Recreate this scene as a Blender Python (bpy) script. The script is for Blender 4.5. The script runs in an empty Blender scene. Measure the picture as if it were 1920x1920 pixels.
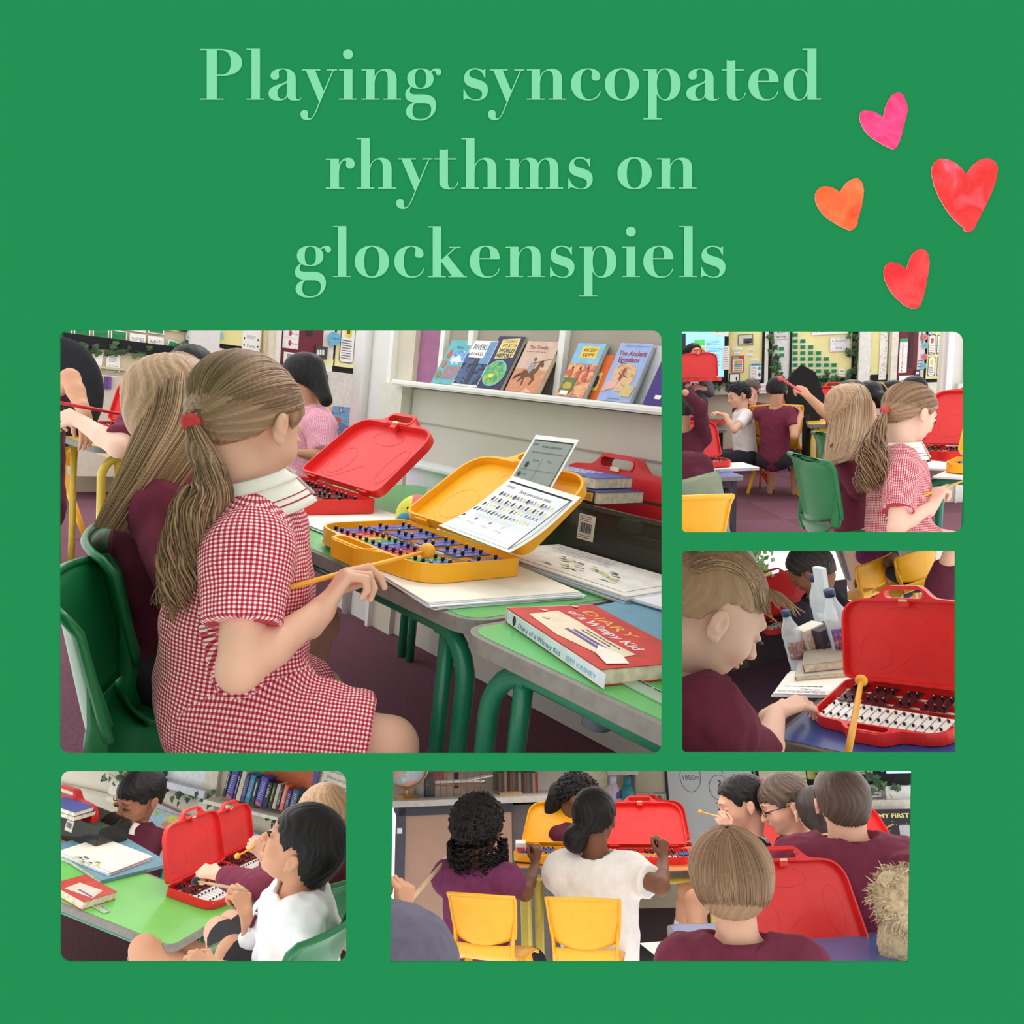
# A green display wall with five openings; behind each opening stands a piece of a school classroom.
import bpy, bmesh, math, random, os
import numpy as np
from mathutils import Vector, Matrix
from mathutils.geometry import tessellate_polygon
import openvdb

S = bpy.context.scene
COL = S.collection
PI = math.pi
random.seed(7)
# ---------------------------------------------------------------- camera, sky, exposure
F = 1400.0                       # focal length in pixels of the 1920 px frame
CAM = Vector((0, 0, 1.5))
cd = bpy.data.cameras.new('camera')
cd.sensor_width = 36; cd.lens = 36 * F / 1920; cd.clip_start = .05; cd.clip_end = 60
cam = bpy.data.objects.new('camera', cd)
COL.objects.link(cam)
cam.location = CAM; cam.rotation_euler = (PI / 2, 0, 0)
S.camera = cam
w = bpy.data.worlds.new('sky'); S.world = w; w.use_nodes = True
w.node_tree.nodes['Background'].inputs[0].default_value = (1, 1, 1, 1)
SKY = 1.55
w.node_tree.nodes['Background'].inputs[1].default_value = SKY
S.view_settings.view_transform = 'Standard'
S.view_settings.look = 'None'
S.view_settings.gamma = 1
S.view_settings.exposure = 0
S.view_settings.use_curve_mapping = False

def lin(c):
    return tuple((x / 255 / 12.92 if x / 255 <= .04045 else ((x / 255 + .055) / 1.055) ** 2.4) for x in c)

def area_lamp(name, loc, target, size, power, color=(1, 1, 1)):
    l = bpy.data.lights.new(name, 'AREA'); l.energy = power; l.size = size; l.color = color
    o = bpy.data.objects.new(name, l); COL.objects.link(o)
    o.location = loc
    o.rotation_euler = (Vector(target) - Vector(loc)).to_track_quat('-Z', 'Y').to_euler()
    return o
def panel_lamp(px, py, D, size, power, color=(1, .98, .95)):
    """added fill light lying edge-on under a partition; no real fixture hangs there"""
    n = Vector((0, -(py - 960) / F, -1)).normalized(); p = CAM + Vector(((px - 960) / F * D, D, -(py - 960) / F * D)) + n * .006
    return area_lamp('panel_lamp', p, p + n, size, power, color)
for a in ((1000, 1429, 2.4, .9, 3), (1200, 1429, 3.9, 1.3, 8), (1500, 1429, 3.0, .9, 4), (380, 1429, 2.5, .8, 3.2), (380, 1429, 3.6, .8, 3.2), (1540, 1015.5, 2.0, .6, 2.0), (1500, 1015.5, 1.5, .3, .4)): panel_lamp(*a)  # fills added only to brighten the middle right and lower rooms
sun = bpy.data.lights.new('sun', 'SUN'); sun.energy = 0.9; sun.angle = .35; sun.color = (1, .97, .92)
so = bpy.data.objects.new('sun', sun); COL.objects.link(so)
so.rotation_euler = Vector((-.25, -.55, -1)).to_track_quat('-Z', 'Y').to_euler()

# ---------------------------------------------------------------- materials
_mats = {}
def M(rgb, rough=.55, var=.06, scale=30., bump=0., metal=0., alpha=1., trans=0., emit=0., coat=0., rgb2=None, kind=None, bscale=None):
    """procedural material: base colour broken up by noise, optional second colour, bump, gloss"""
    key = (tuple(rgb), rough, var, scale, bump, metal, alpha, trans, emit, coat, tuple(rgb2) if rgb2 else None, kind, bscale)
    if key in _mats: return _mats[key]
    m = bpy.data.materials.new(f'm{len(_mats)}_{kind or "paint"}')
    m.use_nodes = True; nt = m.node_tree; N = nt.nodes; L = nt.links
    b = N['Principled BSDF']
    c = lin(rgb)
    c2 = lin(rgb2) if rgb2 else tuple(max(0, x * (1 - var * 2.2)) for x in c)
    c1 = c if rgb2 else tuple(min(1, x * (1 + var)) for x in c)
    tc = N.new('ShaderNodeTexCoord')
    if var > 0 or rgb2:
        no = N.new('ShaderNodeTexNoise'); no.inputs['Scale'].default_value = scale; no.inputs['Detail'].default_value = 3
        L.new(tc.outputs['Object'], no.inputs['Vector'])
        rp = N.new('ShaderNodeValToRGB')
        rp.color_ramp.elements[0].position = .3; rp.color_ramp.elements[1].position = .7
        rp.color_ramp.elements[0].color = (*c1, 1); rp.color_ramp.elements[1].color = (*c2, 1)
        L.new(no.outputs['Fac'], rp.inputs['Fac'])
        out = rp.outputs['Color']
        L.new(out, b.inputs['Base Color'])
    else:
        b.inputs['Base Color'].default_value = (*c, 1)
    if bump:
        nb = N.new('ShaderNodeTexNoise'); nb.inputs['Scale'].default_value = bscale or scale * 4
        L.new(tc.outputs['Object'], nb.inputs['Vector'])
        bp = N.new('ShaderNodeBump'); bp.inputs['Strength'].default_value = bump; bp.inputs['Distance'].default_value = .002
        L.new(nb.outputs['Fac'], bp.inputs['Height']); L.new(bp.outputs['Normal'], b.inputs['Normal'])
    b.inputs['Roughness'].default_value = rough
    b.inputs['Metallic'].default_value = metal
    b.inputs['Specular IOR Level'].default_value = .35
    if coat: b.inputs['Coat Weight'].default_value = coat
    if alpha < 1: b.inputs['Alpha'].default_value = alpha
    if trans: b.inputs['Transmission Weight'].default_value = trans; b.inputs['IOR'].default_value = 1.2
    if emit:
        b.inputs['Emission Color'].default_value = (*c, 1); b.inputs['Emission Strength'].default_value = emit
    _mats[key] = m
    return m

def M_attr(stops, rough=.5, spec=.3, sheen=0., subsurf=0.):
    """colour from the float attribute 'v' (strand, lips, weave) through a ramp of (pos, rgb)"""
    key = ('attr', tuple(stops), rough, spec, sheen)
    if key in _mats: return _mats[key]
    m = bpy.data.materials.new(f'm{len(_mats)}_ramp'); m.use_nodes = True
    N = m.node_tree.nodes; L = m.node_tree.links; b = N['Principled BSDF']
    at = N.new('ShaderNodeAttribute'); at.attribute_name = 'v'
    tc = N.new('ShaderNodeTexCoord'); no = N.new('ShaderNodeTexNoise'); no.inputs['Scale'].default_value = 60
    L.new(tc.outputs['Object'], no.inputs['Vector'])
    ad = N.new('ShaderNodeMath'); ad.operation = 'MULTIPLY_ADD'; ad.inputs[1].default_value = .16; 
    L.new(no.outputs['Fac'], ad.inputs[0]); L.new(at.outputs['Fac'], ad.inputs[2])
    su = N.new('ShaderNodeMath'); su.operation = 'SUBTRACT'; su.inputs[1].default_value = .08
    L.new(ad.outputs[0], su.inputs[0])
    rp = N.new('ShaderNodeValToRGB'); els = rp.color_ramp.elements
    while len(els) < len(stops): els.new(.5)
    for e, (p, c) in zip(els, stops): e.position = p; e.color = (*lin(c), 1)
    L.new(su.outputs[0], rp.inputs['Fac']); L.new(rp.outputs['Color'], b.inputs['Base Color'])
    b.inputs['Roughness'].default_value = rough; b.inputs['Specular IOR Level'].default_value = spec
    _mats[key] = m
    return m

def M_gingham(ca, cb, cc, size=.007):
    key = ('ging', ca, cb, cc, size)
    if key in _mats: return _mats[key]
    m = bpy.data.materials.new('gingham'); m.use_nodes = True
    N = m.node_tree.nodes; L = m.node_tree.links; b = N['Principled BSDF']
    uv = N.new('ShaderNodeUVMap'); uv.uv_map = 'UVMap'
    sp = N.new('ShaderNodeSeparateXYZ'); L.new(uv.outputs['UV'], sp.inputs[0])
    bands = []
    for o in ('X', 'Y'):
        d = N.new('ShaderNodeMath'); d.operation = 'DIVIDE'; d.inputs[1].default_value = size; L.new(sp.outputs[o], d.inputs[0])
        f = N.new('ShaderNodeMath'); f.operation = 'FRACT'; L.new(d.outputs[0], f.inputs[0])
        g = N.new('ShaderNodeMath'); g.operation = 'LESS_THAN'; g.inputs[1].default_value = .5; L.new(f.outputs[0], g.inputs[0])
        bands.append(g)
    s = N.new('ShaderNodeMath'); s.operation = 'ADD'; L.new(bands[0].outputs[0], s.inputs[0]); L.new(bands[1].outputs[0], s.inputs[1])
    h = N.new('ShaderNodeMath'); h.operation = 'MULTIPLY'; h.inputs[1].default_value = .5; L.new(s.outputs[0], h.inputs[0])
    rp = N.new('ShaderNodeValToRGB'); rp.color_ramp.interpolation = 'CONSTANT'; els = rp.color_ramp.elements
    els.new(.25); els[0].position = 0; els[1].position = .25; els[2].position = .75
    for e, c in zip(els, (ca, cb, cc)): e.color = (*lin(c), 1)
    L.new(h.outputs[0], rp.inputs['Fac']); L.new(rp.outputs['Color'], b.inputs['Base Color'])
    b.inputs['Roughness'].default_value = .85; b.inputs['Specular IOR Level'].default_value = .2
    _mats[key] = m
    return m

def M_art(cols, scale=9., rough=.5, seed=0., dist=1.5):
    """a blotchy printed picture or watercolour: ramp over warped noise"""
    key = ('art', tuple(cols), scale, rough, seed, dist)
    if key in _mats: return _mats[key]
    m = bpy.data.materials.new('print'); m.use_nodes = True
    N = m.node_tree.nodes; L = m.node_tree.links; b = N['Principled BSDF']
    tc = N.new('ShaderNodeTexCoord'); mp = N.new('ShaderNodeMapping'); mp.inputs['Location'].default_value = (seed, seed * .7, seed * 1.3)
    L.new(tc.outputs['Object'], mp.inputs['Vector'])
    no = N.new('ShaderNodeTexNoise'); no.inputs['Scale'].default_value = scale; no.inputs['Detail'].default_value = 5; no.inputs['Distortion'].default_value = dist
    L.new(mp.outputs[0], no.inputs['Vector'])
    rp = N.new('ShaderNodeValToRGB'); els = rp.color_ramp.elements
    n = len(cols)
    while len(els) < n: els.new(.5)
    for i, c in enumerate(cols): els[i].position = .3 + .4 * i / max(1, n - 1); els[i].color = (*lin(c), 1)
    L.new(no.outputs['Fac'], rp.inputs['Fac']); L.new(rp.outputs['Color'], b.inputs['Base Color'])
    b.inputs['Roughness'].default_value = rough; b.inputs['Specular IOR Level'].default_value = .25
    _mats[key] = m
    return m

# ---------------------------------------------------------------- meshes
class MB:
    """collects shapes in numpy form; build() links them as ONE mesh object"""
    def __init__(s): s.v = []; s.f = []; s.m = []; s.sm = []; s.mats = []; s.n = 0; s.uv = None; s.attr = None
    def mi(s, m):
        if m not in s.mats: s.mats.append(m)
        return s.mats.index(m)
    def add(s, vs, fs, m=None, smooth=False, T=None):
        vs = [Vector(v) for v in vs]
        if T is not None: vs = [T @ v for v in vs]
        k = s.mi(m) if m is not None else 0
        s.v.extend(vs); s.f.extend([tuple(i + s.n for i in f) for f in fs]); s.m.extend([k] * len(fs)); s.sm.extend([smooth] * len(fs)); s.n += len(vs)
        return s
    def box(s, c, d, m, T=None, bev=0):
        x, y, z = (Vector(d) / 2)
        if bev and bev < min(x, y, z):
            vs = []; 
            bm = bmesh.new(); bmesh.ops.create_cube(bm, size=1)
            for v in bm.verts: v.co = Vector((v.co.x * d[0], v.co.y * d[1], v.co.z * d[2]))
            bmesh.ops.bevel(bm, geom=bm.edges[:], offset=bev, segments=2, affect='EDGES')
            bm.verts.index_update()
            vs = [v.co + Vector(c) for v in bm.verts]; fs = [[v.index for v in f.verts] for f in bm.faces]; bm.free()
            return s.add(vs, fs, m, False, T)
        vs = [(c[0] + a * x, c[1] + b * y, c[2] + e * z) for a in (-1, 1) for b in (-1, 1) for e in (-1, 1)]
        return s.add(vs, [(0, 1, 3, 2), (4, 6, 7, 5), (0, 4, 5, 1), (2, 3, 7, 6), (0, 2, 6, 4), (1, 5, 7, 3)], m, False, T)
    def tube(s, pts, r, m, n=8, T=None, cap=True, closed=False, flat=1.):
        pts = [Vector(p) for p in pts]
        rs = r if isinstance(r, (list, tuple)) else [r] * len(pts)
        vs = []; up = None; N = len(pts)
        for i, p in enumerate(pts):
            t = (pts[min(i + 1, N - 1)] - pts[max(i - 1, 0)]) if not closed else (pts[(i + 1) % N] - pts[i - 1])
            t = t.normalized() if t.length > 1e-9 else Vector((0, 0, 1))
            if up is None: up = Vector((0, 0, 1)) if abs(t.z) < .9 else Vector((1, 0, 0))
            a = t.cross(up); a = a.normalized() if a.length > 1e-6 else t.orthogonal().normalized()
            b = a.cross(t); up = b
            for k in range(n):
                th = 2 * PI * k / n
                vs.append(p + (a * math.cos(th) + b * math.sin(th) * flat) * rs[i])
        fs = []
        for i in range(N - 1 + (1 if closed else 0)):
            j = (i + 1) % N
            for k in range(n): fs.append((i * n + k, i * n + (k + 1) % n, j * n + (k + 1) % n, j * n + k))
        if cap and not closed: fs.append(tuple(range(n - 1, -1, -1))); fs.append(tuple((N - 1) * n + k for k in range(n)))
        return s.add(vs, fs, m, True, T)
    def ball(s, c, r, m, T=None, n=12, squash=(1, 1, 1)):
        vs = [Vector(c) + Vector((0, 0, r * squash[2]))]; fs = []
        for i in range(1, n // 2):
            ph = PI * i / (n // 2)
            for k in range(n):
                th = 2 * PI * k / n
                vs.append(Vector(c) + Vector((r * squash[0] * math.sin(ph) * math.cos(th), r * squash[1] * math.sin(ph) * math.sin(th), r * squash[2] * math.cos(ph))))
        vs.append(Vector(c) - Vector((0, 0, r * squash[2])))
        for k in range(n): fs.append((0, 1 + k, 1 + (k + 1) % n))
        for i in range(n // 2 - 2):
            for k in range(n): a = 1 + i * n; fs.append((a + k, a + n + k, a + n + (k + 1) % n, a + (k + 1) % n))
        e = len(vs) - 1; a = e - n
        for k in range(n): fs.append((e, a + (k + 1) % n, a + k))
        return s.add(vs, fs, m, True, T)
    def plate(s, loops, z0, z1, m, T=None, mside=None):
        """closed prism over 2-D loops (later loops inside the first are holes)"""
        loops = [[(float(a), float(b)) for a, b in l] for l in loops]
        flat = [p for l in loops for p in l]
        tri = tessellate_polygon([[Vector((a, b, 0)) for a, b in l] for l in loops])
        n = len(flat)
        top = []
        for t in tri:
            a, b, c = (flat[i] for i in t)
            ar = (b[0] - a[0]) * (c[1] - a[1]) - (b[1] - a[1]) * (c[0] - a[0])
            top.append(tuple(t) if ar > 0 else tuple(reversed(t)))
        s.add([(a, b, z1) for a, b in flat], top, m, False, T)
        s.add([(a, b, z0) for a, b in flat], [tuple(reversed(t)) for t in top], mside or m, False, T)
        k = 0; vs = []; fs = []
        for li, l in enumerate(loops):
            q = len(l)
            ar = sum(l[i][0] * l[(i + 1) % q][1] - l[(i + 1) % q][0] * l[i][1] for i in range(q))
            if (ar < 0) == (li == 0): l = l[::-1]
            for i in range(q):
                a, b = l[i], l[(i + 1) % q]
                b0 = len(vs)
                vs += [(*a, z0), (*b, z0), (*b, z1), (*a, z1)]; fs.append((b0, b0 + 1, b0 + 2, b0 + 3))
        return s.add(vs, fs, mside or m, False, T)
    def shell(s, fn, nu, nv, th, m, T=None):
        """thick curved sheet over fn(u,v), u,v in 0..1"""
        P = [[Vector(fn(i / nu, j / nv)) for j in range(nv + 1)] for i in range(nu + 1)]
        Nn = [[None] * (nv + 1) for _ in range(nu + 1)]
        for i in range(nu + 1):
            for j in range(nv + 1):
                a = P[min(i + 1, nu)][j] - P[max(i - 1, 0)][j]; b = P[i][min(j + 1, nv)] - P[i][max(j - 1, 0)]
                c = a.cross(b); Nn[i][j] = c.normalized() if c.length > 1e-12 else Vector((0, 0, 1))
        A = [P[i][j] + Nn[i][j] * th / 2 for i in range(nu + 1) for j in range(nv + 1)]
        B = [P[i][j] - Nn[i][j] * th / 2 for i in range(nu + 1) for j in range(nv + 1)]
        q = len(A); w_ = nv + 1; fs = []
        for i in range(nu):
            for j in range(nv):
                a = i * w_ + j
                fs.append((a, a + w_, a + w_ + 1, a + 1)); fs.append((q + a, q + a + 1, q + a + w_ + 1, q + a + w_))
        for i in range(nu):
            a = i * w_; fs.append((a, q + a, q + a + w_, a + w_)); b = a + nv; fs.append((b, b + w_, q + b + w_, q + b))
        for j in range(nv):
            a = j; fs.append((a, a + 1, q + a + 1, q + a)); b = nu * w_ + j; fs.append((b, q + b, q + b + 1, b + 1))
        return s.add(A + B, fs, m, True, T)
    def build(s, name, parent=None, loc=None):
        me = bpy.data.meshes.new(name)
        me.from_pydata([tuple(v) for v in s.v], [], s.f)
        for m in s.mats: me.materials.append(m)
        if len(s.mats) > 1: me.polygons.foreach_set('material_index', s.m)
        me.polygons.foreach_set('use_smooth', s.sm)
        me.update()
        o = bpy.data.objects.new(name, me); COL.objects.link(o)
        if parent is not None: o.parent = parent
        if loc is not None: o.location = loc
        return o

def tag(o, label=None, cat=None, group=None, kind=None):
    if label: o['label'] = label
    if cat: o['category'] = cat
    if group: o['group'] = group
    if kind: o['kind'] = kind
    return o
def thing(name, label, cat, T=None, group=None):
    o = bpy.data.objects.new(name, None); COL.objects.link(o); o.empty_display_size = .05
    if T is not None: o.matrix_world = T
    return tag(o, label, cat, group)
def struct(o, label=None): return tag(o, label, kind='structure')
def copy_tree(o, parent=None):
    c = o.copy(); COL.objects.link(c)
    if parent is not None: c.parent = parent
    for ch in list(o.children): copy_tree(ch, c)
    return c
def relabel(o, label): o['label'] = label; return o

# ---------------------------------------------------------------- places: a point on a pixel's ray, and each classroom's own floor plane
def P(px, py, D): return CAM + Vector(((px - 960) / F * D, D, -(py - 960) / F * D))
class Room:
    """a classroom with its own level: roll in degrees, hd = how far above the axis its horizon passes (px), h = eye height"""
    def __init__(s, roll, hd, h, x0=960):
        r = math.radians(roll); n = Vector((math.sin(r), 0, math.cos(r))); t = math.atan(hd / F); Y = Vector((0, 1, 0))
        s.fwd = (Y * math.cos(t) + n * math.sin(t)).normalized(); s.up = (-Y * math.sin(t) + n * math.cos(t)).normalized()
        s.rt = s.fwd.cross(s.up).normalized(); s.h = h
        s.R = Matrix((s.rt, s.fwd, s.up)).transposed()
        s.Mx = Matrix.Translation(CAM) @ s.R.to_4x4() @ Matrix.Translation((0, 0, -h))
        s.inv = s.Mx.inverted()
    def w(s, x, y, z): return s.Mx @ Vector((x, y, z))
    def hit(s, px, py, z):
        """local point where the pixel's ray meets the level z above this room's floor"""
        d = s.R.transposed() @ (P(px, py, 1) - CAM)
        k = (z - s.h) / d.z
        return Vector((d.x * k, d.y * k, z))
    def D(s, px, py, z): return (s.Mx @ s.hit(px, py, z) - CAM).y
    def loc(s, px, py, D): return s.inv @ P(px, py, D)
    def T(s, x, y, z, rz=0, sc=1):
        return s.Mx @ Matrix.Translation((x, y, z)) @ Matrix.Rotation(rz, 4, 'Z') @ Matrix.Scale(sc, 4)
    def along(s, a, b, z, sc=1, flip=False):
        """frame standing at pixel a on level z with its x axis toward pixel b"""
        A = s.hit(*a, z); B = s.hit(*b, z); rz = math.atan2(B.y - A.y, B.x - A.x)
        return s.T(A.x, A.y, z, rz, sc), (B - A).length
def frameT(o, x, y):
    """frame from origin and two points giving x and y directions"""
    ex = (Vector(x) - Vector(o)).normalized(); ey0 = Vector(y) - Vector(o); ez = ex.cross(ey0).normalized(); ey = ez.cross(ex)
    return Matrix(((ex.x, ey.x, ez.x, o[0]), (ex.y, ey.y, ez.y, o[1]), (ex.z, ey.z, ez.z, o[2]), (0, 0, 0, 1)))

# ---------------------------------------------------------------- 2-D outlines
def path(s, n=8):
    """SVG-like path (M L C Z, absolute) -> list of loops"""
    for c in 'MLCZ': s = s.replace(c, f' {c} ')
    tk = s.split(); loops = []; cur = []; i = 0; cmd = ''
    while i < len(tk):
        if tk[i] in 'MLCZ': cmd = tk[i]; i += 1
        if cmd == 'Z':
            if cur: loops.append(cur)
            cur = []; continue
        if cmd in 'ML':
            cur.append((float(tk[i]), float(tk[i + 1]))); i += 2
            if cmd == 'M': cmd = 'L'
        elif cmd == 'C':
            q = [cur[-1]] + [(float(tk[i + 2 * k]), float(tk[i + 2 * k + 1])) for k in range(3)]; i += 6
            for k in range(1, n + 1):
                t = k / n; u = 1 - t
                cur.append(tuple(u ** 3 * q[0][d] + 3 * u * u * t * q[1][d] + 3 * u * t * t * q[2][d] + t ** 3 * q[3][d] for d in (0, 1)))
    out = []
    for l in loops:
        r = [l[0]]
        for p in l[1:]:
            if abs(p[0] - r[-1][0]) + abs(p[1] - r[-1][1]) > 1e-4: r.append(p)
        if abs(r[0][0] - r[-1][0]) + abs(r[0][1] - r[-1][1]) < 1e-4: r.pop()
        out.append(r)
    return out
def ellipse(cx, cy, rx, ry, n=28, p=2.):
    o = []
    for k in range(n):
        a = 2 * PI * k / n; c, s_ = math.cos(a), math.sin(a)
        o.append((cx + rx * math.copysign(abs(c) ** (2 / p), c), cy + ry * math.copysign(abs(s_) ** (2 / p), s_)))
    return o
def rrect(x0, y0, x1, y1, r, n=5):
    rs = r if isinstance(r, (list, tuple)) else [r] * 4   # bl br tr tl
    o = []
    for (cx, cy, a0), rr in zip(((x0, y0, PI), (x1, y0, 1.5 * PI), (x1, y1, 0), (x0, y1, .5 * PI)), rs):
        if rr <= 0: o.append((cx, cy)); continue
        ox = cx + rr if cx == x0 else cx - rr; oy = cy + rr if cy == y0 else cy - rr
        for k in range(n + 1):
            a = a0 + .5 * PI * k / n; o.append((ox + rr * math.cos(a), oy + rr * math.sin(a)))
    return o
def rectl(x0, y0, x1, y1): return [(x0, y0), (x1, y0), (x1, y1), (x0, y1)]

_txt = {}
def text_geo(body, shear=0., bold=0.):
    """(verts 2-D, faces, width) of a line of text, 1 unit high"""
    k = (body, shear, bold)
    if k in _txt: return _txt[k]
    cu = bpy.data.curves.new('t', 'FONT'); cu.body = body; cu.size = 1; cu.resolution_u = 2; cu.offset = bold; cu.shear = shear
    o = bpy.data.objects.new('t', cu); COL.objects.link(o)
    dg = bpy.context.evaluated_depsgraph_get(); me = o.evaluated_get(dg).to_mesh()
    vs = [(v.co.x, v.co.y) for v in me.vertices]; fs = [tuple(p.vertices) for p in me.polygons]
    o.evaluated_get(dg).to_mesh_clear(); bpy.data.objects.remove(o); bpy.data.curves.remove(cu)
    wd = max([v[0] for v in vs] + [.01])
    _txt[k] = (vs, fs, wd)
    return _txt[k]

class Sheet:
    """a printed board, book cover or paper: base slab of w x h x t with flat print laid on its +z face, origin at its lower left"""
    def __init__(s, w, h, t, mat, side=None, r=0, curve=None):
        s.mb = MB(); s.w = w; s.h = h; s.t = t; s.k = 0; s.curve = curve; s.side = side
        if mat is not None: s.mb.plate([rrect(0, 0, w, h, r) if r else rectl(0, 0, w, h)], 0, t, mat, mside=side)
    def z(s): s.k += 1; return s.t + .00022 * s.k
    def flat(s, loops, mat):
        z = s.z(); flat = [p for l in loops for p in l]
        tri = tessellate_polygon([[Vector((a, b, 0)) for a, b in l] for l in loops]); top = []
        for t in tri:
            a, b, c = (flat[i] for i in t)
            ar = (b[0] - a[0]) * (c[1] - a[1]) - (b[1] - a[1]) * (c[0] - a[0])
            top.append(tuple(t) if ar > 0 else tuple(reversed(t)))
        s.mb.add([(a, b, z) for a, b in flat], top, mat); return s
    def rect(s, x0, y0, x1, y1, mat): return s.flat([rectl(x0 * s.w, y0 * s.h, x1 * s.w, y1 * s.h)], mat)
    def rr(s, x0, y0, x1, y1, r, mat): return s.flat([rrect(x0 * s.w, y0 * s.h, x1 * s.w, y1 * s.h, r)], mat)
    def ell(s, cx, cy, rx, ry, mat, n=20): return s.flat([ellipse(cx * s.w, cy * s.h, rx * s.w, ry * s.h, n)], mat)
    def poly(s, pts, mat): return s.flat([[(a * s.w, b * s.h) for a, b in pts]], mat)
    def text(s, body, x0, y0, x1, mat, size=None, bold=0., shear=0., center=False):
        """text from x0 to x1 (fractions) with its baseline at y0; fitted in width"""
        vs, fs, wd = text_geo(body, shear, bold); sx = (x1 - x0) * s.w / wd; sy = (size * s.h if size else sx); z = s.z()
        s.mb.add([(x0 * s.w + a * sx, y0 * s.h + b * sy, z) for a, b in vs], fs, mat); return s
    def lines(s, x0, y0, x1, y1, n, mat, th=.35, jag=.2, seed=1):
        """n rows of small unreadable print"""
        rd = random.Random(seed); z = s.z(); dy = (y1 - y0) / n; vs = []; fs = []
        for i in range(n):
            y = y1 - dy * (i + .5); x = x0; xe = x1 - rd.random() * jag * (x1 - x0)
            while x < xe - .01:
                l = (.05 + .09 * rd.random()) * (x1 - x0); e = min(x + l, xe); b = len(vs)
                vs += [(x * s.w, (y - dy * th / 2) * s.h, z), (e * s.w, (y - dy * th / 2) * s.h, z), (e * s.w, (y + dy * th / 2) * s.h, z), (x * s.w, (y + dy * th / 2) * s.h, z)]
                fs.append((b, b + 1, b + 2, b + 3)); x = e + .02 * (x1 - x0)
        s.mb.add(vs, fs, mat); return s
    def done(s, name, T=None, parent=None, label=None, cat=None, group=None):
        if s.curve:
            s.mb.v = [Vector(s.curve(v)) for v in s.mb.v]
        o = s.mb.build(name, parent)
        if T is not None:
            if parent is None: o.matrix_world = T
            else: o.matrix_local = T
        return tag(o, label, cat, group)
# ================================================================ the green display wall, its title and the paper hearts
BD = .78     # the wall stands this far in front of the lens
PAN = dict(main=(111, 619, 1241, 1413), top=(1279, 621, 1808, 998), mid=(1279, 1033, 1792, 1411), low=(112, 1446, 649, 1804))
def bxy(px, py): return ((px - 960) / F * BD, -(py - 960) / F * BD)
def bl(pts): return [bxy(*p) for p in pts]
T_board = Matrix.Translation((0, BD, 1.5)) @ Matrix.Rotation(PI / 2, 4, 'X')
def holes():
    def rp(b, r):   # r: tl tr br bl
        x0, y0, x1, y1 = b; n = 6; o = []
        for (cx, cy, a0), q in zip(((x0, y0, PI), (x1, y0, 1.5 * PI), (x1, y1, 0), (x0, y1, .5 * PI)), r):
            if q <= 0: o.append((cx, cy)); continue
            ox = cx + q if cx == x0 else cx - q; oy = cy + q if cy == y0 else cy - q
            for k in range(n + 1): a = a0 + .5 * PI * k / n; o.append((ox + q * math.cos(a), oy + q * math.sin(a)))
        return bl(o)
    return [rp(PAN['main'], (17, 17, 17, 17)), rp(PAN['top'], (3, 20, 20, 8)), rp(PAN['mid'], (9, 0, 0, 9)), rp(PAN['low'], (19, 19, 19, 19)),
            bl([(737, 1446), (1710, 1446), (1703, 1804), (731, 1804)])]
mb = MB()
def paint(c):
    l = [x / SKY for x in lin(c)]; return tuple(255 * (12.92 * x if x < .0031308 else 1.055 * x ** (1 / 2.4) - .055) for x in l)
green = M(paint((36, 146, 84)), rough=.9, var=0.0)
for _m in (green,): _m.node_tree.nodes['Principled BSDF'].inputs['Specular IOR Level'].default_value = 0
mb.plate([bl([(-800, -400), (2720, -400), (2720, 2320), (-800, 2320)])] + holes(), -.002, 0, green)
o = mb.build('wall_front'); o.matrix_world = T_board
struct(o, 'green display wall with five window openings, a title and paper hearts')

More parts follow.
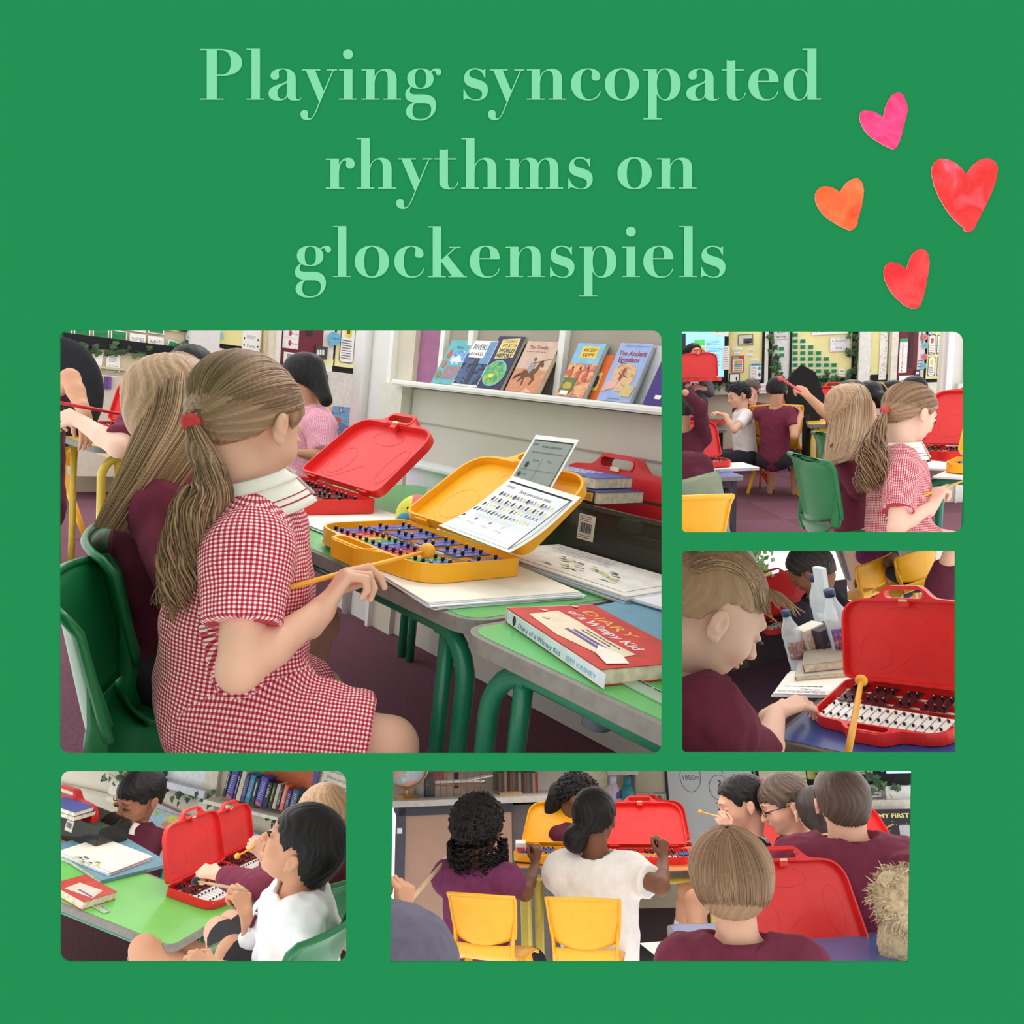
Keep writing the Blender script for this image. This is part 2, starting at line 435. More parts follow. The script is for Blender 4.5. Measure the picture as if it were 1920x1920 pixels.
GL = {
'P': (3.84, 62, 413, "M62 50 L205 50 C300 50 363 85 363 147 C363 210 300 242 215 242 L183 242 L183 406 L230 406 L230 413 L62 413 L62 406 L110 406 L110 58 L62 58 Z M183 58 L183 235 L210 235 C262 235 283 205 283 147 C283 90 262 58 205 58 Z"),
'l': (3.84, 395, 413, "M395 48 L491 48 L491 406 L524 406 L524 413 L395 413 L395 406 L430 406 L430 55 L395 55 Z"),
'a': (3.84, 553, 413, "M628 240 C632 260 618 269 598 269 C578 269 568 258 568 243 C568 212 605 190 655 190 C715 190 749 215 749 265 L749 385 C749 405 757 410 766 410 C776 410 781 406 783 401 L789 403 C785 415 770 420 740 420 C710 420 692 410 688 388 C680 410 658 420 622 420 C578 420 553 400 553 370 C553 335 585 317 635 302 C670 292 688 285 688 262 L688 235 C688 210 678 196 655 196 C635 196 625 207 626 222 C627 230 628 234 628 240 Z M686 291 C675 302 617 315 617 362 C617 392 630 408 650 408 C675 408 686 390 686 355 Z"),
'y': (3.84, 795, 413, "M795 196 L925 196 L925 204 L889 204 L950 352 L1013 204 L971 204 L971 196 L1045 196 L1045 204 L1021 204 L925 430 C895 505 880 560 832 560 C800 560 783 542 783 520 C783 500 795 489 812 489 C832 489 840 502 838 520 C836 535 836 548 848 548 C875 548 885 510 917 432 L821 204 L795 204 Z"),
'i': (3.84, 1060, 413, "M1060 196 L1157 196 L1157 406 L1190 406 L1190 413 L1060 413 L1060 406 L1094 406 L1094 204 L1060 204 Z | M1089 88 C1089 68 1105 52 1125 52 C1145 52 1161 68 1161 88 C1161 108 1145 124 1125 124 C1105 124 1089 108 1089 88 Z"),
'n': (3.84, 1222, 413, "M1222 196 L1317 196 L1317 248 C1330 215 1360 192 1402 192 C1450 192 1475 220 1475 270 L1475 406 L1507 406 L1507 413 L1380 413 L1380 406 L1411 406 L1411 262 C1411 225 1400 205 1375 205 C1345 205 1317 240 1317 300 L1317 406 L1350 406 L1350 413 L1222 413 L1222 406 L1256 406 L1256 204 L1222 204 Z"),
'g': (3.84, 1537, 413, "M1550 262 C1550 215 1590 189 1645 189 C1700 189 1740 215 1740 262 C1740 310 1700 336 1645 336 C1590 336 1550 310 1550 262 Z M1606 262 C1606 215 1620 195 1646 195 C1672 195 1687 215 1687 262 C1687 310 1672 329 1646 329 C1620 329 1606 310 1606 262 Z | M1590 318 C1575 325 1569 340 1569 355 C1569 372 1585 377 1610 377 L1670 377 C1730 377 1759 410 1759 455 C1759 520 1705 563 1640 563 C1580 563 1541 540 1541 503 C1541 465 1570 443 1605 435 C1560 430 1536 412 1536 380 C1536 350 1555 328 1582 316 Z M1612 438 C1595 448 1588 470 1588 497 C1588 535 1610 553 1645 553 C1690 553 1723 530 1723 485 C1723 450 1705 438 1660 438 Z | M1716 212 C1730 197 1745 190 1765 190 C1785 190 1796 200 1796 218 C1796 230 1788 238 1775 238 C1762 238 1755 230 1752 210 C1745 203 1730 210 1722 218 Z"),
's': (2.743, 52, 296, "M160 140 L165 140 L165 184 L160 184 C150 155 135 141 112 141 C95 141 82 150 82 165 C82 180 95 185 125 193 C160 203 178 215 178 247 C178 280 155 300 120 300 C95 300 80 290 68 290 C62 290 60 293 58 297 L52 297 L52 245 L57 245 C67 275 88 296 116 296 C135 296 148 285 148 268 C148 252 138 245 105 236 C72 227 55 215 55 187 C55 157 80 135 112 135 C132 135 145 145 153 145 C157 145 158 143 160 140 Z"),
'c': (2.743, 604, 296, "M755 180 C755 191 746 198 733 198 C718 198 709 191 710 178 C711 168 715 165 713 155 C710 145 702 141 692 141 C668 141 654 168 654 215 C654 265 668 294 697 294 C725 294 745 280 753 254 L758 256 C750 285 728 300 692 300 C640 300 604 265 604 218 C604 170 640 136 692 136 C732 136 755 155 755 180 Z"),
'o': (2.743, 778, 296, "M778 218 C778 170 815 135 866 135 C917 135 955 170 955 218 C955 266 917 300 866 300 C815 300 778 266 778 218 Z M827 218 C827 170 840 141 866 141 C892 141 905 170 905 218 C905 266 892 294 866 294 C840 294 827 266 827 218 Z"),
'p': (2.743, 977, 296, "M977 141 L1045 141 L1045 168 C1055 145 1070 136 1093 136 C1140 136 1168 170 1168 218 C1168 265 1140 300 1093 300 C1072 300 1057 290 1045 268 L1045 391 L1070 391 L1070 397 L977 397 L977 391 L1001 391 L1001 147 L977 147 Z M1046 218 C1046 265 1060 294 1085 294 C1108 294 1119 265 1119 218 C1119 170 1108 141 1086 141 C1060 141 1046 170 1046 218 Z"),
't': (2.743, 1380, 296, "M1405 94 C1415 98 1438 98 1449 94 L1449 141 L1492 141 L1492 147 L1449 147 L1449 262 C1449 285 1455 294 1467 294 C1485 294 1495 280 1498 261 L1503 262 C1499 287 1480 300 1452 300 C1422 300 1405 285 1405 262 L1405 147 L1380 147 L1380 141 L1405 141 Z"),
'e': (2.743, 1516, 296, "M1671 206 L1566 206 C1566 265 1580 294 1610 294 C1640 294 1658 280 1665 254 L1670 256 C1662 285 1640 300 1602 300 C1550 300 1516 265 1516 218 C1516 170 1550 135 1600 135 C1645 135 1671 160 1671 206 Z M1566 200 L1622 200 C1622 160 1618 141 1597 141 C1572 141 1566 165 1566 200 Z"),
'd': (2.743, 1697, 296, "M1794 35 L1865 35 L1865 290 L1888 290 L1888 296 L1819 296 L1819 270 C1808 290 1792 300 1770 300 C1725 300 1697 265 1697 218 C1697 170 1725 136 1772 136 C1795 136 1810 148 1819 168 L1819 41 L1794 41 Z M1818 218 C1818 170 1803 141 1780 141 C1757 141 1746 170 1746 218 C1746 265 1757 294 1780 294 C1803 294 1818 265 1818 218 Z"),
'r': (2.667, 30, 278, "M30 129 L96 129 L96 160 C105 138 120 125 145 125 C163 125 174 138 174 155 C174 170 165 179 152 179 C138 179 130 170 131 158 C132 148 135 142 128 137 C110 135 96 165 96 205 L96 273 L123 273 L123 279 L30 279 L30 273 L53 273 L53 135 L30 135 Z"),
'h': (2.667, 184, 278, "M184 26 L250 26 L250 165 C260 140 280 125 307 125 C342 125 359 145 359 180 L359 273 L382 273 L382 279 L292 279 L292 273 L315 273 L315 175 C315 148 308 133 290 133 C268 133 250 160 250 200 L250 273 L272 273 L272 279 L184 279 L184 273 L207 273 L207 32 L184 32 Z"),
'm': (2.667, 927, 278, "M927 129 L993 129 L993 165 C1002 140 1020 125 1047 125 C1070 125 1085 133 1091 152 C1100 135 1118 125 1143 125 C1175 125 1192 145 1192 180 L1192 273 L1215 273 L1215 279 L1128 279 L1128 273 L1149 273 L1149 175 C1149 148 1143 133 1126 133 C1105 133 1092 158 1092 190 L1092 273 L1114 273 L1114 279 L1028 279 L1028 273 L1050 273 L1050 175 C1050 148 1043 133 1027 133 C1005 133 993 160 993 200 L993 273 L1015 273 L1015 279 L927 279 L927 273 L950 273 L950 135 L927 135 Z"),
'k': (2.313, 608, 242, "M608 23 L665 23 L665 168 L722 117 L700 117 L700 112 L749 112 L749 117 L729 117 L693 150 L764 238 L776 238 L776 243 L696 243 L696 238 L711 238 L665 176 L665 238 L685 238 L685 243 L608 243 L608 238 L628 238 L628 28 L608 28 Z"),
}
mint = M(paint((135, 226, 173)), rough=.9, var=0); mint.node_tree.nodes['Principled BSDF'].inputs['Specular IOR Level'].default_value = 0
def glyph(ch, px, base, parent):
    sc, x0, y0, d = GL[ch]; mb = MB()
    for i, pt in enumerate(d.split('|')):
        lp = [[bxy(px + (a - x0) / sc, base + (b - y0) / sc) for a, b in l] for l in path(pt)]
        mb.plate(lp, .0002, .0011 + .0001 * i, mint)
    return mb.build('letter', parent)
for word, base, xs in (('Playing', 187.5, (376, 462.9, 504, 567, 636, 678, 760.3)),
                       ('syncopated', 187.5, (869, 918.2, 987.8, 1070.2, 1133.6, 1206.2, 1286.4, 1353, 1402.7, 1468.7)),
                       ('rhythms', 354.2, (611.2, 669, 746.2, 814.9, 865.1, 947.6, 1065.3)), ('on', 354.2, (1157.2, 1231.4)),
                       ('glockenspiels', 519.6, (553.8, 624.7, 665.4, 739.3, 802.9, 880.7, 947.7, 1031.1, 1086, 1165.6, 1205.8, 1273.2, 1313.9))):
    t = thing('title_word', f'pale green cut-out title word "{word}" on the green wall', 'lettering', T_board, 'title words on the green wall')
    for ch, x in zip(word, xs): glyph(ch, x, base, t)
HE = (("M678 268 C640 240 600 205 510 212 C478 225 478 260 490 310 C520 400 620 470 758 530 C790 520 815 470 828 400 C850 320 880 240 874 180 C860 110 835 62 800 62 C740 62 690 150 678 268 Z",
       ((255, 100, 160), (255, 60, 128), (255, 88, 148), (255, 52, 120)), 'bright pink watercolour paper heart, topmost of the hearts', 1.),
      ("M1356 734 C1320 670 1240 605 1150 603 C1095 615 1070 650 1070 730 C1100 880 1180 1060 1335 1170 C1325 1190 1350 1203 1370 1203 C1400 1200 1410 1180 1425 1170 C1440 1120 1500 1030 1560 890 C1600 800 1615 700 1612 670 C1600 625 1560 600 1525 600 C1440 610 1390 660 1356 734 Z",
       ((250, 135, 160), (255, 80, 85), (250, 55, 50), (255, 95, 105)), 'largest watercolour paper heart, red fading to pink at one lobe', 3.),
      ("M323 880 C290 845 240 825 180 832 C130 845 118 880 120 930 C130 1040 260 1140 400 1188 C450 1190 475 1130 468 1100 C500 1030 520 900 520 860 C515 800 480 760 455 762 C390 770 345 820 323 880 Z",
       ((255, 80, 45), (255, 110, 60), (255, 135, 80), (235, 180, 130)), 'orange watercolour paper heart near the title', 5.),
      ("M868 1515 C830 1470 780 1445 725 1450 C690 1465 680 1500 683 1560 C700 1690 830 1800 890 1822 C950 1840 985 1820 1000 1750 C1030 1620 1060 1500 1053 1440 C1048 1370 1020 1340 985 1340 C920 1345 880 1430 868 1515 Z",
       ((255, 75, 65), (255, 50, 55), (255, 85, 85), (250, 35, 45)), 'red watercolour paper heart with a long upright lobe, lowest of the hearts', 8.))
rh = random.Random(3)
for d, cols, lab, sd in HE:
    lp = path(d, 10)[0]
    lp = [bxy(1500 + (a + rh.uniform(-2.5, 2.5)) / 4.3625, 160 + (b + rh.uniform(-2.5, 2.5)) / 4.3625) for a, b in lp]
    mb = MB(); mb.plate([lp], .0002, .0012, M_art([paint(c) for c in cols], 26, .9, sd, .6), mside=M((240, 190, 170), .9, 0))
    o = mb.build('paper_heart'); o.matrix_world = T_board; tag(o, lab, 'heart', 'paper hearts on the green wall')
# ================================================================ furniture and instruments
RED = (226, 44, 42); YEL = (250, 180, 30)
BODY = "M .03 .26 L .39 .26 C .41 .26 .42 .25 .42 .235 L .415 .07 C .41 .025 .38 .006 .345 .004 L .305 0 C .285 -.003 .275 -.036 .25 -.038 L .17 -.038 C .145 -.036 .135 -.003 .115 0 L .075 .004 C .04 .006 .01 .025 .005 .07 L 0 .235 C 0 .25 .01 .26 .03 .26 Z"
INNER = "M .033 .254 L .387 .254 C .407 .254 .414 .247 .414 .233 L .409 .072 C .404 .03 .378 .012 .345 .010 L .075 .010 C .042 .012 .016 .03 .011 .072 L .006 .233 C .006 .247 .013 .254 .033 .254 Z"
BLACKS = (0, 1, 3, 4, 5, 7, 8, 10, 11, 12, 14)
def plastic(c): return M(c, rough=.38, var=.03, scale=12, coat=.15)
def glock_proto(name, rgb, coloured=False, T=None, lid=75, label='', group='glockenspiels', sheet_lid=False, mallets=True):
    g = thing(name, label, 'glockenspiel', T, group)
    pm = plastic(rgb); H = .036
    o_ = path(BODY, 6)[0]; i_ = path(INNER, 6)[0]; slot = rrect(.152, -.026, .268, .0, .012)
    b = MB(); b.plate([o_, slot], 0, .004, pm); b.plate([o_, i_, slot], .004, H, pm)
    b.plate([rrect(.144, -.033, .276, .007, .018), slot], H, H + .002, pm)
    for x in (.05, .37): b.box((x, .13, .008), (.012, .2, .008), pm)
    b.build('case_tray', g)
    l = MB(); Lt = Matrix.Translation((0, .264, H)) @ Matrix.Rotation(math.radians(lid), 4, 'X') @ Matrix.Translation((0, .262, 0)) @ Matrix.Scale(-1, 4, (0, 1, 0))
    HL = .024
    l.plate([o_, slot], -.0, .004, pm, T=Lt); l.plate([o_, i_, slot], .004, HL, pm, T=Lt)
    l.plate([rrect(.144, -.033, .276, .007, .018), slot], HL, HL + .002, pm, T=Lt)
    for s_ in (ellipse(.21, .055, .07, .028, 28), ellipse(.345, .15, .03, .07, 24), ellipse(.105, .17, .05, .055, 24)):
        l.tube([(a, c, .0042) for a, c in s_], .0005, pm, 4, T=Lt, closed=True)
    l.tube([(.03 + .2 * t, .20 + .04 * math.sin(t * 4), .0042) for t in [k / 12 for k in range(13)]], .0005, pm, 4, T=Lt)
    for k in (.07, .35): l.box((k, .262, .012), (.05, .008, .016), pm, T=Lt)
    lid_o = l.build('case_lid', g)
    c = MB(); cm = M((232, 205, 160), .5, .05); c.box((.21, .006, HL + .004), (.024, .007, .005), cm, T=Lt); c.box((.21, .017, HL - .004), (.028, .016, .012), pm, T=Lt); c.build('latch', lid_o)
    rail = M((236, 222, 200), .5, .04); r = MB()
    for y0, y1 in ((.045, .052), (.105, .098), (.155, .158), (.215, .205)): r.tube([(.018, y0, .018), (.402, y1, .018)], .0035, rail, 6)
    r.build('rail', g)
    rain = [(92, 110, 200), (120, 70, 150), (205, 60, 60), (230, 120, 50), (225, 200, 60), (110, 180, 80), (90, 160, 215), (92, 110, 200), (120, 70, 150), (205, 60, 60), (225, 120, 55), (225, 195, 60), (100, 175, 90), (90, 160, 215), (92, 110, 200)]
    pin = M((22, 20, 22), .4, .02); dot = M((225, 220, 212), .3, 0)
    wht = M((236, 236, 232), .3, .03, metal=0.0); blk = M((58, 22, 30), .25, .05, metal=.2)
    mts = {}
    def bar(i, n, black):
        if black: col = M((84, 118, 205), .25, .03, metal=.35) if coloured else blk
        else: col = M(rain[i], .25, .03, metal=.35) if coloured else wht
        t = i / (n - 1)
        x = (.039 + .0243 * (BLACKS[i] + .5)) if black else (.039 + .0243 * i)
        cy, ln, z = (.184, .118 - .034 * (BLACKS[i] / 14), .030) if black else (.076, .116 - .03 * t, .024)
        m_ = MB(); m_.box((x, cy, z), (.0205, ln, .0025), col)
        for s_ in (-1, 1):
            y = cy + s_ * ln * .27
            m_.tube([(x, y, z + .001), (x, y, z + .004), (x, y, z + .0095)], [.0022, .0042, .0038], pin, 7)
            m_.ball((x, y, z + .0105), .0018, dot, n=6)
        return m_.build('note_bar', g)
    for i in range(15): bar(i, 15, False)
    for i in range(11): bar(i, 11, True)
    return g
_gl = {}
def glock(rgb, T, lid, label, coloured=False, name='glockenspiel', group='glockenspiels in the classroom'):
    key = (tuple(rgb), lid, coloured)
    if key not in _gl:
        g = glock_proto(name, rgb, coloured, None, lid, label, group)
        _gl[key] = g
    else:
        g = copy_tree(_gl[key]); relabel(g, label)
    g.matrix_world = T
    return g
def beater(a, b, label, r=.0042, head=.014, rgb=(246, 178, 52), rgbh=None, group=None, neck=True):
    """stick from a (free end) to b (ball head)"""
    a, b = Vector(a), Vector(b); t = thing('beater', label, 'mallet', Matrix.Translation(a), group)
    m = M(rgb, .4, .04); mb = MB(); d = b - a
    mb.tube([Vector(), d * .3, d * .7, d * .97], [r * .95, r * 1.1, r, r * .8], m, 8); mb.build('stick', t)
    mb = MB(); mb.ball(d, head, M(rgbh or rgb, .45, .04), n=14); mb.build('ball_head', t)
    return t
def table(T, L, Wd, h, label, top=(104, 190, 100), legs=(22, 122, 90), edge=(135, 130, 124), r=.05, name='classroom_table', group=None, legr=.017, square=False, underside=True):
    """table with its corner at the frame's origin, top surface at z = 0 of the frame"""
    t = thing(name, label, 'table', T, group)
    em = M(edge, .6, .08, 40, bump=.1); th = .026
    mb = MB(); mb.plate([rrect(0, 0, L, Wd, r)], -th, -.001, em); mb.build('table_edging', t)
    mb = MB(); mb.plate([rrect(.012, .012, L - .012, Wd - .012, max(.005, r - .012))], -.001, 0, M(top, .32, .03, 6, coat=.1)); mb.build('tabletop', t)
    lm = M(legs, .3, .05, coat=.3)
    for y in (.045, Wd - .045):
        mb = MB(); b = .09; z0 = -th - legr
        if square:
            for x in (.06, L - .06): mb.box((x, y, (-h - th) / 2), (.03, .03, h - th), lm)
            mb.box((L / 2, y, z0 - .01), (L - .1, .025, .04), lm)
        else:
            pts = [(.05, y, -h), (.045, y, z0 - b)] + [(.045 + b * (1 - math.cos(a)), y, z0 - b + b * math.sin(a)) for a in [PI / 2 * k / 6 for k in range(1, 7)]]
            pts += [(L - p[0], y, p[2]) for p in reversed(pts)]
            mb.tube(pts, legr, lm, 10)
        mb.build('leg_frame', t)
    if underside:
        for x in (.11, L - .11):
            mb = MB(); mb.box((x, Wd / 2, -.045), (.03, Wd - .06, .025), lm)
            for y in (.05, Wd - .05): mb.tube([(x, y, -h), (x, y, -.04)], legr * .9, lm, 8)
            mb.build('crossbar', t)
    return t
_ch = {}
def chair(T, rgb, label, group=None, name='school_chair'):
    """polypropylene school chair, origin on the floor, facing +y"""
    key = tuple(rgb)
    if key in _ch:
        g = copy_tree(_ch[key]); relabel(g, label)
        if group: g['group'] = group
        g.matrix_world = T; return g
    g = thing(name, label, 'chair', T, group or 'plastic school chairs'); m = plastic(rgb)
    _ch[key] = g
    def seat(u, v):
        x = (u - .5) * (.38 - .06 * max(0, v - .6)); 
        prof = [(0, .195, .352), (.08, .185, .378), (.3, .09, .385), (.55, -.05, .372), (.72, -.14, .375), (.84, -.18, .41), (1, -.2, .47)]
        for (a, ya, za), (b, yb, zb) in zip(prof, prof[1:]):
            if v <= b + 1e-6:
                k = (v - a) / (b - a); y, z = ya + (yb - ya) * k, za + (zb - za) * k; break
        e = (abs(u - .5) * 2) ** 3
        return (x, y + .02 * e * (v > .7), z + (.012 * e if v < .7 else .0) - (.02 * (abs(u - .5) * 2) ** 6 if v < .7 else 0))
    mb = MB(); mb.shell(seat, 14, 16, .007, m); mb.build('seat', g)
    def back(u, v):
        wv = .36 + .05 * v ** .7; x = (u - .5) * wv; k = (abs(u - .5) * 2)
        z = .5 + (.22 if True else 0) * v + .012 * (1 - k ** 2) * v - .03 * (1 - k ** 2) * (1 - v)
        y = -.205 - .05 * v + .055 * k ** 2.4
        if v > .88: y -= (v - .88) * .12
        return (x, y, z)
    mb = MB(); mb.shell(back, 14, 12, .007, m)
    rim = [back(0, v / 8) for v in range(9)] + [back(u / 12, 1) for u in range(1, 13)] + [back(1, 1 - v / 8) for v in range(1, 9)]
    mb.tube(rim, .009, m, 6)
    for s_ in (-1, 1):
        mb.tube([(s_ * .165, -.155, .40), (s_ * .172, -.172, .45), (s_ * .178, -.165, .53), (s_ * .187, -.175, .6)], [.018, .02, .02, .01], m, 7, flat=.5)
    mb.build('backrest', g)
    for sx in (-1, 1):
        for y0, y1 in ((.10, .20), (-.01, -.24)):
            mb = MB(); a = Vector((sx * .155, y0, .372)); b = Vector((sx * .205, y1, 0))
            mb.tube([a, a.lerp(b, .12), a.lerp(b, .6), b], [.026, .024, .018, .015], m, 8, flat=.8); mb.build('leg', g)
    return g
def book_flat(T, w, h, t, cover, label, pages=(232, 222, 196), name='book', cat='book', group=None, art=None, spine=None):
    """closed book or pad lying flat, cover up: x along its spine? no, x along its width, spine at x=0"""
    g = thing(name, label, cat, T, group)
    mb = MB(); pm = M(pages, .9, .12, 60, bump=.2, bscale=400); mb.plate([rectl(.002, .002, w - .002, h - .002)], .0012, t - .0012, pm); mb.build('pages', g)
    cm = cover if not isinstance(cover, tuple) else M(cover, .5, .05)
    s = Sheet(w, h, .0012, cm)
    if art: art(s)
    o = s.done('cover', Matrix.Translation((0, 0, t - .0012)), g)
    mb = MB(); mb.plate([rectl(0, 0, w, h)], 0, .0012, cm); mb.box((0, h / 2, t / 2), (.0015, h, t), spine or cm); mb.build('back_cover', g)
    return g
# ================================================================ people: smooth surfaces grown over a posed skeleton
class Field:
    """distance field over a box, built from blended round cones and ellipsoids"""
    def __init__(s, lo, hi, h):
        s.h = h; s.lo = np.array(lo, dtype=np.float64); n = np.ceil((np.array(hi) - s.lo) / h).astype(int) + 1
        s.n = n; s.band = 5 * h; s.a = np.full(n, s.band, np.float32)
        s.ax = [(s.lo[i] + np.arange(n[i]) * h).astype(np.float32) for i in range(3)]
    def _sl(s, lo, hi, pad):
        r = []
        for i in range(3):
            a = int(max(0, math.floor((lo[i] - pad - s.lo[i]) / s.h))); b = int(min(s.n[i], math.ceil((hi[i] + pad - s.lo[i]) / s.h) + 1))
            if a >= b: return None
            r.append(slice(a, b))
        return tuple(r)
    def grid(s, sl): return (s.ax[0][sl[0]][:, None, None], s.ax[1][sl[1]][None, :, None], s.ax[2][sl[2]][None, None, :])
    def comb(s, sl, d, k, op):
        a = s.a[sl]
        if op == 'add':
            if k > 0: hh = np.clip(.5 + .5 * (a - d) / k, 0, 1); r = a * (1 - hh) + d * hh - k * hh * (1 - hh)
            else: r = np.minimum(a, d)
        elif op == 'sub':
            if k > 0: hh = np.clip(.5 - .5 * (a + d) / k, 0, 1); r = a * (1 - hh) - d * hh + k * hh * (1 - hh)
            else: r = np.maximum(a, -d)
        s.a[sl] = r
    def cone(s, a, b, ra, rb, k=.01, op='add', flat=(0, 0)):
        a = np.array(a, float); b = np.array(b, float); R = max(ra, rb)
        sl = s._sl(np.minimum(a, b) - R, np.maximum(a, b) + R, s.band + k)
        if sl is None: return s
        X, Y, Z = s.grid(sl); ba = b - a; L2 = float(ba @ ba) + 1e-12; L = math.sqrt(L2)
        px, py, pz = X - a[0], Y - a[1], Z - a[2]
        tr = (px * ba[0] + py * ba[1] + pz * ba[2]) / L2; t = np.clip(tr, 0, 1)
        d = np.sqrt((px - t * ba[0]) ** 2 + (py - t * ba[1]) ** 2 + (pz - t * ba[2]) ** 2) - (ra + (rb - ra) * t)
        if flat[1]: d = np.maximum(d, (tr - 1) * L)
        if flat[0]: d = np.maximum(d, -tr * L)
        s.comb(sl, d.astype(np.float32), k, op); return s
    def ell(s, c, r, R=None, k=.01, op='add'):
        """ellipsoid; R's columns are its own axes"""
        c = np.array(c, float); m = max(r); sl = s._sl(c - m, c + m, s.band + k)
        if sl is None: return s
        X, Y, Z = s.grid(sl); p = (X - c[0], Y - c[1], Z - c[2])
        if R is not None: p = tuple(p[0] * R[0][i] + p[1] * R[1][i] + p[2] * R[2][i] for i in range(3))
        k0 = np.sqrt((p[0] / r[0]) ** 2 + (p[1] / r[1]) ** 2 + (p[2] / r[2]) ** 2); k1 = np.sqrt((p[0] / r[0] ** 2) ** 2 + (p[1] / r[1] ** 2) ** 2 + (p[2] / r[2] ** 2) ** 2) + 1e-6
        s.comb(sl, (k0 * (k0 - 1) / k1).astype(np.float32), k, op); return s
    def local(s, fr, c):
        """whole-grid coordinates in a frame (columns) about c"""
        X, Y, Z = np.broadcast_arrays(*s.grid(tuple(slice(0, n) for n in s.n)))
        p = (X - c[0], Y - c[1], Z - c[2])
        return tuple(p[0] * fr[0][i] + p[1] * fr[1][i] + p[2] * fr[2][i] for i in range(3))
    def mesh(s):
        g = openvdb.FloatGrid(s.band); a = s.a
        a[0] = a[-1] = s.band; a[:, 0] = a[:, -1] = s.band; a[:, :, 0] = a[:, :, -1] = s.band
        g.copyFromArray(np.ascontiguousarray(np.clip(a, -s.band, s.band)), tolerance=0)
        v, q = g.convertToQuads(isovalue=0.0)
        v = np.asarray(v, np.float64) * s.h + s.lo; q = np.asarray(q, np.int64)
        return v, q
def flip_fix(v, q):
    if len(q) == 0: return q
    p = v[q]; n = np.cross(p[:, 2] - p[:, 0], p[:, 3] - p[:, 1]); c = v.mean(0)
    return q[:, ::-1] if (n * (p.mean(1) - c)).sum() < 0 else q
def np_object(name, pieces, mats, parent, off, attr=None, uv=None):
    """one smooth mesh object from [(verts, quads)] pieces, coordinates relative to off"""
    V = []; Q = []; k = 0
    for v, q in pieces:
        if len(q) == 0: continue
        V.append(v); Q.append(flip_fix(v, q) + k); k += len(v)
    V = np.concatenate(V) - np.array(off); Q = np.concatenate(Q)
    me = bpy.data.meshes.new(name); me.vertices.add(len(V)); me.vertices.foreach_set('co', V.astype(np.float32).ravel())
    w_ = Q.shape[1]
    me.loops.add(len(Q) * w_); me.loops.foreach_set('vertex_index', Q.astype(np.int32).ravel())
    me.polygons.add(len(Q)); me.polygons.foreach_set('loop_start', np.arange(0, len(Q) * w_, w_, dtype=np.int32)); me.polygons.foreach_set('loop_total', np.full(len(Q), w_, np.int32))
    me.polygons.foreach_set('use_smooth', np.ones(len(Q), bool))
    me.update(calc_edges=True)
    for m in mats: me.materials.append(m)
    if attr is not None:
        at = me.attributes.new('v', 'FLOAT', 'POINT'); at.data.foreach_set('value', np.asarray(attr(V + np.array(off)) if callable(attr) else attr, np.float32))
    if uv is not None:
        ul = me.uv_layers.new(name='UVMap'); ul.data.foreach_set('uv', uv(V + np.array(off), Q).astype(np.float32).ravel())
    o = bpy.data.objects.new(name, me); COL.objects.link(o); o.parent = parent
    return o
def bone_uv(bones):
    """weave coordinates: along each face's nearest limb and round it"""
    A = np.array([np.array(b[0], float) for b in bones]); B = np.array([np.array(b[1], float) for b in bones]); R = np.array([b[2] for b in bones])
    def f(V, Q):
        C = V[Q].mean(1); ba = B - A; L = np.linalg.norm(ba, axis=1)
        t = np.clip(((C[:, None] - A) * ba).sum(-1) / L ** 2, 0, 1)
        d = np.linalg.norm(C[:, None] - (A + t[..., None] * ba), axis=2) - R
        i = d.argmin(1); bn = ba[i] / L[i][:, None]
        ref = np.where(np.abs(bn[:, 1:2]) < .8, np.array([[0, 1., 0]]), np.array([[1., 0, 0]])); e1 = np.cross(bn, ref); e1 /= np.linalg.norm(e1, axis=1)[:, None]; e2 = np.cross(bn, e1)
        p = V[Q] - A[i][:, None]
        u = (p * bn[:, None]).sum(-1); x = (p * e1[:, None]).sum(-1); y = (p * e2[:, None]).sum(-1)
        th = np.arctan2(y, x); th = th[:, :1] + (th - th[:, :1] + np.pi) % (2 * np.pi) - np.pi
        return np.stack([th * R[i][:, None], u], -1).reshape(-1, 2)
    return f
def nz(v): v = np.array(v, float); return v / (np.linalg.norm(v) + 1e-12)
def basis(f, u):
    """columns right, forward, up"""
    f = nz(f); r = nz(np.cross(f, nz(u))); u = np.cross(r, f); return np.stack([r, f, u], 1)
def wob(V, s, seed=0.):
    x, y, z = V[..., 0] * s, V[..., 1] * s, V[..., 2] * s
    return (np.sin(x * 1.7 + 2.1 * np.sin(y * 1.3 + seed) + seed) + np.sin(y * 2.3 + 1.7 * np.sin(z * 1.1) + 2 * seed) + np.sin(z * 1.9 + 2. * np.sin(x * .9 + seed))) / 3

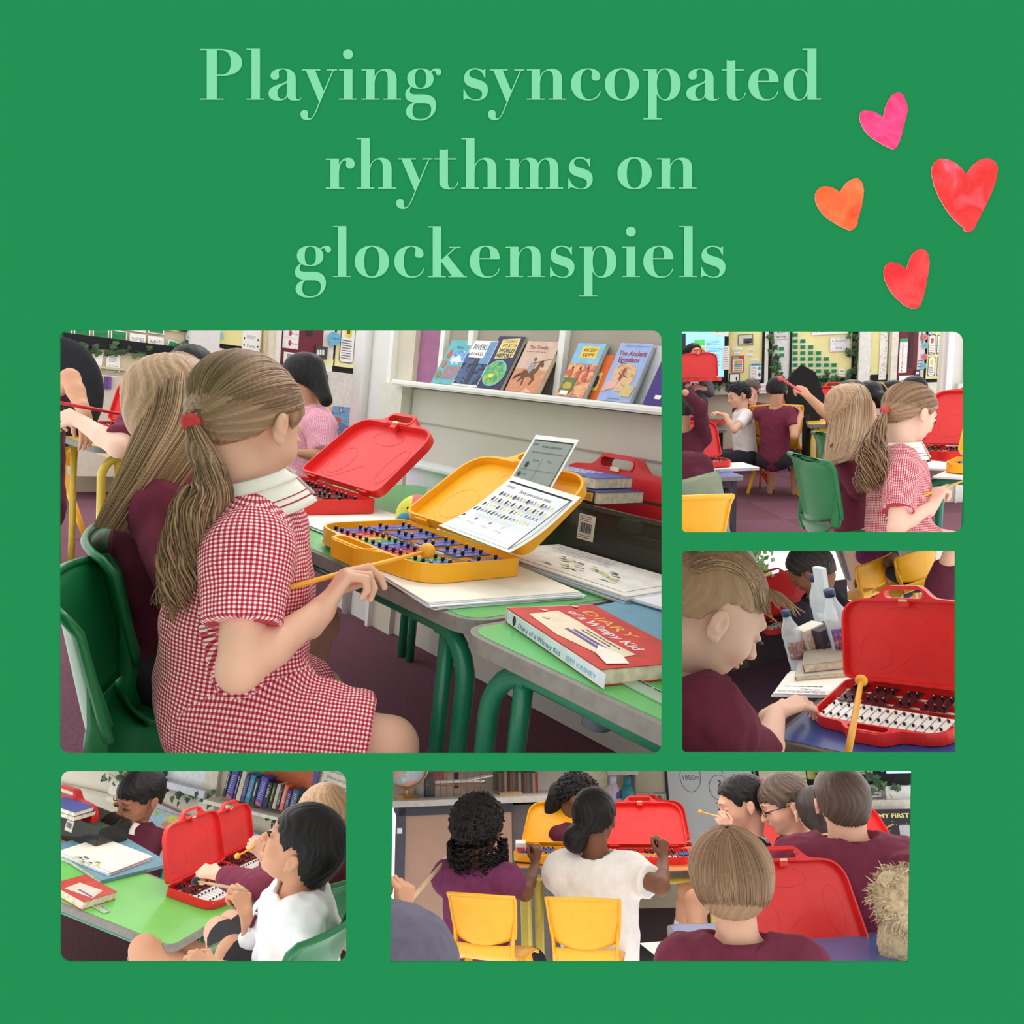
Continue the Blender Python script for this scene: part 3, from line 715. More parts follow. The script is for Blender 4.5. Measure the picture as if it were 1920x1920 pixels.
SKIN = dict(light=(226, 176, 150), fair=(232, 190, 168), brown=(164, 112, 84), dark=(120, 80, 60), tan=(205, 152, 120))
def skin_mat(k):
    c = SKIN[k]; l = (min(255, int(c[0] * .98)), int(c[1] * .72), int(c[2] * .72))
    return M_attr(((.0, c), (.35, c), (.75, l), (1., tuple(int(x * .5) for x in c))), .55, .25)
def cone_hand(f, wr, dr, pn, sc, thumb, curl=(.5, .6, .7, .8), spread=.06, grip=None, tcurl=.4):
    """palm, five bent fingers: wr wrist, dr along the hand, pn out of the back of the hand, thumb = +1/-1 side"""
    dr = nz(dr); pn = nz(np.array(pn) - dr * np.dot(pn, dr)); sd = np.cross(dr, pn) * thumb
    w = np.array(wr); pl = .078 * sc
    f.cone(w - dr * .03 * sc, w + dr * .01 * sc, .021 * sc, .019 * sc, .01)
    for j in range(4):
        o = (.024 - .0155 * j) * sc; base = w + dr * (pl - .004 * abs(j - 1) * sc) + sd * o
        f.cone(w + dr * .012 * sc + sd * o * .55, base, .0115 * sc, .0088 * sc, .009 * sc)
        ln = (.036, .040, .037, .029)[j] * sc; p = base; a = curl[j]; th = 0; sp = spread * (1.5 - j)
        for i, (q, r0, r1) in enumerate(((1., .0082, .0073), (.68, .0073, .0067), (.52, .0067, .0056))):
            th += a * (1.0, 1.15, .7)[i]
            d = nz(dr * math.cos(th) - pn * math.sin(th) + sd * sp * math.cos(th)); e = p + d * ln * q
            f.cone(p, e, r0 * sc, r1 * sc, .002 * sc); p = e
    # thumb leaves the side of the palm near its base
    p = w + dr * .02 * sc + sd * .018 * sc; q = p + nz(dr * .75 + sd * .75 - pn * .35) * .036 * sc
    f.cone(p, q, .012 * sc, .0095 * sc, .008 * sc)
    d = nz(dr * .85 + sd * (.35 - tcurl * .8) - pn * (.35 + tcurl * .5)); e = q + d * .027 * sc; f.cone(q, e, .0092 * sc, .0082 * sc, .003 * sc)
    d = nz(dr * .8 - sd * (tcurl * .9) - pn * (.45 + tcurl * .4)); f.cone(e, e + d * .021 * sc, .0082 * sc, .0066 * sc, .002 * sc)
def head_shape(f, c, B, H, ears=True, lips=True):
    g = lambda x, y, z: np.array(c) + B @ (np.array([x, y, z]) * H)
    E = lambda p, r, k=.03, op='add': f.ell(g(*p), [q * H for q in r], B, k * H, op)
    E((0, -.06, .13), (.355, .445, .37), .02); E((0, .13, -.08), (.285, .30, .34), .08); E((0, .15, -.30), (.205, .22, .17), .08)
    E((0, .30, -.40), (.085, .075, .065), .06)
    for s_ in (-1, 1): E((s_ * .155, .27, -.13), (.11, .10, .11), .07); E((s_ * .145, .455, .015), (.075, .055, .042), .05, 'sub')
    E((0, .36, .12), (.2, .08, .06), .06)
    f.cone(g(0, .41, .03), g(0, .50, -.115), .028 * H, .042 * H, .035 * H); E((0, .475, -.125), (.068, .05, .035), .03)
    if lips: E((0, .425, -.215), (.08, .035, .022), .015); E((0, .42, -.255), (.072, .035, .024), .015); E((0, .47, -.236), (.09, .03, .006), .012, 'sub')
    for s_ in (-1, 1):
        E((s_ * .145, .375, .012), (.07, .045, .035), .03)
        if ears:
            e = basis(B @ np.array([s_ * .55, 1, .1]), B[:, 2]) if False else B
            E((s_ * .372, -.04, -.06), (.032, .075, .118), .02); E((s_ * .40, -.06, -.03), (.028, .066, .09), .015)
            E((s_ * .43, -.03, -.04), (.03, .04, .062), .012, 'sub'); E((s_ * .372, -.005, -.155), (.028, .03, .035), .02)
def lip_attr(c, B, H, red_nose=False):
    def a(V):
        p = (V - np.array(c)) @ B / H
        l = np.exp(-((p[:, 0] / .085) ** 2 + ((p[:, 2] + .236) / .035) ** 2) ** 2) * (p[:, 1] > .3)
        e = .35 * np.exp(-(((np.abs(p[:, 0]) - .4) / .06) ** 2)) * (np.abs(p[:, 2]) < .2)
        return .1 + .65 * l + e * .5
    return a
def hairline(y, front=.30, nape=-.33, ear=.06, side=-.02):
    return np.interp(y, [-.55, -.34, -.17, -.06, .05, .13, .26, .36, .6], [nape - .04, nape, nape * .45 - .02, ear, ear + .03, side, front * .62, front, front])
def hair_piece(c, B, H, h, style, name, parent, off, mat, seed=1.):
    """scalp hair as a grooved cap; style: thick, front, nape, ear, amp, freq, extra"""
    st = dict(thick=.035, front=.30, nape=-.33, ear=.05, side=-.02, amp=.010, freq=46, extra=None, top=0., rough=0., cut=True, crown=(0, -.18))
    st.update(style)
    c = np.array(c); m = .85 * H + (st.get('pad', 0))
    f = Field(c - m, c + m, h)
    x, y, z = (q / H for q in f.local(B, c))
    t = st['thick']; rx, ry, rz = .355 + t, .445 + t, .37 + t + st['top']
    cz = .13
    xx, yy, zz = x, y + .06, z - cz
    low = np.clip(-(zz) / .5, 0, 1)                      # below the skull's widest point the hair hangs close to the head
    k0 = np.sqrt((xx / rx) ** 2 + (yy / ry) ** 2 + (np.where(zz < 0, zz * (1 - st.get('drop', .35) * (yy < .1)), zz) / rz) ** 2)
    d = (k0 - 1) * .38
    ph = np.arctan2(x - st['crown'][0], y - st['crown'][1]); w_ = ph + .35 * np.sin(z * 6 + seed) + .1 * np.sin(z * 17 + ph * 5)
    g = np.sin(w_ * st['freq'] / 2 + 2 * np.sin(w_ * 5 + seed)) * .6 + np.sin(w_ * st['freq'] * 1.31 + seed) * .4
    d = d - st['amp'] * g
    if st['rough']:
        d = d - st['rough'] * (np.sin(x * 43 + 3 * np.sin(z * 31)) * np.sin(y * 41 + 2 * np.sin(x * 29)) + np.sin(z * 47 + 3 * np.sin(y * 37)) * .6)
    if st['cut']:
        hl = hairline(y, st['front'], st['nape'], st['ear'], st['side'])
        jag = st.get('jag', 1.) * (.018 * np.sin(ph * 31 + seed) + .012 * np.sin(ph * 57))
        d = np.maximum(d, (hl + jag - z) * .7)
        d = np.maximum(d, -(k0 * .0 + (np.sqrt((xx / (.355 - .03)) ** 2 + (yy / (.445 - .03)) ** 2 + (zz / .34) ** 2) - 1) * .38) * 1.0) if False else d
    f.a = (d * H).astype(np.float32)
    if st['extra']: st['extra'](f, lambda x_, y_, z_: c + B @ (np.array([x_, y_, z_]) * H), B, H)
    v, q = f.mesh()
    def at(V):
        p = (V - c) @ B / H; ph_ = np.arctan2(p[:, 0] - st['crown'][0], p[:, 1] - st['crown'][1]); w2 = ph_ + .35 * np.sin(p[:, 2] * 6 + seed)
        return .5 + st.get('stripe', .7) * (.28 * np.sin(w2 * 23 + 2 * np.sin(w2 * 5 + seed)) + .2 * np.sin(w2 * 61 + seed * 2))
    return np_object(name, [(v, q)], [mat], parent, off, attr=at)
HAIRS = dict(black=((0, (9, 8, 9)), (.5, (19, 17, 18)), (1, (40, 35, 36))), blonde=((0, (124, 97, 72)), (.45, (166, 132, 99)), (1, (206, 171, 134))),
             dblonde=((0, (114, 86, 64)), (.5, (152, 117, 88)), (1, (188, 150, 115))), brown=((0, (46, 34, 28)), (.5, (82, 64, 52)), (1, (122, 98, 80))),
             dark=((0, (28, 22, 22)), (.5, (52, 42, 40)), (1, (86, 72, 66))))
def hair_mat(k): return M_attr(HAIRS[k], .5, .25 if k == 'black' else .4)
def strands(name, parent, off, guides, mat, r=.0012, seed=3, n=8):
    """fine locks: guides = list of point lists (numpy), drawn as tapering three-sided tubes"""
    V = []; Q = []; A = []; k = 0; rd = np.random.RandomState(seed)
    for g in guides:
        g = np.asarray(g); m = len(g); t = np.gradient(g, axis=0); t /= np.linalg.norm(t, axis=1)[:, None] + 1e-9
        ref = np.array([0., 1., 0]) if abs(t[0][1]) < .8 else np.array([1., 0, 0]); e1 = np.cross(t, ref); e1 /= np.linalg.norm(e1, axis=1)[:, None] + 1e-9; e2 = np.cross(t, e1)
        s_ = np.linspace(0, 1, m); rr = (r * (.55 + .9 * rd.rand()) * np.minimum(1, (1.04 - s_) * 5) * np.minimum(1, .3 + s_ * 6))[:, None]
        ring = [g + (e1 * math.cos(a) + e2 * math.sin(a)) * rr for a in (0, 2.094, 4.189)]
        V.append(np.stack(ring, 1).reshape(-1, 3)); A.append(np.full(3 * m, rd.rand()))
        i = np.arange(m - 1)[:, None] * 3
        for a in range(3): b = (a + 1) % 3; Q.append(np.concatenate([i + a, i + b, i + b + 3, i + a + 3], 1) + k)
        k += 3 * m
    V = np.concatenate(V); Q = np.concatenate(Q); A = np.concatenate(A)
    me_q = [(V, Q)]
    global flip_fix
    keep = flip_fix; flip_fix = lambda v, q: q
    o = np_object(name, me_q, [mat], parent, off, attr=A); flip_fix = keep
    return o
def spline(pts, n):
    pts = [np.array(p, float) for p in pts]; pts = [2 * pts[0] - pts[1]] + pts + [2 * pts[-1] - pts[-2]]; o = []
    segs = len(pts) - 3
    for i in range(n):
        u = i / (n - 1) * segs; j = min(int(u), segs - 1); t = u - j; p0, p1, p2, p3 = pts[j:j + 4]
        o.append(.5 * ((2 * p1) + (-p0 + p2) * t + (2 * p0 - 5 * p1 + 4 * p2 - p3) * t * t + (-p0 + 3 * p1 - 3 * p2 + p3) * t ** 3))
    return np.array(o)

class Person:
    def __init__(s, label, skin, base, J, H=.212, face=None, up=(0, 0, 1), h=.006, hh=.004, name='person', group=None, cat='person', scale=1.):
        """J: joints in world space (px, py, depth); face: direction the face looks; base: where the body rests"""
        s.J = {k: np.array(v if isinstance(v, (Vector, np.ndarray)) else P(*v)) for k, v in J.items()}; s.H = H; s.h = h; s.hh = hh; s.k = scale
        s.base = np.array(base if isinstance(base, (Vector, np.ndarray)) else P(*base)); s.root = thing(name, label, cat, Matrix.Translation(Vector(s.base)), group)
        s.skin = skin_mat(skin)
        s.sdir = None
        if 'head' in s.J:
            s.B = basis(face, up); s.c = s.J['head']
        s.B0 = None
        if 'ls' in s.J and 'rs' in s.J:
            s.rt = nz(s.J['rs'] - s.J['ls']); s.upv = nz(s.J['nb'] - s.J['pe']) if 'pe' in s.J else np.array([0, 0, 1.])
            s.fw = nz(np.cross(s.upv, s.rt)); s.rt = np.cross(s.fw, s.upv) ; s.rt = nz(s.rt); s.TB = np.stack([s.rt, s.fw, s.upv], 1)
            s.sw = np.linalg.norm(s.J['rs'] - s.J['ls'])
    def lerp(s, a, b, t): return s.J[a] * (1 - t) + s.J[b] * t
    def torso(s, f, off=0., k=.03, belly=1., skirt=False):
        J = s.J; q = s.k; w = s.sw / 2
        f.ell(s.lerp('pe', 'nb', .70), [w * .92 + off, .088 * q + off, .15 * q + off], s.TB, k)
        f.ell(s.lerp('pe', 'nb', .38), [w * .80 * belly + off, .082 * q * belly + off, .16 * q + off], s.TB, k)
        f.ell(s.lerp('pe', 'nb', .05), [w * .88 + off, .092 * q + off, .12 * q + off], s.TB, k)
        f.cone(J['ls'], J['rs'], .042 * q + off, .042 * q + off, k)
        n = s.lerp('pe', 'nb', .97)
        for a in ('ls', 'rs'): f.cone(n, J[a] * .9 + n * .1, .036 * q + off * .6, .04 * q + off, k)
    def body(s, hands=None, head=True, neck=True, torso=True, legs=True, ears=True, arms='lr', feet=True):
        J = s.J; q = s.k; pieces = []
        pts = np.array([v for v in J.values()]); lo = pts.min(0) - .16; hi = pts.max(0) + .16
        f = Field(lo, hi, s.h)
        if torso and 'ls' in J and 'pe' in J: s.torso(f, -.004)
        if neck and 'nb' in J and 'head' in J:
            nk = s.c + s.B @ np.array([0, -.14, -.26]) * s.H
            f.cone(J['nb'], nk, .047 * q, .047 * q, .02)
        for a in arms:
            sh, el, wr = a + 's', a + 'e', a + 'w'
            if sh in J and el in J: f.cone(J[sh], J[el], .036 * q, .029 * q, .02)
            if el in J and wr in J: m = J[el] * .62 + J[wr] * .38; f.cone(J[el], m, .029 * q, .0285 * q, .012); f.cone(m, J[wr], .0285 * q, .0195 * q, .01)
        for a in 'lr':
            hp, kn, an = a + 'h', a + 'k', a + 'a'
            if hp in J and kn in J: f.cone(J[hp], J[kn], .068 * q, .047 * q, .03)
            if kn in J and an in J: m = J[kn] * .65 + J[an] * .35; f.cone(J[kn], m, .045 * q, .043 * q, .015); f.cone(m, J[an], .043 * q, .027 * q, .012)
        if 'head' in J:
            if s.hh >= s.h: head_shape(f, s.c, s.B, s.H, ears)
            else:
                g = Field(s.c - .66 * s.H, s.c + .66 * s.H, s.hh); nk = s.c + s.B @ np.array([0, -.14, -.26]) * s.H
                head_shape(g, s.c, s.B, s.H, ears)
                if 'nb' in J and neck: g.cone(J['nb'], nk, .047 * q, .047 * q, .02)
                pieces.append(g.mesh())
        for hd in (hands or []):
            w_ = np.array(hd['w']) if 'w' in hd else J[hd['a'] + 'w']; hs = hd.get('sc', .86) * q
            g = Field(w_ - .16 * hs, w_ + .16 * hs, hd.get('h', .0024))
            if hd['a'] + 'e' in J:
                el = J[hd['a'] + 'e']; m = el * .62 + w_ * .38; g.cone(m, w_, .0285 * q, .0195 * q, .01)
            cone_hand(g, w_, hd['d'], hd['n'], hs, hd.get('t', 1), hd.get('curl', (.5, .6, .7, .8)), hd.get('spread', .06), tcurl=hd.get('tc', .4))
            pieces.append(g.mesh())
        pieces.append(f.mesh())
        at = lip_attr(s.c, s.B, s.H) if 'head' in J else (lambda V: np.full(len(V), .1))
        s.body_o = np_object('body', pieces, [s.skin], s.root, s.base, attr=at)
        return s
    def eyes(s, lid=.5, brow=True, closed=False, browc=(40, 28, 24), iris=(60, 38, 26), look=(0, 1, 0)):
        g = lambda x, y, z: s.c + s.B @ (np.array([x, y, z]) * s.H)
        for sd in (-1, 1):
            c = g(sd * .142, .365, .012) - s.base; mb = MB(); R = .044 * s.H
            T = Matrix.Translation(Vector(c)) @ Matrix(s.B.tolist()).to_4x4()
            if not closed: mb.ball((0, 0, 0), R, M((236, 232, 228), .2, 0), T=T @ Matrix.Scale(1.25, 4, (1, 0, 0)), n=14)
            d = nz(look)
            if not closed: mb.ball(Vector(d * R * .62), R * .5, M(iris, .15, 0), T=T, n=10); mb.build('eye', s.root)
            mb = MB()
            for zz, rr, nm in ((.036, .006, 'l'),): mb.tube([Vector(g(sd * (.145 + a), .452 - abs(a) * .45 * (1 + 1.2 * (a > 0)), .030 - a * a * 2.6 - (1 - lid) * .03)) - Vector(s.base) for a in (-.07, -.04, 0, .04, .075)], [.002 * s.H / .2, .003 * s.H / .2, .0032 * s.H / .2, .003 * s.H / .2, .001], M((34, 24, 22), .6, 0), 5)
            mb.build('eyelash', s.root)
            if brow:
                mb = MB(); mb.tube([Vector(g(sd * (.14 + a), .455 - abs(a) * .5, .115 + .018 * math.cos(a * 12))) - Vector(s.base) for a in (-.09, -.05, 0, .05, .1)], [.001, .0028, .0032, .0026, .0008], M(browc, .8, 0), 6, flat=.6); mb.build('eyebrow', s.root)
        return s
    def hair(s, kind, **st):
        s.hair_o = hair_piece(s.c, s.B, s.H, st.pop('h', s.hh), st, st.pop('name', 'hair'), s.root, s.base, hair_mat(kind), st.pop('seed', 1.)); return s
    def shirt(s, mat, sleeve=.55, off=.011, name='shirt', arms='lr', skirt=0, wr=.004, extra=None, belly=1.08, cuff=.0, gather=0, h=None, hem=None, bones=None, low=True):
        """sleeve < 1: to that share of the upper arm; > 1: to (sleeve-1) of the forearm"""
        J = s.J; q = s.k; pts = [J[k] for k in ('nb', 'ls', 'rs', 'pe') if k in J]
        for a in arms:
            if a + 'e' in J: pts.append(J[a + 'e'])
            if sleeve > 1 and a + 'w' in J: pts.append(J[a + 'w'])
        if skirt:
            for a in 'lr':
                if a + 'k' in J: pts.append(J[a + 'k'])
        pts = np.array(pts); f = Field(pts.min(0) - .2, pts.max(0) + .2, h or s.h)
        s.torso(f, off, .035, belly)
        for a in arms:
            if a + 'e' not in J: continue
            sh, el = J[a + 's'], J[a + 'e']
            if sleeve <= 1: e = sh * (1 - sleeve) + el * sleeve; f.cone(sh, e, (.044 + gather) * q + off * .6, (.042 + gather * .6 + cuff) * q + off * .6, .025, flat=(0, 1))
            else:
                wr_ = J[a + 'w']; t = sleeve - 1; e = el * (1 - t) + wr_ * t
                f.cone(sh, el, .046 * q + off * .6, .038 * q + off * .5, .02); f.cone(el, e, .038 * q + off * .5, (.026 + cuff) * q + off * .5, .015, flat=(0, 1))
        if skirt:
            for a in 'lr':
                if a + 'k' in J: e = J[a + 'h'] * (1 - skirt) + J[a + 'k'] * skirt; f.cone(J[a + 'h'], e, .086 * q, .074 * q, .06, flat=(0, 1))
        if extra: extra(f)
        # open neck
        if 'head' in J:
            nk = s.c + s.B @ np.array([0, -.14, -.26]) * s.H; f.cone(J['nb'] * .84 + nk * .16, J['nb'] * -.3 + nk * 1.3, .06 * q, .085 * q, .006, 'sub')
        if wr:
            X, Y, Z = np.broadcast_arrays(*f.grid(tuple(slice(0, n) for n in f.n))); V = np.stack([X, Y, Z], -1)
            cen = s.lerp('pe', 'nb', .5)
            f.a = f.a + (wr * (wob(V, 26, 1.3) + .6 * wob(V[..., ::-1] * np.array([1, 1, -1]), 55, 2.))).astype(np.float32)
        v, qd = f.mesh(); uv = None
        if bones is None: bones = [(J['pe'] - s.upv * .1, J['nb'], s.sw * .42)] + [(J[a + 's'], J[a + 'e'], .05) for a in arms if a + 'e' in J] + ([(J[a + 'h'], J[a + 'k'], .075) for a in 'lr' if a + 'k' in J] if skirt else [])
        return np_object(name, [(v, qd)], [mat], s.root, s.base, uv=bone_uv(bones), attr=np.full(len(v), .5))
    def legs_cloth(s, mat, upto=1.0, name='trousers', off=.012, lower=0.):
        J = s.J; q = s.k; pts = [J[k] for k in ('pe', 'lh', 'rh', 'lk', 'rk', 'la', 'ra') if k in J]; pts = np.array(pts); f = Field(pts.min(0) - .15, pts.max(0) + .15, s.h)
        f.ell(J['pe'], [s.sw * .5 * .95, .1 * q, .1 * q], s.TB, .03)
        for a in 'lr':
            if a + 'k' in J and a + 'h' in J:
                e = J[a + 'h'] * (1 - upto) + J[a + 'k'] * upto; f.cone(J[a + 'h'], e, .07 * q + off, .05 * q + off, .03, flat=(0, 1 if upto < 1 else 0))
                if lower and a + 'a' in J: g = J[a + 'k'] * (1 - lower) + J[a + 'a'] * lower; f.cone(J[a + 'k'], g, .05 * q + off, .042 * q + off, .02, flat=(0, 1))
        v, qd = f.mesh(); return np_object(name, [(v, qd)], [mat], s.root, s.base, uv=bone_uv([(J[a + 'h'], J[a + 'k'], .075) for a in 'lr' if a + 'k' in J]), attr=np.full(len(v), .5))
    def collar(s, mat, r0=.068, r1=.06, hgt=.035, gap=.5, name='collar', mat2=None, tilt=0., drop=.0, dz=0., droop=.6):
        """folded band round the neck: stands up, then folds down outwards"""
        J = s.J; nk = s.c + s.B @ np.array([0, -.14, -.26]) * s.H; ax = nz(nk - J['nb']); fw = nz(s.fw - ax * np.dot(s.fw, ax)); rt = np.cross(fw, ax)
        b = J['nb'] + ax * dz; mb = MB(); n = 28
        def fn(u, v):
            a = gap + (2 * PI - 2 * gap) * u; dirn = rt * math.sin(a) + fw * math.cos(a)
            if v < .35: k = v / .35; r = r0 * (1 - k) + r1 * k; z = .3 * hgt + hgt * .75 * k
            else: k = (v - .35) / .65; r = r1 + .004 + (r0 * 1.18 - r1) * k; z = hgt * 1.05 - hgt * (1.05 + droop) * k
            front = .5 + .5 * math.cos(a)
            return Vector(b + dirn * (r * s.k) + ax * ((z - front * (drop + .01)) * s.k) + fw * front * .012 * s.k - s.base)
        mb.shell(fn, n, 10, .0025, mat)
        if mat2 is not None:
            mb.tube([fn(i / n, .86) + Vector(nz(np.array(fn(i / n, .86)) - np.array(b - s.base))) * .0022 for i in range(n + 1)], .0013, mat2, 5); mb.tube([fn(i / n, .77) + Vector(nz(np.array(fn(i / n, .77)) - np.array(b - s.base))) * .0022 for i in range(n + 1)], .0009, mat2, 5)
        return mb.build(name, s.root)
    def shoe(s, a, rgb=(24, 24, 26), ln=.2, dirn=None, name='shoe'):
        an = s.J[a + 'a']; d = nz(dirn if dirn is not None else s.fw); f = Field(an - .2, an + .2, s.h)
        dn = np.array([0, 0, -1.]); f.cone(an + dn * .045 - d * .02, an + dn * .055 + d * ln * .6, .034, .03, .02); f.cone(an + dn * .01, an + dn * .05, .032, .034, .02)
        v, q = f.mesh(); return np_object(name, [(v, q)], [M(rgb, .35, .05)], s.root, s.base)
    def sock(s, a, rgb=(236, 236, 240), t=.7):
        k, an = s.J[a + 'k'], s.J[a + 'a']; f = Field(np.minimum(k, an) - .1, np.maximum(k, an) + .1, s.h); e = k * (1 - t) + an * t
        f.cone(e, an, .036, .034, .01, flat=(1, 0)); v, q = f.mesh(); return np_object('sock', [(v, q)], [M(rgb, .9, .05)], s.root, s.base)

def kid(room, label, skin, head, face, fdir, hair, top, arms=None, H=.205, lean=0., h=.008, hh=.007, legs=None, bottom=None, sleeve=.6, hstyle=None, hands=None, collar=None, side=0., seat=False, up=None, neck=.155, q=1., shirt='polo_shirt', off=.012, torso=.36, wr=.004, eyes=None, group=None, drop=.16):
    """seated child from head place and torso direction; arms: {'r': (elbow, wrist)} in pixels and depth"""
    Hd = np.array(P(*head)); U = np.array(room.up); f = nz(np.array(fdir, float)); f = nz(f - U * (f @ U)); r = np.cross(f, U)
    spine = nz(U - f * lean + r * side)
    nb = Hd - spine * neck * q - f * .02; J = dict(head=Hd, nb=nb, rs=nb + r * .132 * q - spine * .035 * q, ls=nb - r * .132 * q - spine * .035 * q, pe=nb - nz(U - f * (lean * .8) + r * side) * torso * q)
    for a in 'rl':
        sg = 1 if a == 'r' else -1; sh = J[a + 's']
        if arms and a in arms:
            e, w_ = arms[a]; J[a + 'e'] = np.array(P(*e)); 
            if w_ is not None: J[a + 'w'] = np.array(P(*w_))
        elif arms is None or arms.get('auto'):
            J[a + 'e'] = sh - U * .20 * q + f * .06 + r * sg * .03; J[a + 'w'] = J[a + 'e'] + f * .17 * q + U * .04 - r * sg * .04
        J[a + 'h'] = J['pe'] + r * sg * .075; 
        if legs: J[a + 'k'] = J[a + 'h'] + f * .33 * q + r * sg * .03; J[a + 'a'] = J[a + 'k'] - U * .35 * q - f * .03
    if isinstance(legs, dict): J.update({k: np.array(P(*v)) for k, v in legs.items()})
    pp = Person(label, skin, Vector(J['pe']), J, H=H, face=face, up=tuple(U) if up is None else up, h=h, hh=hh, group=group); pp.k = q
    am = ''.join(a for a in 'lr' if a + 'e' in J)
    pp.body(arms=am, legs=bool(legs), hands=[dict(hd, h=hd.get('h', max(.0026, h * .5))) for hd in (hands or [])])
    pp.shirt(top, sleeve=sleeve, off=off, arms=am, h=h, name=shirt, wr=wr)
    if legs: pp.legs_cloth(bottom or M((44, 42, 48), .9), upto=.85 if bottom is None else 1., lower=0 if bottom is None else .9, name='trousers')
    if hair: pp.hair(hair, **(hstyle or {}))
    if collar is not None: pp.collar(collar)
    if eyes is not None: pp.eyes(**eyes)
    return pp
# ================================================================ walls of a room: places on them, trimming to the room's own space
class Wall:
    """vertical plane in a room: runs along angle ang, faces the viewer, c metres ahead along its normal"""
    def __init__(s, room, ang, c):
        s.r = room; a = math.radians(ang); s.e = Vector((math.cos(a), math.sin(a), 0)); s.n = Vector((s.e.y, -s.e.x, 0)); s.c = c; s.foot = -s.n * c
    def uv(s, px, py, off=0.):
        d = s.r.R.transposed() @ (P(px, py, 1) - CAM); k = (s.c - off) / -(s.n @ d); q = d * k
        return (q.x - s.foot.x) * s.e.x + (q.y - s.foot.y) * s.e.y, q.z + s.r.h
    def T(s, u, v, off=0., tilt=0., roll=0.):
        o = s.foot + s.e * u + s.n * off
        L = Matrix(((s.e.x, 0, s.n.x, o.x), (s.e.y, 0, s.n.y, o.y), (0, 1, 0, v), (0, 0, 0, 1)))
        return s.r.Mx @ L @ Matrix.Rotation(-tilt, 4, 'X') @ Matrix.Rotation(roll, 4, 'Z')
    def slab(s, name, u0, v0, u1, v1, off0, off1, mat, parent=None, bev=0):
        """box on the wall from off0 to off1 in front of it"""
        off0 = off0 if off0 < 0 else max(off0, .002)
        mb = MB(); mb.box(((u1 + u0) / 2, (v0 + v1) / 2, (off0 + off1) / 2), (u1 - u0, v1 - v0, off1 - off0), mat, bev=bev)
        o = mb.build(name, parent)
        if parent is None: o.matrix_world = s.T(0, 0)
        return o
    def px(s, name, box, off0, off1, mat, parent=None):
        """same, spanning the pixel box (x0, y0, x1, y1) seen at off1"""
        xm, ym = (box[0] + box[2]) / 2, (box[1] + box[3]) / 2
        u0 = s.uv(box[0], ym, off1)[0]; u1 = s.uv(box[2], ym, off1)[0]; v1 = s.uv(xm, box[1], off1)[1]; v0 = s.uv(xm, box[3], off1)[1]
        return s.slab(name, u0, v0, u1, v1, off0, off1, mat, parent)
    def span(s, box, off=0.):
        xm, ym = (box[0] + box[2]) / 2, (box[1] + box[3]) / 2
        u0 = s.uv(box[0], ym, off)[0]; u1 = s.uv(box[2], ym, off)[0]; v1 = s.uv(xm, box[1], off)[1]; v0 = s.uv(xm, box[3], off)[1]
        return u0, v0, u1, v1
    def sheet(s, box, t, mat, off=.002, side=None, r=0, tilt=0., roll=0.):
        u0, v0, u1, v1 = s.span(box, off); sh = Sheet(u1 - u0, v1 - v0, t, mat, side, r); sh.T = s.T(u0, v0, off, tilt, roll); return sh
def ivy(name, label, pts, T=None, size=.03, n=None, spread=.02, seed=1, nrm=None, group='ivy garlands', hang=0.):
    """garland: thin stem through world points with lobed leaves"""
    rd = random.Random(seed); pts = [Vector(p) for p in pts]; mb = MB(); o = pts[0].copy()
    stem = M((60, 84, 52), .7, .1); l1 = M((70, 104, 62), .6, .1, 60); l2 = M((52, 78, 54), .6, .1, 60)
    mb.tube([p - o for p in pts], .0018, stem, 4)
    L = [0]
    for a, b in zip(pts, pts[1:]): L.append(L[-1] + (b - a).length)
    n = n or int(L[-1] / (size * .75)); nrm = Vector(nrm or (0, -1, 0)).normalized()
    shape = [(0, 0), (.25, .12), (.5, .02), (.42, .3), (.6, .45), (.32, .5), (.1, .95), (0, 1.0), (-.1, .95), (-.32, .5), (-.6, .45), (-.42, .3), (-.5, .02), (-.25, .12)]
    for i in range(n):
        d = rd.random() * L[-1]; k = max(j for j in range(len(pts)) if L[j] <= d); k = min(k, len(pts) - 2); t = (d - L[k]) / max(1e-6, L[k + 1] - L[k])
        p = pts[k].lerp(pts[k + 1], t) + Vector((rd.uniform(-1, 1), rd.uniform(-.5, .5), rd.uniform(-1, 1) - hang)) * spread + nrm * (.008 + .01 * rd.random())
        a = rd.uniform(-2.6, 2.6) + PI; z = (nrm + Vector((rd.uniform(-.5, .5), rd.uniform(-.3, .3), rd.uniform(-.5, .5)))).normalized(); y = Vector((math.sin(a), 0, math.cos(a))); y = (y - z * y.dot(z)).normalized(); x = y.cross(z)
        sz = size * rd.uniform(.7, 1.15); b = len(mb.v)
        vs = [p - o + x * (q[0] * sz) + y * (q[1] * sz) + z * (-abs(q[0]) * sz * .25) for q in shape] + [p - o + y * sz * .45 + z * sz * .08]
        mb.add(vs, [(j, (j + 1) % 14, 14) for j in range(14)], rd.choice((l1, l2)))
    ob = mb.build(name); ob.location = o; tag(ob, label, 'garland', group); return ob
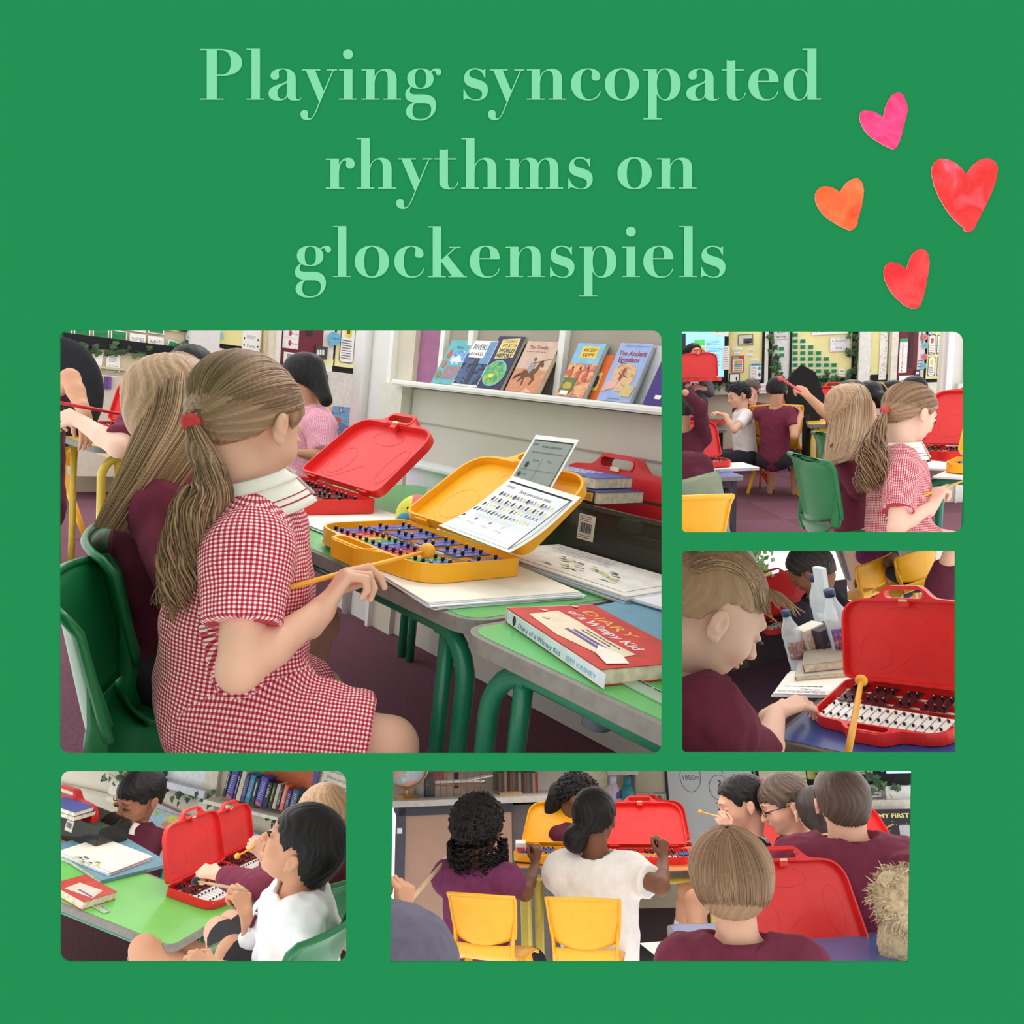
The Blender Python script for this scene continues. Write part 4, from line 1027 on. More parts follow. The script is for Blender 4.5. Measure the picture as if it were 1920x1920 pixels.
def trim(objs, box, quad=None):
    """cut a room's meshes where its partition walls stand (planes through the viewer's side of the opening's edges)"""
    x0, y0, x1, y1 = box
    C = CAM
    dirs = [P(x, y, 1) - C for x, y in ((x0, y0), (x1, y0), (x1, y1), (x0, y1))]
    planes = [dirs[i].cross(dirs[(i + 1) % 4]).normalized() for i in range(4)]   # orient inwards
    mid = P((x0 + x1) / 2, (y0 + y1) / 2, 1) - C
    planes = [n if n.dot(mid) > 0 else -n for n in planes]
    bpy.context.view_layer.update()
    dead = []
    for o in objs:
        if o.type != 'MESH': continue
        bb = [o.matrix_world @ Vector(c) - C for c in o.bound_box]
        cut = [n for n in planes if min(n.dot(b) for b in bb) < 0]
        if not cut: continue
        if any(max(n.dot(b) for b in bb) < 0 for n in planes): dead.append(o); continue
        if o.data.users > 1: o.data = o.data.copy()
        inv = o.matrix_world.inverted(); rot = o.matrix_world.to_3x3().transposed()
        bm = bmesh.new(); bm.from_mesh(o.data)
        for n in cut:
            ge = bm.verts[:] + bm.edges[:] + bm.faces[:]
            bmesh.ops.bisect_plane(bm, geom=ge, dist=1e-6, plane_co=inv @ C, plane_no=(rot @ n).normalized(), clear_inner=True)
        if len(bm.faces) == 0: dead.append(o); bm.free(); continue
        bm.to_mesh(o.data); bm.free()
    for o in dead: bpy.data.objects.remove(o)
    # things that lost every mesh
    gone = True
    while gone:
        gone = [o for o in COL.objects if o.type == 'EMPTY' and not o.children]
        for o in gone: bpy.data.objects.remove(o)
def room_objects(before): return [o for o in COL.objects if o.name not in before]
CREAM = (214, 207, 190); WHITE = (232, 230, 224)
wallm = M((226, 220, 204), .7, .03, 3); whitem = M((238, 236, 230), .5, .02, 5); blackm = M((26, 26, 28), .8, .05); yelm = M((236, 226, 160), .9, .04, 5)
paperm = M((240, 238, 234), .9, .02); inkm = M((60, 60, 66), .8, 0); greym = M((150, 150, 152), .8, 0)
# ================================================================ the large opening: two girls at the green tables by the book ledge
BEFORE = set(o.name for o in COL.objects)
R1 = Room(6.5, 210, 1.02); HT = .66; th1 = -46.1
O1 = R1.hit(880, 1168, HT); ca, sa = math.cos(math.radians(th1)), math.sin(math.radians(th1))
def L1(a, b, z): return Vector((O1.x + a * ca - b * sa, O1.y + a * sa + b * ca, z))
def T1(a, b, z, rz=0., sc=1.): p = L1(a, b, z); return R1.T(p.x, p.y, p.z, math.radians(th1) + rz, sc)
# floor
mb = MB(); mb.plate([[(-9, 0), (6, 0), (6, 12), (-9, 12)]], -.02, 0, M((118, 74, 90), .95, .12, 90, bump=.5, bscale=260, rgb2=(100, 62, 76)))
o = mb.build('floor'); o.matrix_world = R1.Mx; struct(o)
# side wall with ledge (b = .98)
W1 = Wall(R1, th1, 1.78); UO = L1(0, 0, 0).dot(W1.e)
lw = M((205, 200, 188), .6, .02, 3)
def U(a): return UO + a
o = W1.slab('wall_right', U(-2.04), 0, U(1.2), 1.9, -.08, 0, lw); struct(o)
t = MB(); t.box((U(-.45), .955, .012), (2.3, .13, .024), lw, bev=.004); t.box((U(-.45), .45, .006), (2.3, .895, .012), lw)
o = t.build('trim_1'); o.matrix_world = W1.T(0, 0); struct(o)
t = MB(); t.box((U(-.4), 1.034, .05), (2.46, .022, .13), whitem, bev=.006); o = t.build('window_sill'); o.matrix_world = W1.T(0, 0); o.name = 'trim_2'; struct(o)
cm_ = M((212, 204, 184), .6, .03, 8)
o = W1.slab('trim_3', U(-1.73), 0, U(-1.60), 1.9, 0, .035, cm_); struct(o)
o = W1.slab('trim_4', U(-1.755), .79, U(-1.60), 1.03, .0, .075, M((222, 218, 204), .5, .03)); struct(o)
o = W1.slab('trim_5', U(-1.74), 1.03, U(-1.715), 1.9, .03, .06, whitem); struct(o)
o = W1.slab('trim_6', U(-1.745), .0, U(-1.725), .79, .03, .06, whitem); struct(o)
colm = M((226, 224, 220), .45, .02, 6)
o = W1.slab('wall_column', U(-2.05), 0, U(-1.75), 1.9, 0, .03, colm); struct(o)
mb = MB(); mb.tube([(U(-1.93), 0, .04), (U(-1.93), 1.9, .04)], .022, colm, 16); o = mb.build('trim_7'); o.matrix_world = W1.T(0, 0); struct(o)
# recess above the ledge: dull panels between white frames
o = W1.slab('wall_recess', U(-1.6), 1.03, U(1.2), 1.9, .001, .006, M((166, 156, 142), .6, .04, 4)); struct(o)
o = W1.slab('purple_backing', U(-1.62), 1.03, U(-1.45), 1.9, .006, .012, M((160, 106, 140), .8, .04)); tag(o, 'purple backing paper beside the book ledge', 'backing paper')
k = 8
for a in (-1.435, -1.27, -.815, .05):
    o = W1.slab(f'trim_{k}', U(a) - .013, 1.03, U(a) + .013, 1.9, .004, .03, whitem); struct(o); k += 1
# small white box shelf low on the wall
t = thing('radiator_shelf', 'low white boxed shelf fixed to the wall below the book ledge', 'shelf', W1.T(U(-1.2), 0)); wm = M((236, 237, 242), .5, .02)
mb = MB(); mb.box((0, .735, .05), (.62, .018, .14), wm, bev=.004); mb.build('shelf_top', t)
mb = MB(); mb.box((0, .55, .045), (.60, .35, .09), M((224, 225, 230), .6, .02)); mb.build('casing', t)
# ---- back wall
WB = Wall(R1, th1 + 90, 0); WB.e = Vector((-sa, ca, 0)); WB.n = Vector((ca, sa, 0))
AB = 5.2; WB.foot = Vector((0, 0, 0)); WB.c = -(L1(-AB, 0, 0).dot(WB.n)); WB.foot = -WB.n * WB.c
u0, v0 = WB.uv(60, 700); u1, v1 = WB.uv(760, 620)
o = WB.slab('wall_back', u0 - .5, 0, u1 + .3, 2.6, -.1, 0, M((214, 200, 172), .7, .03, 3)); struct(o)
def bpx(name, box, o0, o1, mat, lab=None, cat=None, group=None, kind=None): return tag(WB.px(name, box, o0, o1, mat), lab, cat, group, kind)
bp = thing('display_board', 'yellow times tables display board with black border on the back wall', 'notice board', WB.T(0, 0, .004))
def bchild(name, box, o0, o1, mat): return WB.px(name, box, o0, o1, mat, bp)
u0, v0, u1, v1 = WB.span((60, 560, 336, 636))
mb = MB(); mb.box(((u0 + u1) / 2, 1.75, .01), (u1 - u0, 1.02, .02), yelm); mb.build('backing', bp)
vb = WB.uv(240, 655)[1]
mb = MB(); mb.box(((u0 + u1) / 2, vb + .02, .016), (u1 - u0 + .1, .085, .03), blackm); mb.box((u1 + .01, 1.8, .016), (.075, 1.1, .03), blackm); mb.build('border', bp)
gm = M((52, 140, 86), .8, .05)
def card(px, py, txt, white=False, roll=0, w=30, h=19, wall=WB, off=.024, name='fact_card', grp='times table cards on the big board', lab=None):
    s = wall.sheet((px, py, px + w, py + h), .002, paperm, off=off, roll=roll)
    if not white: s.rect(.06, .08, .94, .92, gm)
    s.text(txt, .12, .3, .88, inkm if white else M((36, 100, 62), .8, 0), size=.5)
    return s.done(name, s.T, label=lab or f'small {"white" if white else "green"} card reading {txt} on the yellow board', cat='card', group=grp)
for i, (x, y, tx, wh, rl) in enumerate(((105, 607, '9x3=27', 0, 0), (139, 611, '9x4=36', 0, 0), (174, 616, '9x5=45', 0, 0), (208, 620, '9x6=54', 0, 0), (243, 626, '9x7=63', 1, 0), (277, 631, '9x8=72', 1, 0), (312, 637, '9x9=81', 0, -.25),
                                       (208, 599, '8x6=48', 0, 0), (243, 603, '8x7=56', 1, 0), (278, 607, '8x8=64', 0, 0))):
    card(x, y, tx, wh, rl)
pts = [R1.w(*(WB.foot + WB.e * WB.uv(x, y, .04)[0] + WB.n * .04 + Vector((0, 0, WB.uv(x, y, .04)[1])))) for x, y in ((100, 638), (150, 645), (200, 650), (260, 660), (310, 664), (338, 664), (345, 640), (349, 610))]
ivy('ivy_garland', 'ivy garland along the lower edge of the times tables board', pts, size=.055, n=46, spread=.04, seed=4, nrm=R1.R @ WB.n, hang=.3)
# below the board: bench strip, notices
o = bpx('trim_12', (60, 700, 585, 704), 0, .03, M((206, 190, 160), .6, .03)); struct(o)
s = WB.sheet((199, 664, 225, 697), .003, paperm, .01); s.lines(.2, .55, .8, .9, 5, inkm, seed=3); s.text('Be Kind', .2, .3, .8, inkm, size=.1); s.lines(.05, .02, .95, .18, 2, M((90, 110, 100)), .8, seed=8); s.done('notice', s.T, label='small printed notice below the times tables board', cat='poster', group=None)
s = WB.sheet((165, 650, 190, 690), .003, paperm, .01, roll=-.1); s.done('paper_sheet', s.T, label='curled white sheet pinned below the board beside the notice', cat='paper')
u0, v0, u1, v1 = WB.span((90, 704, 330, 780)); mb = MB(); mb.box(((u0 + u1) / 2, v0 * .5 + v1 * .5 - .2, .2), (u1 - u0, v1 - v0 + .4, .3), M((206, 196, 178), .6, .03)); o = mb.build('storage_unit'); o.matrix_world = WB.T(0, 0); tag(o, 'low cream storage unit along the back wall', 'cupboard')
for i, (x, c, lb) in enumerate(((196, (96, 70, 130), 'dark purple folder at the left of the pair on the low storage unit'), (203, (120, 80, 150), 'paler purple folder right beside a darker one on the low storage unit'), (330, (90, 60, 120), 'lone purple folder at the end of the low storage unit'))):
    o = bpx('folder', (x, 706, x + 6, 730), .35, .37, M(c), lb, 'folder', 'purple folders')
# column, second board, door, third board
o = bpx('wall_pier', (349, 560, 402, 1100), 0, .12, M((222, 220, 216), .5, .02)); struct(o)
t = thing('narrow_board', 'narrow yellow board with notices between the white pier and the door', 'notice board', WB.T(0, 0))
WB.px('backing', (408, 560, 492, 649), .0, .02, yelm, t); WB.px('border', (402, 560, 409, 690), 0, .03, blackm, t); WB.px('lower_panel', (408, 649, 482, 690), 0, .015, blackm, t)
s = WB.sheet((455, 560, 489, 668), .003, paperm, .022); s.text('MERRY', .25, .3, .75, M((140, 120, 170)), size=.09); s.text('Poems', .28, .15, .72, M((120, 120, 140)), size=.08)
for k in range(6): s.ell(.12 + .76 * (k % 2), .06 + .12 * (k // 2), .04, .02, blackm)
s.done('poster', s.T, label='white spotted poster at the edge of the narrow board', cat='poster')
s = WB.sheet((404, 652, 421, 695), .002, paperm, .02, roll=-.08); s.lines(.15, .2, .85, .9, 8, inkm, seed=5); s.done('notice', s.T, label='slim printed notice on the black strip left of the ponytail', cat='poster')
for x, y, lb in ((404, 622, 'left'), (413, 624, 'right')):
    s = WB.sheet((x, y, x + 8, y + 12), .001, M((150, 205, 205)), .03, roll=.3); s.done('sticky_note', s.T, label=f'{lb} one of two overlapping turquoise sticky notes on the narrow board edge', cat='note', group='turquoise sticky notes')
for i, (x0, x1, c, d) in enumerate(((489, 497, (214, 200, 168), .06), (497, 511, (222, 214, 190), .09), (511, 519, WHITE, .11))):
    o = bpx(f'trim_{13 + i}', (x0, 540, x1, 1000), 0, d, M(c, .5, .03)); struct(o)
t = thing('door_1', None, None, WB.T(0, 0)); struct(t)
dm = M((112, 38, 52), .5, .04); WB.px('door_leaf', (519, 540, 596, 1000), 0, .04, dm, t); WB.px('door_window', (578, 500, 590, 630), .04, .045, M((60, 40, 50), .2), t)
s = WB.sheet((532, 560, 562, 654), .002, M((236, 226, 226)), .045)
for k in range(5): s.rect(.05, .03 + .2 * k, .95, .19 + .2 * k, M((245, 240, 238))); s.ell(.45, .11 + .2 * k, .1, .06, M((190, 60, 90))); s.text('Monday', .55, .09 + .2 * k, .95, inkm, size=.05)
s.done('timetable', s.T, label='pink edged visual timetable strip on the maroon door', cat='poster')
s = WB.sheet((530, 663, 592, 720), .002, paperm, .046); s.rect(.1, .8, .3, .95, greym); s.rect(.55, .8, .9, .95, blackm); s.lines(.1, .1, .9, .7, 5, inkm, seed=2); s.done('notice', s.T, label='white notice low on the maroon door behind the dark haired girl', cat='poster')
o = bpx('trim_16', (596, 540, 628, 702), 0, .03, M((228, 226, 220))); struct(o)
sw = thing('light_switch', 'dark triple light switch beside the maroon door', 'switch', WB.T(0, 0)); WB.px('face_plate', (592, 649, 614, 673), .03, .06, M((70, 68, 66)), sw)
for k in range(3): WB.px('rocker', (594.5 + 5 * k, 656, 598 + 5 * k, 666), .06, .066, M((230, 230, 230)), sw)
t = thing('side_board', 'black bordered board with rule cards right of the light switch', 'notice board', WB.T(0, 0))
WB.px('border', (600, 540, 676, 702), .0, .02, blackm, t); WB.px('backing', (633, 540, 680, 690), .02, .03, yelm, t)
WB.px('backing_strip', (606, 673, 625, 685), .02, .032, yelm, t)
for x, c, lb in ((638, (232, 214, 80), 'rule card with a yellow picture panel on the side board'), (669, (210, 90, 100), 'rule card with a red edge at the rim of the side board')):
    s = WB.sheet((x, 600, x + 27, 681), .003, M((70, 70, 110)), .032, r=.03); s.rr(.04, .02, .96, .98, .02, paperm); s.rr(.3, .6, .75, .92, .02, M(c)); s.rect(.42, .68, .62, .84, M((90, 84, 40))); s.lines(.12, .08, .88, .55, 8, inkm, seed=int(x)); s.done('rule_card', s.T, label=lb, cat='card', group='rule cards on the side board')
s = WB.sheet((615, 622, 639, 648), .002, M((110, 180, 210)), .06, r=.06); s.poly([(.2, .05), (.25, -.2), (.45, .02)], M((110, 180, 210))); s.text('I can do this', .12, .45, .9, M((50, 90, 130)), size=.22); s.done('speech_bubble_card', s.T, label='pale blue speech bubble card beside the light switch', cat='card')
o = bpx('trim_17', (588, 702, 640, 770), 0, .1, M((224, 220, 208))); struct(o)
o = bpx('trim_18', (612, 700, 690, 766), .0, .14, M((220, 216, 206))); struct(o)
o = bpx('black_socket', (601, 702, 615, 728), .14, .17, M((50, 52, 58)), 'black socket plate on the cream ledge front', 'socket')
for x0, x1, cols, lb in ((606, 618, ((110, 190, 220), (230, 160, 80), (90, 170, 90)), 'colourful picture book leaning under the cream ledge'), (620, 668, ((86, 150, 200), (120, 160, 190), (90, 90, 140), (200, 210, 200)), 'blue underwater picture book leaning under the cream ledge')):
    g = thing('picture_book', lb, 'book', WB.T(*WB.uv(x0, 845, .3), .3, .1)); u0, v0, u1, v1 = WB.span((x0, 762, x1, 845), .3)
    s = Sheet(u1 - u0, v1 - v0, .01, M_art(cols, 5, .4, x0, 2.), paperm); s.ell(.25, .7, .12, .05, M((200, 80, 70))); s.done('cover', None, g)
    mb = MB(); mb.box(((u1 - u0) / 2, (v1 - v0) / 2, -.008), (u1 - u0 - .01, v1 - v0 - .01, .014), paperm); mb.build('pages', g)
# ---- green tables
tg = (94, 178, 96)
table(T1(-1.42, 0, HT), 1.42, .93, HT, 'long green topped school table under the yellow glockenspiel', tg, group='green topped tables')
table(T1(.012, -.035, HT), 1.3, .93, HT, 'green topped table in the near corner under the red comic diary', tg, group='green topped tables')
mb = MB(); pcx = L1(.42, .03, .0); mb.tube([(0, 0, -.085), (0, 0, -.028)], .022, M((120, 126, 140), .5, .05), 14); o = mb.build('table_foot_cap'); o.matrix_world = T1(.245, .045, HT); tag(o, 'grey plastic stub under the near table edge', 'fitting')
# chairs
GRN = (20, 112, 62)
chair(T1(-.37, -.26, 0, -.4, .9), GRN, 'green school chair the girl in gingham sits on', 'green school chairs')
chair(T1(-.63, -.14, 0, -.4, .92), GRN, 'green school chair behind, with the long haired girl on it', 'green school chairs')
# ---- things on the tables
def paper_stack(name, T, w, h, t, label, n=6, cat='paper', cover=(238, 232, 220), seed=1, group=None):
    g = thing(name, label, cat, T, group); rd = random.Random(seed)
    for i in range(n):
        z = t * i / n; a = rd.uniform(-.02, .02); R_ = Matrix.Rotation(a, 4, 'Z'); T2 = Matrix.Translation((rd.uniform(-.006, .006), rd.uniform(-.006, .006), 0)) @ R_
        mb = MB(); mb.box((w / 2, h / 2, z + t / n / 2 * .8), (w, h, t / n * .8), M(cover if i == n - 1 else (236 - (i % 3) * 8, 234 - (i % 3) * 5, 236), .9, .02), T=T2); mb.build('sheet', g)
    return g
paper_stack('paper_pad', T1(-.575, .056, HT + .0005, -.15), .50, .33, .012, 'white pad of paper under the yellow glockenspiel', cover=(244, 236, 220), seed=5)
paper_stack('paper_pad', T1(-1.22, .10, HT + .0005, .02), .60, .32, .008, 'white paper under the red glockenspiel', n=4, seed=2)
glock(YEL, T1(-.58, .022, HT + .0135, 0, .98), 36, 'yellow cased glockenspiel with rainbow bars in front of the girl in gingham', coloured=True)
glock(RED, T1(-1.29, .10, HT + .0095, .0, 1.05), 42, 'open red glockenspiel beyond the girl\'s raised left hand', coloured=False)
# music sheets propped in the yellow lid
def curl(wd, hh, c0, c1):
    def f(v):
        t = v.y / hh; z = c0 * (max(0, .42 - t)) ** 1.6 + c1 * max(0, t - .7) ** 1.5
        return Vector((v.x, v.y, v.z + z))
    return f
def music(w, h, T, label, rows, name='music_sheet', bend=.5, grey=False, title='Body percussion sheet'):
    s = Sheet(w, h, .0006, None); n = 16
    vs = [(w * i / 3, h * j / n, 0) for i in range(4) for j in range(n + 1)]; fs = [(i * (n + 1) + j, (i + 1) * (n + 1) + j, (i + 1) * (n + 1) + j + 1, i * (n + 1) + j + 1) for i in range(3) for j in range(n)]
    s.mb.add(vs, fs, paperm, True)
    bg = M((214, 222, 216), .9, .02) if not grey else M((150, 160, 152), .9, .06, 8)
    for j in range(n): s.rect(.05, .04 + .86 * j / n, .95, .04 + .86 * (j + 1) / n, bg if grey else M((236, 240, 244), .9, .02)); s.k = 1
    s.rect(.05, .90, .95, .925, blackm if not grey else M((40, 42, 44))); s.rect(.935, .04, .95, .92, M((60, 62, 66)))
    s.text(title, .3, .80, .75, M((70, 70, 74)), size=.06); s.text('Charanga', .07, .83, .2, M((50, 70, 140)), size=.05); 
    bc = {'k': M((24, 24, 30)), 'b': M((60, 80, 140)), 'r': M((190, 70, 80)), 'y': M((205, 205, 110))}
    for r_, row in enumerate(rows):
        for c_, ch in enumerate(row):
            x = .1 + .8 * c_ / len(row); y = .70 - .115 * r_
            if ch == 'b': s.poly([(x, y), (x + .005, y + .03), (x + .018, y + .045), (x + .03, y + .03), (x + .036, y), (x + .026, y), (x + .018, y + .03), (x + .01, y)], bc[ch])
            elif ch == 'k': s.ell(x + .018, y + .02, .014, .035, bc[ch], 10)
            elif ch == 'r': s.poly([(x, y), (x + .03, y), (x + .006, y + .04), (x + .034, y + .04)][0:2] + [(x + .018, y + .02), (x + .03, y + .04), (x, y + .04), (x + .015, y + .02)], bc[ch])
            elif ch == 'y': s.ell(x + .015, y + .02, .014, .022, bc[ch], 6)
    if rows:
        for x, ch, tx in ((.12, 'k', 'Stamp'), (.3, 'b', 'Hit legs'), (.5, 'r', 'Click'), (.68, 'y', 'Clap')): s.ell(x + .02, .21, .016, .022, bc[ch], 10); s.text(tx, x - .02, .12, x + .08, M((90, 90, 96)), size=.035)
    else:
        s.text('How does the music you feel the movement?', .15, .70, .85, inkm, size=.04); s.rect(.1, .42, .9, .425, M((90, 96, 92))); s.rect(.48, .1, .485, .62, M((90, 96, 92))); s.ell(.2, .5, .035, .05, inkm); s.text('Samba', .28, .57, .42, inkm, size=.04); s.text('Pop', .62, .57, .7, inkm, size=.04)
        s.ell(.15, .34, .03, .04, inkm); s.text('rest', .22, .33, .32, inkm, size=.04)
    s.curve = lambda v: Vector((v.x, v.y - (.0 if v.y > h * .45 else 0) , v.z + bend * max(0, .6 - v.y / h) ** 1.8 * h))
    o = s.done(name); o.matrix_world = T; tag(o, label, 'music sheet'); return o
music(.175, .235, frameT(P(826, 1003, 1.465), P(985, 1066, 1.35), P(925, 890, 1.62)), 'printed body percussion sheet propped in the yellow lid', ('kbrykbrykbrykbry', 'krkykrkykrkykrky', 'kryykryykryybbbb', 'kkbbkkbbkkbbyyyy'), bend=.25)
music(.125, .17, frameT(P(940, 925, 1.68), P(1020, 940, 1.60), P(965, 812, 1.78)), 'second smaller grey printed sheet standing behind the body percussion sheet', (), bend=.02, grey=True, title='Samba comparison')
# beaters
beater(P(543, 1101, 1.13), P(801, 1033, 1.40), 'yellow beater in the right hand of the girl in gingham', r=.0042, head=.0155)
beater(P(540, 950, 1.30), P(549, 911, 1.33), 'yellow beater held upright in the left hand of the girl in gingham', r=.0042, head=.0125)
# soft toy
t = thing('soft_toy', 'round striped plush toy in yellow, pink, blue and lilac', 'plush toy', Matrix.Translation(P(783, 970, 1.88)))
def fluff(c): return M(c, .95, .05, 60, bump=.4)
Rt = R1.R.to_4x4() @ Matrix.Rotation(math.radians(8), 4, 'Z')
mb = MB(); n = 30; vs = []; fs = []; prof = []
cols = [fluff((226, 222, 96)), fluff((232, 110, 130)), fluff((190, 160, 200))]
for i in range(n + 1):
    for j in range(n):
        u = i / n * PI; v = 2 * PI * j / n; r = .056; vs.append((math.cos(u) * r * -1.0, math.sin(u) * math.cos(v) * r * .9, math.sin(u) * math.sin(v) * r * 1.02))
for i in range(n):
    for j in range(n): fs.append((i * n + j, (i + 1) * n + j, (i + 1) * n + (j + 1) % n, i * n + (j + 1) % n))
for lo_, hi_, m_ in ((0, 12, cols[0]), (12, 18, cols[1]), (18, n, cols[2])): mb.add(vs, fs[lo_ * n:hi_ * n], m_, True, Rt)
mb.build('body', t)
mb = MB(); mb.ball((-.03, -.040, -.012), .024, fluff((92, 160, 210)), T=Rt, squash=(1, .45, 1.2)); mb.ball((-.022, -.046, -.03), .013, fluff((236, 236, 240)), T=Rt, squash=(.8, .4, 1.2)); mb.build('wing_patch', t)
mb = MB(); mb.ball((-.012, -.048, .03), .0035, blackm, T=Rt, n=8); mb.ball((-.026, -.044, .028), .0035, blackm, T=Rt, n=8); mb.build('eye', t)
mb = MB(); mb.ball((.022, 0, .058), .011, fluff((180, 168, 178)), T=Rt, squash=(.8, .8, 1.6)); mb.ball((-.03, -.03, -.052), .02, fluff((180, 160, 196)), T=Rt, squash=(1.5, 1, .8)); mb.ball((.02, -.03, -.052), .02, fluff((180, 160, 196)), T=Rt, squash=(1.5, 1, .8)); mb.build('feet', t)
s = Sheet(.055, .022, .0008, M((226, 220, 200))); s.text('CE', .05, .3, .25, inkm, size=.5); s.lines(.32, .1, .95, .9, 6, inkm, seed=4); s.done('care_tag', Rt @ Matrix.Translation((-.005, -.062, -.035)) @ Matrix.Rotation(-.35, 4, 'Y') @ Matrix.Rotation(1.2, 4, 'X'), t)
# pink red book leaning behind, patterned pad
g = book_flat(T1(-1.05, .60, HT, .5), .20, .15, .016, (196, 36, 74), 'crimson workbook lying behind the red glockenspiel lid', art=lambda s: (s.lines(.1, .5, .9, .85, 5, M((230, 180, 190)), seed=3)))
g.matrix_world = T1(-.99, .63, HT + .002, .35) @ Matrix.Rotation(.5, 4, 'X')
g = book_flat(T1(-.78, .52, HT, .1), .26, .2, .008, M_art(((90, 88, 84), (220, 214, 190), (150, 140, 120)), 14, .7, 2), 'grey and cream patterned book beside the plush toy')
# smoked storage box with red case and dictionaries
t = thing('storage_box', 'smoked translucent plastic box with barcode sticker by the wall', 'storage box', T1(-.50, .60, HT))
sm = M((54, 54, 50), .12, .0, alpha=.72); bw_, bd_, bh_ = .60, .28, .13
mb = MB(); tp = .012
for (c, d) in (((bw_ / 2, 0, bh_ / 2), (bw_, .003, bh_)), ((bw_ / 2, bd_, bh_ / 2), (bw_, .003, bh_)), ((0, bd_ / 2, bh_ / 2), (.003, bd_, bh_)), ((bw_, bd_ / 2, bh_ / 2), (.003, bd_, bh_)), ((bw_ / 2, bd_ / 2, .002), (bw_, bd_, .003))): mb.box(c, d, sm)
mb.build('box_wall', t)
mb = MB(); mb.plate([rectl(-.006, -.006, bw_ + .006, bd_ + .006), rectl(.006, .006, bw_ - .006, bd_ - .006)], bh_ - .008, bh_ + .002, M((70, 70, 66), .2, 0, alpha=.8)); mb.plate([rectl(-.005, -.005, bw_ + .005, bd_ + .005), rectl(.004, .004, bw_ - .004, bd_ - .004)], .0, .012, M((60, 60, 56), .2, 0, alpha=.8)); mb.build('rim', t)
s = Sheet(.052, .062, .0006, M((222, 214, 200))); s.lines(.08, .72, .92, .95, 3, inkm, seed=2)
for k in range(14): s.rect(.12 + .055 * k, .28, .12 + .055 * k + .02 + .012 * (k % 3), .68, inkm)
s.lines(.08, .06, .92, .22, 2, inkm, seed=4); s.done('barcode_sticker', Matrix.Translation((.185, -.0025, .045)) @ Matrix.Rotation(PI / 2, 4, 'X'), t)
for i, (x, y, z, dx, dy, dz, c) in enumerate(((.36, .06, .03, .2, .02, .02, (120, 140, 60)), (.4, .1, .05, .22, .025, .02, (150, 150, 70)), (.3, .05, .085, .05, .03, .03, (150, 190, 150)), (.48, .08, .04, .1, .05, .03, (80, 110, 60)), (.2, .15, .04, .2, .1, .05, (60, 60, 60)))):
    mb = MB(); mb.box((0, 0, 0), (dx, dy, dz), M(c), bev=.004); o = mb.build('pencil_case' if i != 2 else 'glue_stick'); o.matrix_world = T1(-.50 + x, .60 + y, HT + z + .01, .2 * i); tag(o, ('green pouch inside the smoked box', 'olive pouch inside the smoked box', 'pale green tub inside the smoked box', 'dark green pouch inside the smoked box', 'grey block inside the smoked box')[i], 'stationery', 'things inside the smoked box')
# dictionaries on the box
zb = HT + bh_ + .003
g = book_flat(T1(-.53, .61, zb, .05), .25, .19, .030, (38, 34, 92), 'dark blue thesaurus on the smoked box under the paler dictionary', spine=M((30, 28, 66)))
s = Sheet(.20, .026, .0008, M((30, 28, 66))); s.text('OXFORD', .02, .25, .34, paperm, size=.6); s.rect(.38, .1, .98, .9, M((226, 166, 60))); s.text('Junior THESAURUS', .41, .28, .95, M((60, 40, 60)), size=.55); s.done('spine_label', Matrix.Translation((.035, -.001, .002)) @ Matrix.Rotation(PI / 2, 4, 'X'), g)
g = book_flat(T1(-.56, .62, zb + .031, .12), .24, .18, .028, (74, 88, 160), 'worn blue dictionary topmost of the books on the smoked box', art=lambda s: (s.lines(.08, .35, .7, .95, 6, M((210, 210, 226)), .6, seed=9)))
# red closed-looking case standing open behind (glockenspiel on the box)
t = thing('instrument_case', 'closed red carry case standing upright behind the smoked box', 'case', T1(-.66, .905, HT - .06) @ Matrix.Rotation(math.radians(84), 4, 'X') @ Matrix.Translation((0, .26, 0)) @ Matrix.Scale(-1, 4, (0, 1, 0)))
pm = plastic((206, 34, 40)); mb = MB(); slot_ = rrect(.152, -.026, .268, .0, .012); mb.plate([path(BODY, 8)[0], slot_], 0, .05, pm); mb.plate([rrect(.148, -.03, .272, .004, .016), slot_], .05, .053, pm); mb.build('case_body', t)
mb = MB(); mb.box((.21, .004, .054), (.03, .012, .006), M((232, 205, 170))); mb.build('latch', t)
s = Sheet(.12, .028, .0006, None); s.flat([ellipse(.06, .014, .06, .014, 30)], M((206, 200, 206))); s.flat([ellipse(.022, .014, .022, .0125, 20)], M((30, 26, 34))); s.text('PERC', .18, .3, .4, paperm, size=.3); s.done('oval_label', Matrix.Translation((.27, .085, .0506)) @ Matrix.Rotation(PI, 4, 'Z'), t)
# papers in front of the box
paper_stack('paper_pad', T1(-.36, .35, HT + .0005, .0), .40, .24, .02, 'thick wavy pad with felt pen marks in front of the smoked box', n=7, cover=(238, 232, 224), seed=11)
s = Sheet(.36, .2, .0005, M((240, 236, 230))); rdm = random.Random(5)
for k in range(26):
    x, y = .25 + .55 * rdm.random(), .12 + .4 * rdm.random(); s.poly([(x, y), (x + .06 + .05 * rdm.random(), y - .015), (x + .05, y + .03)], M(rdm.choice(((200, 200, 70), (90, 140, 90), (70, 60, 90), (190, 190, 90)))))
s.lines(.1, .7, .6, .9, 3, greym, .3, seed=4); s.done('drawing', T1(-.34, .36, HT + .0206, .02), label='felt pen drawing lying on the wavy pad', cat='drawing')
paper_stack('paper_pile', T1(-.02, .36, HT + .0005, .12), .30, .2, .016, 'loose white papers sliding off the pad near the frame edge', n=6, seed=8, cover=(240, 238, 244))
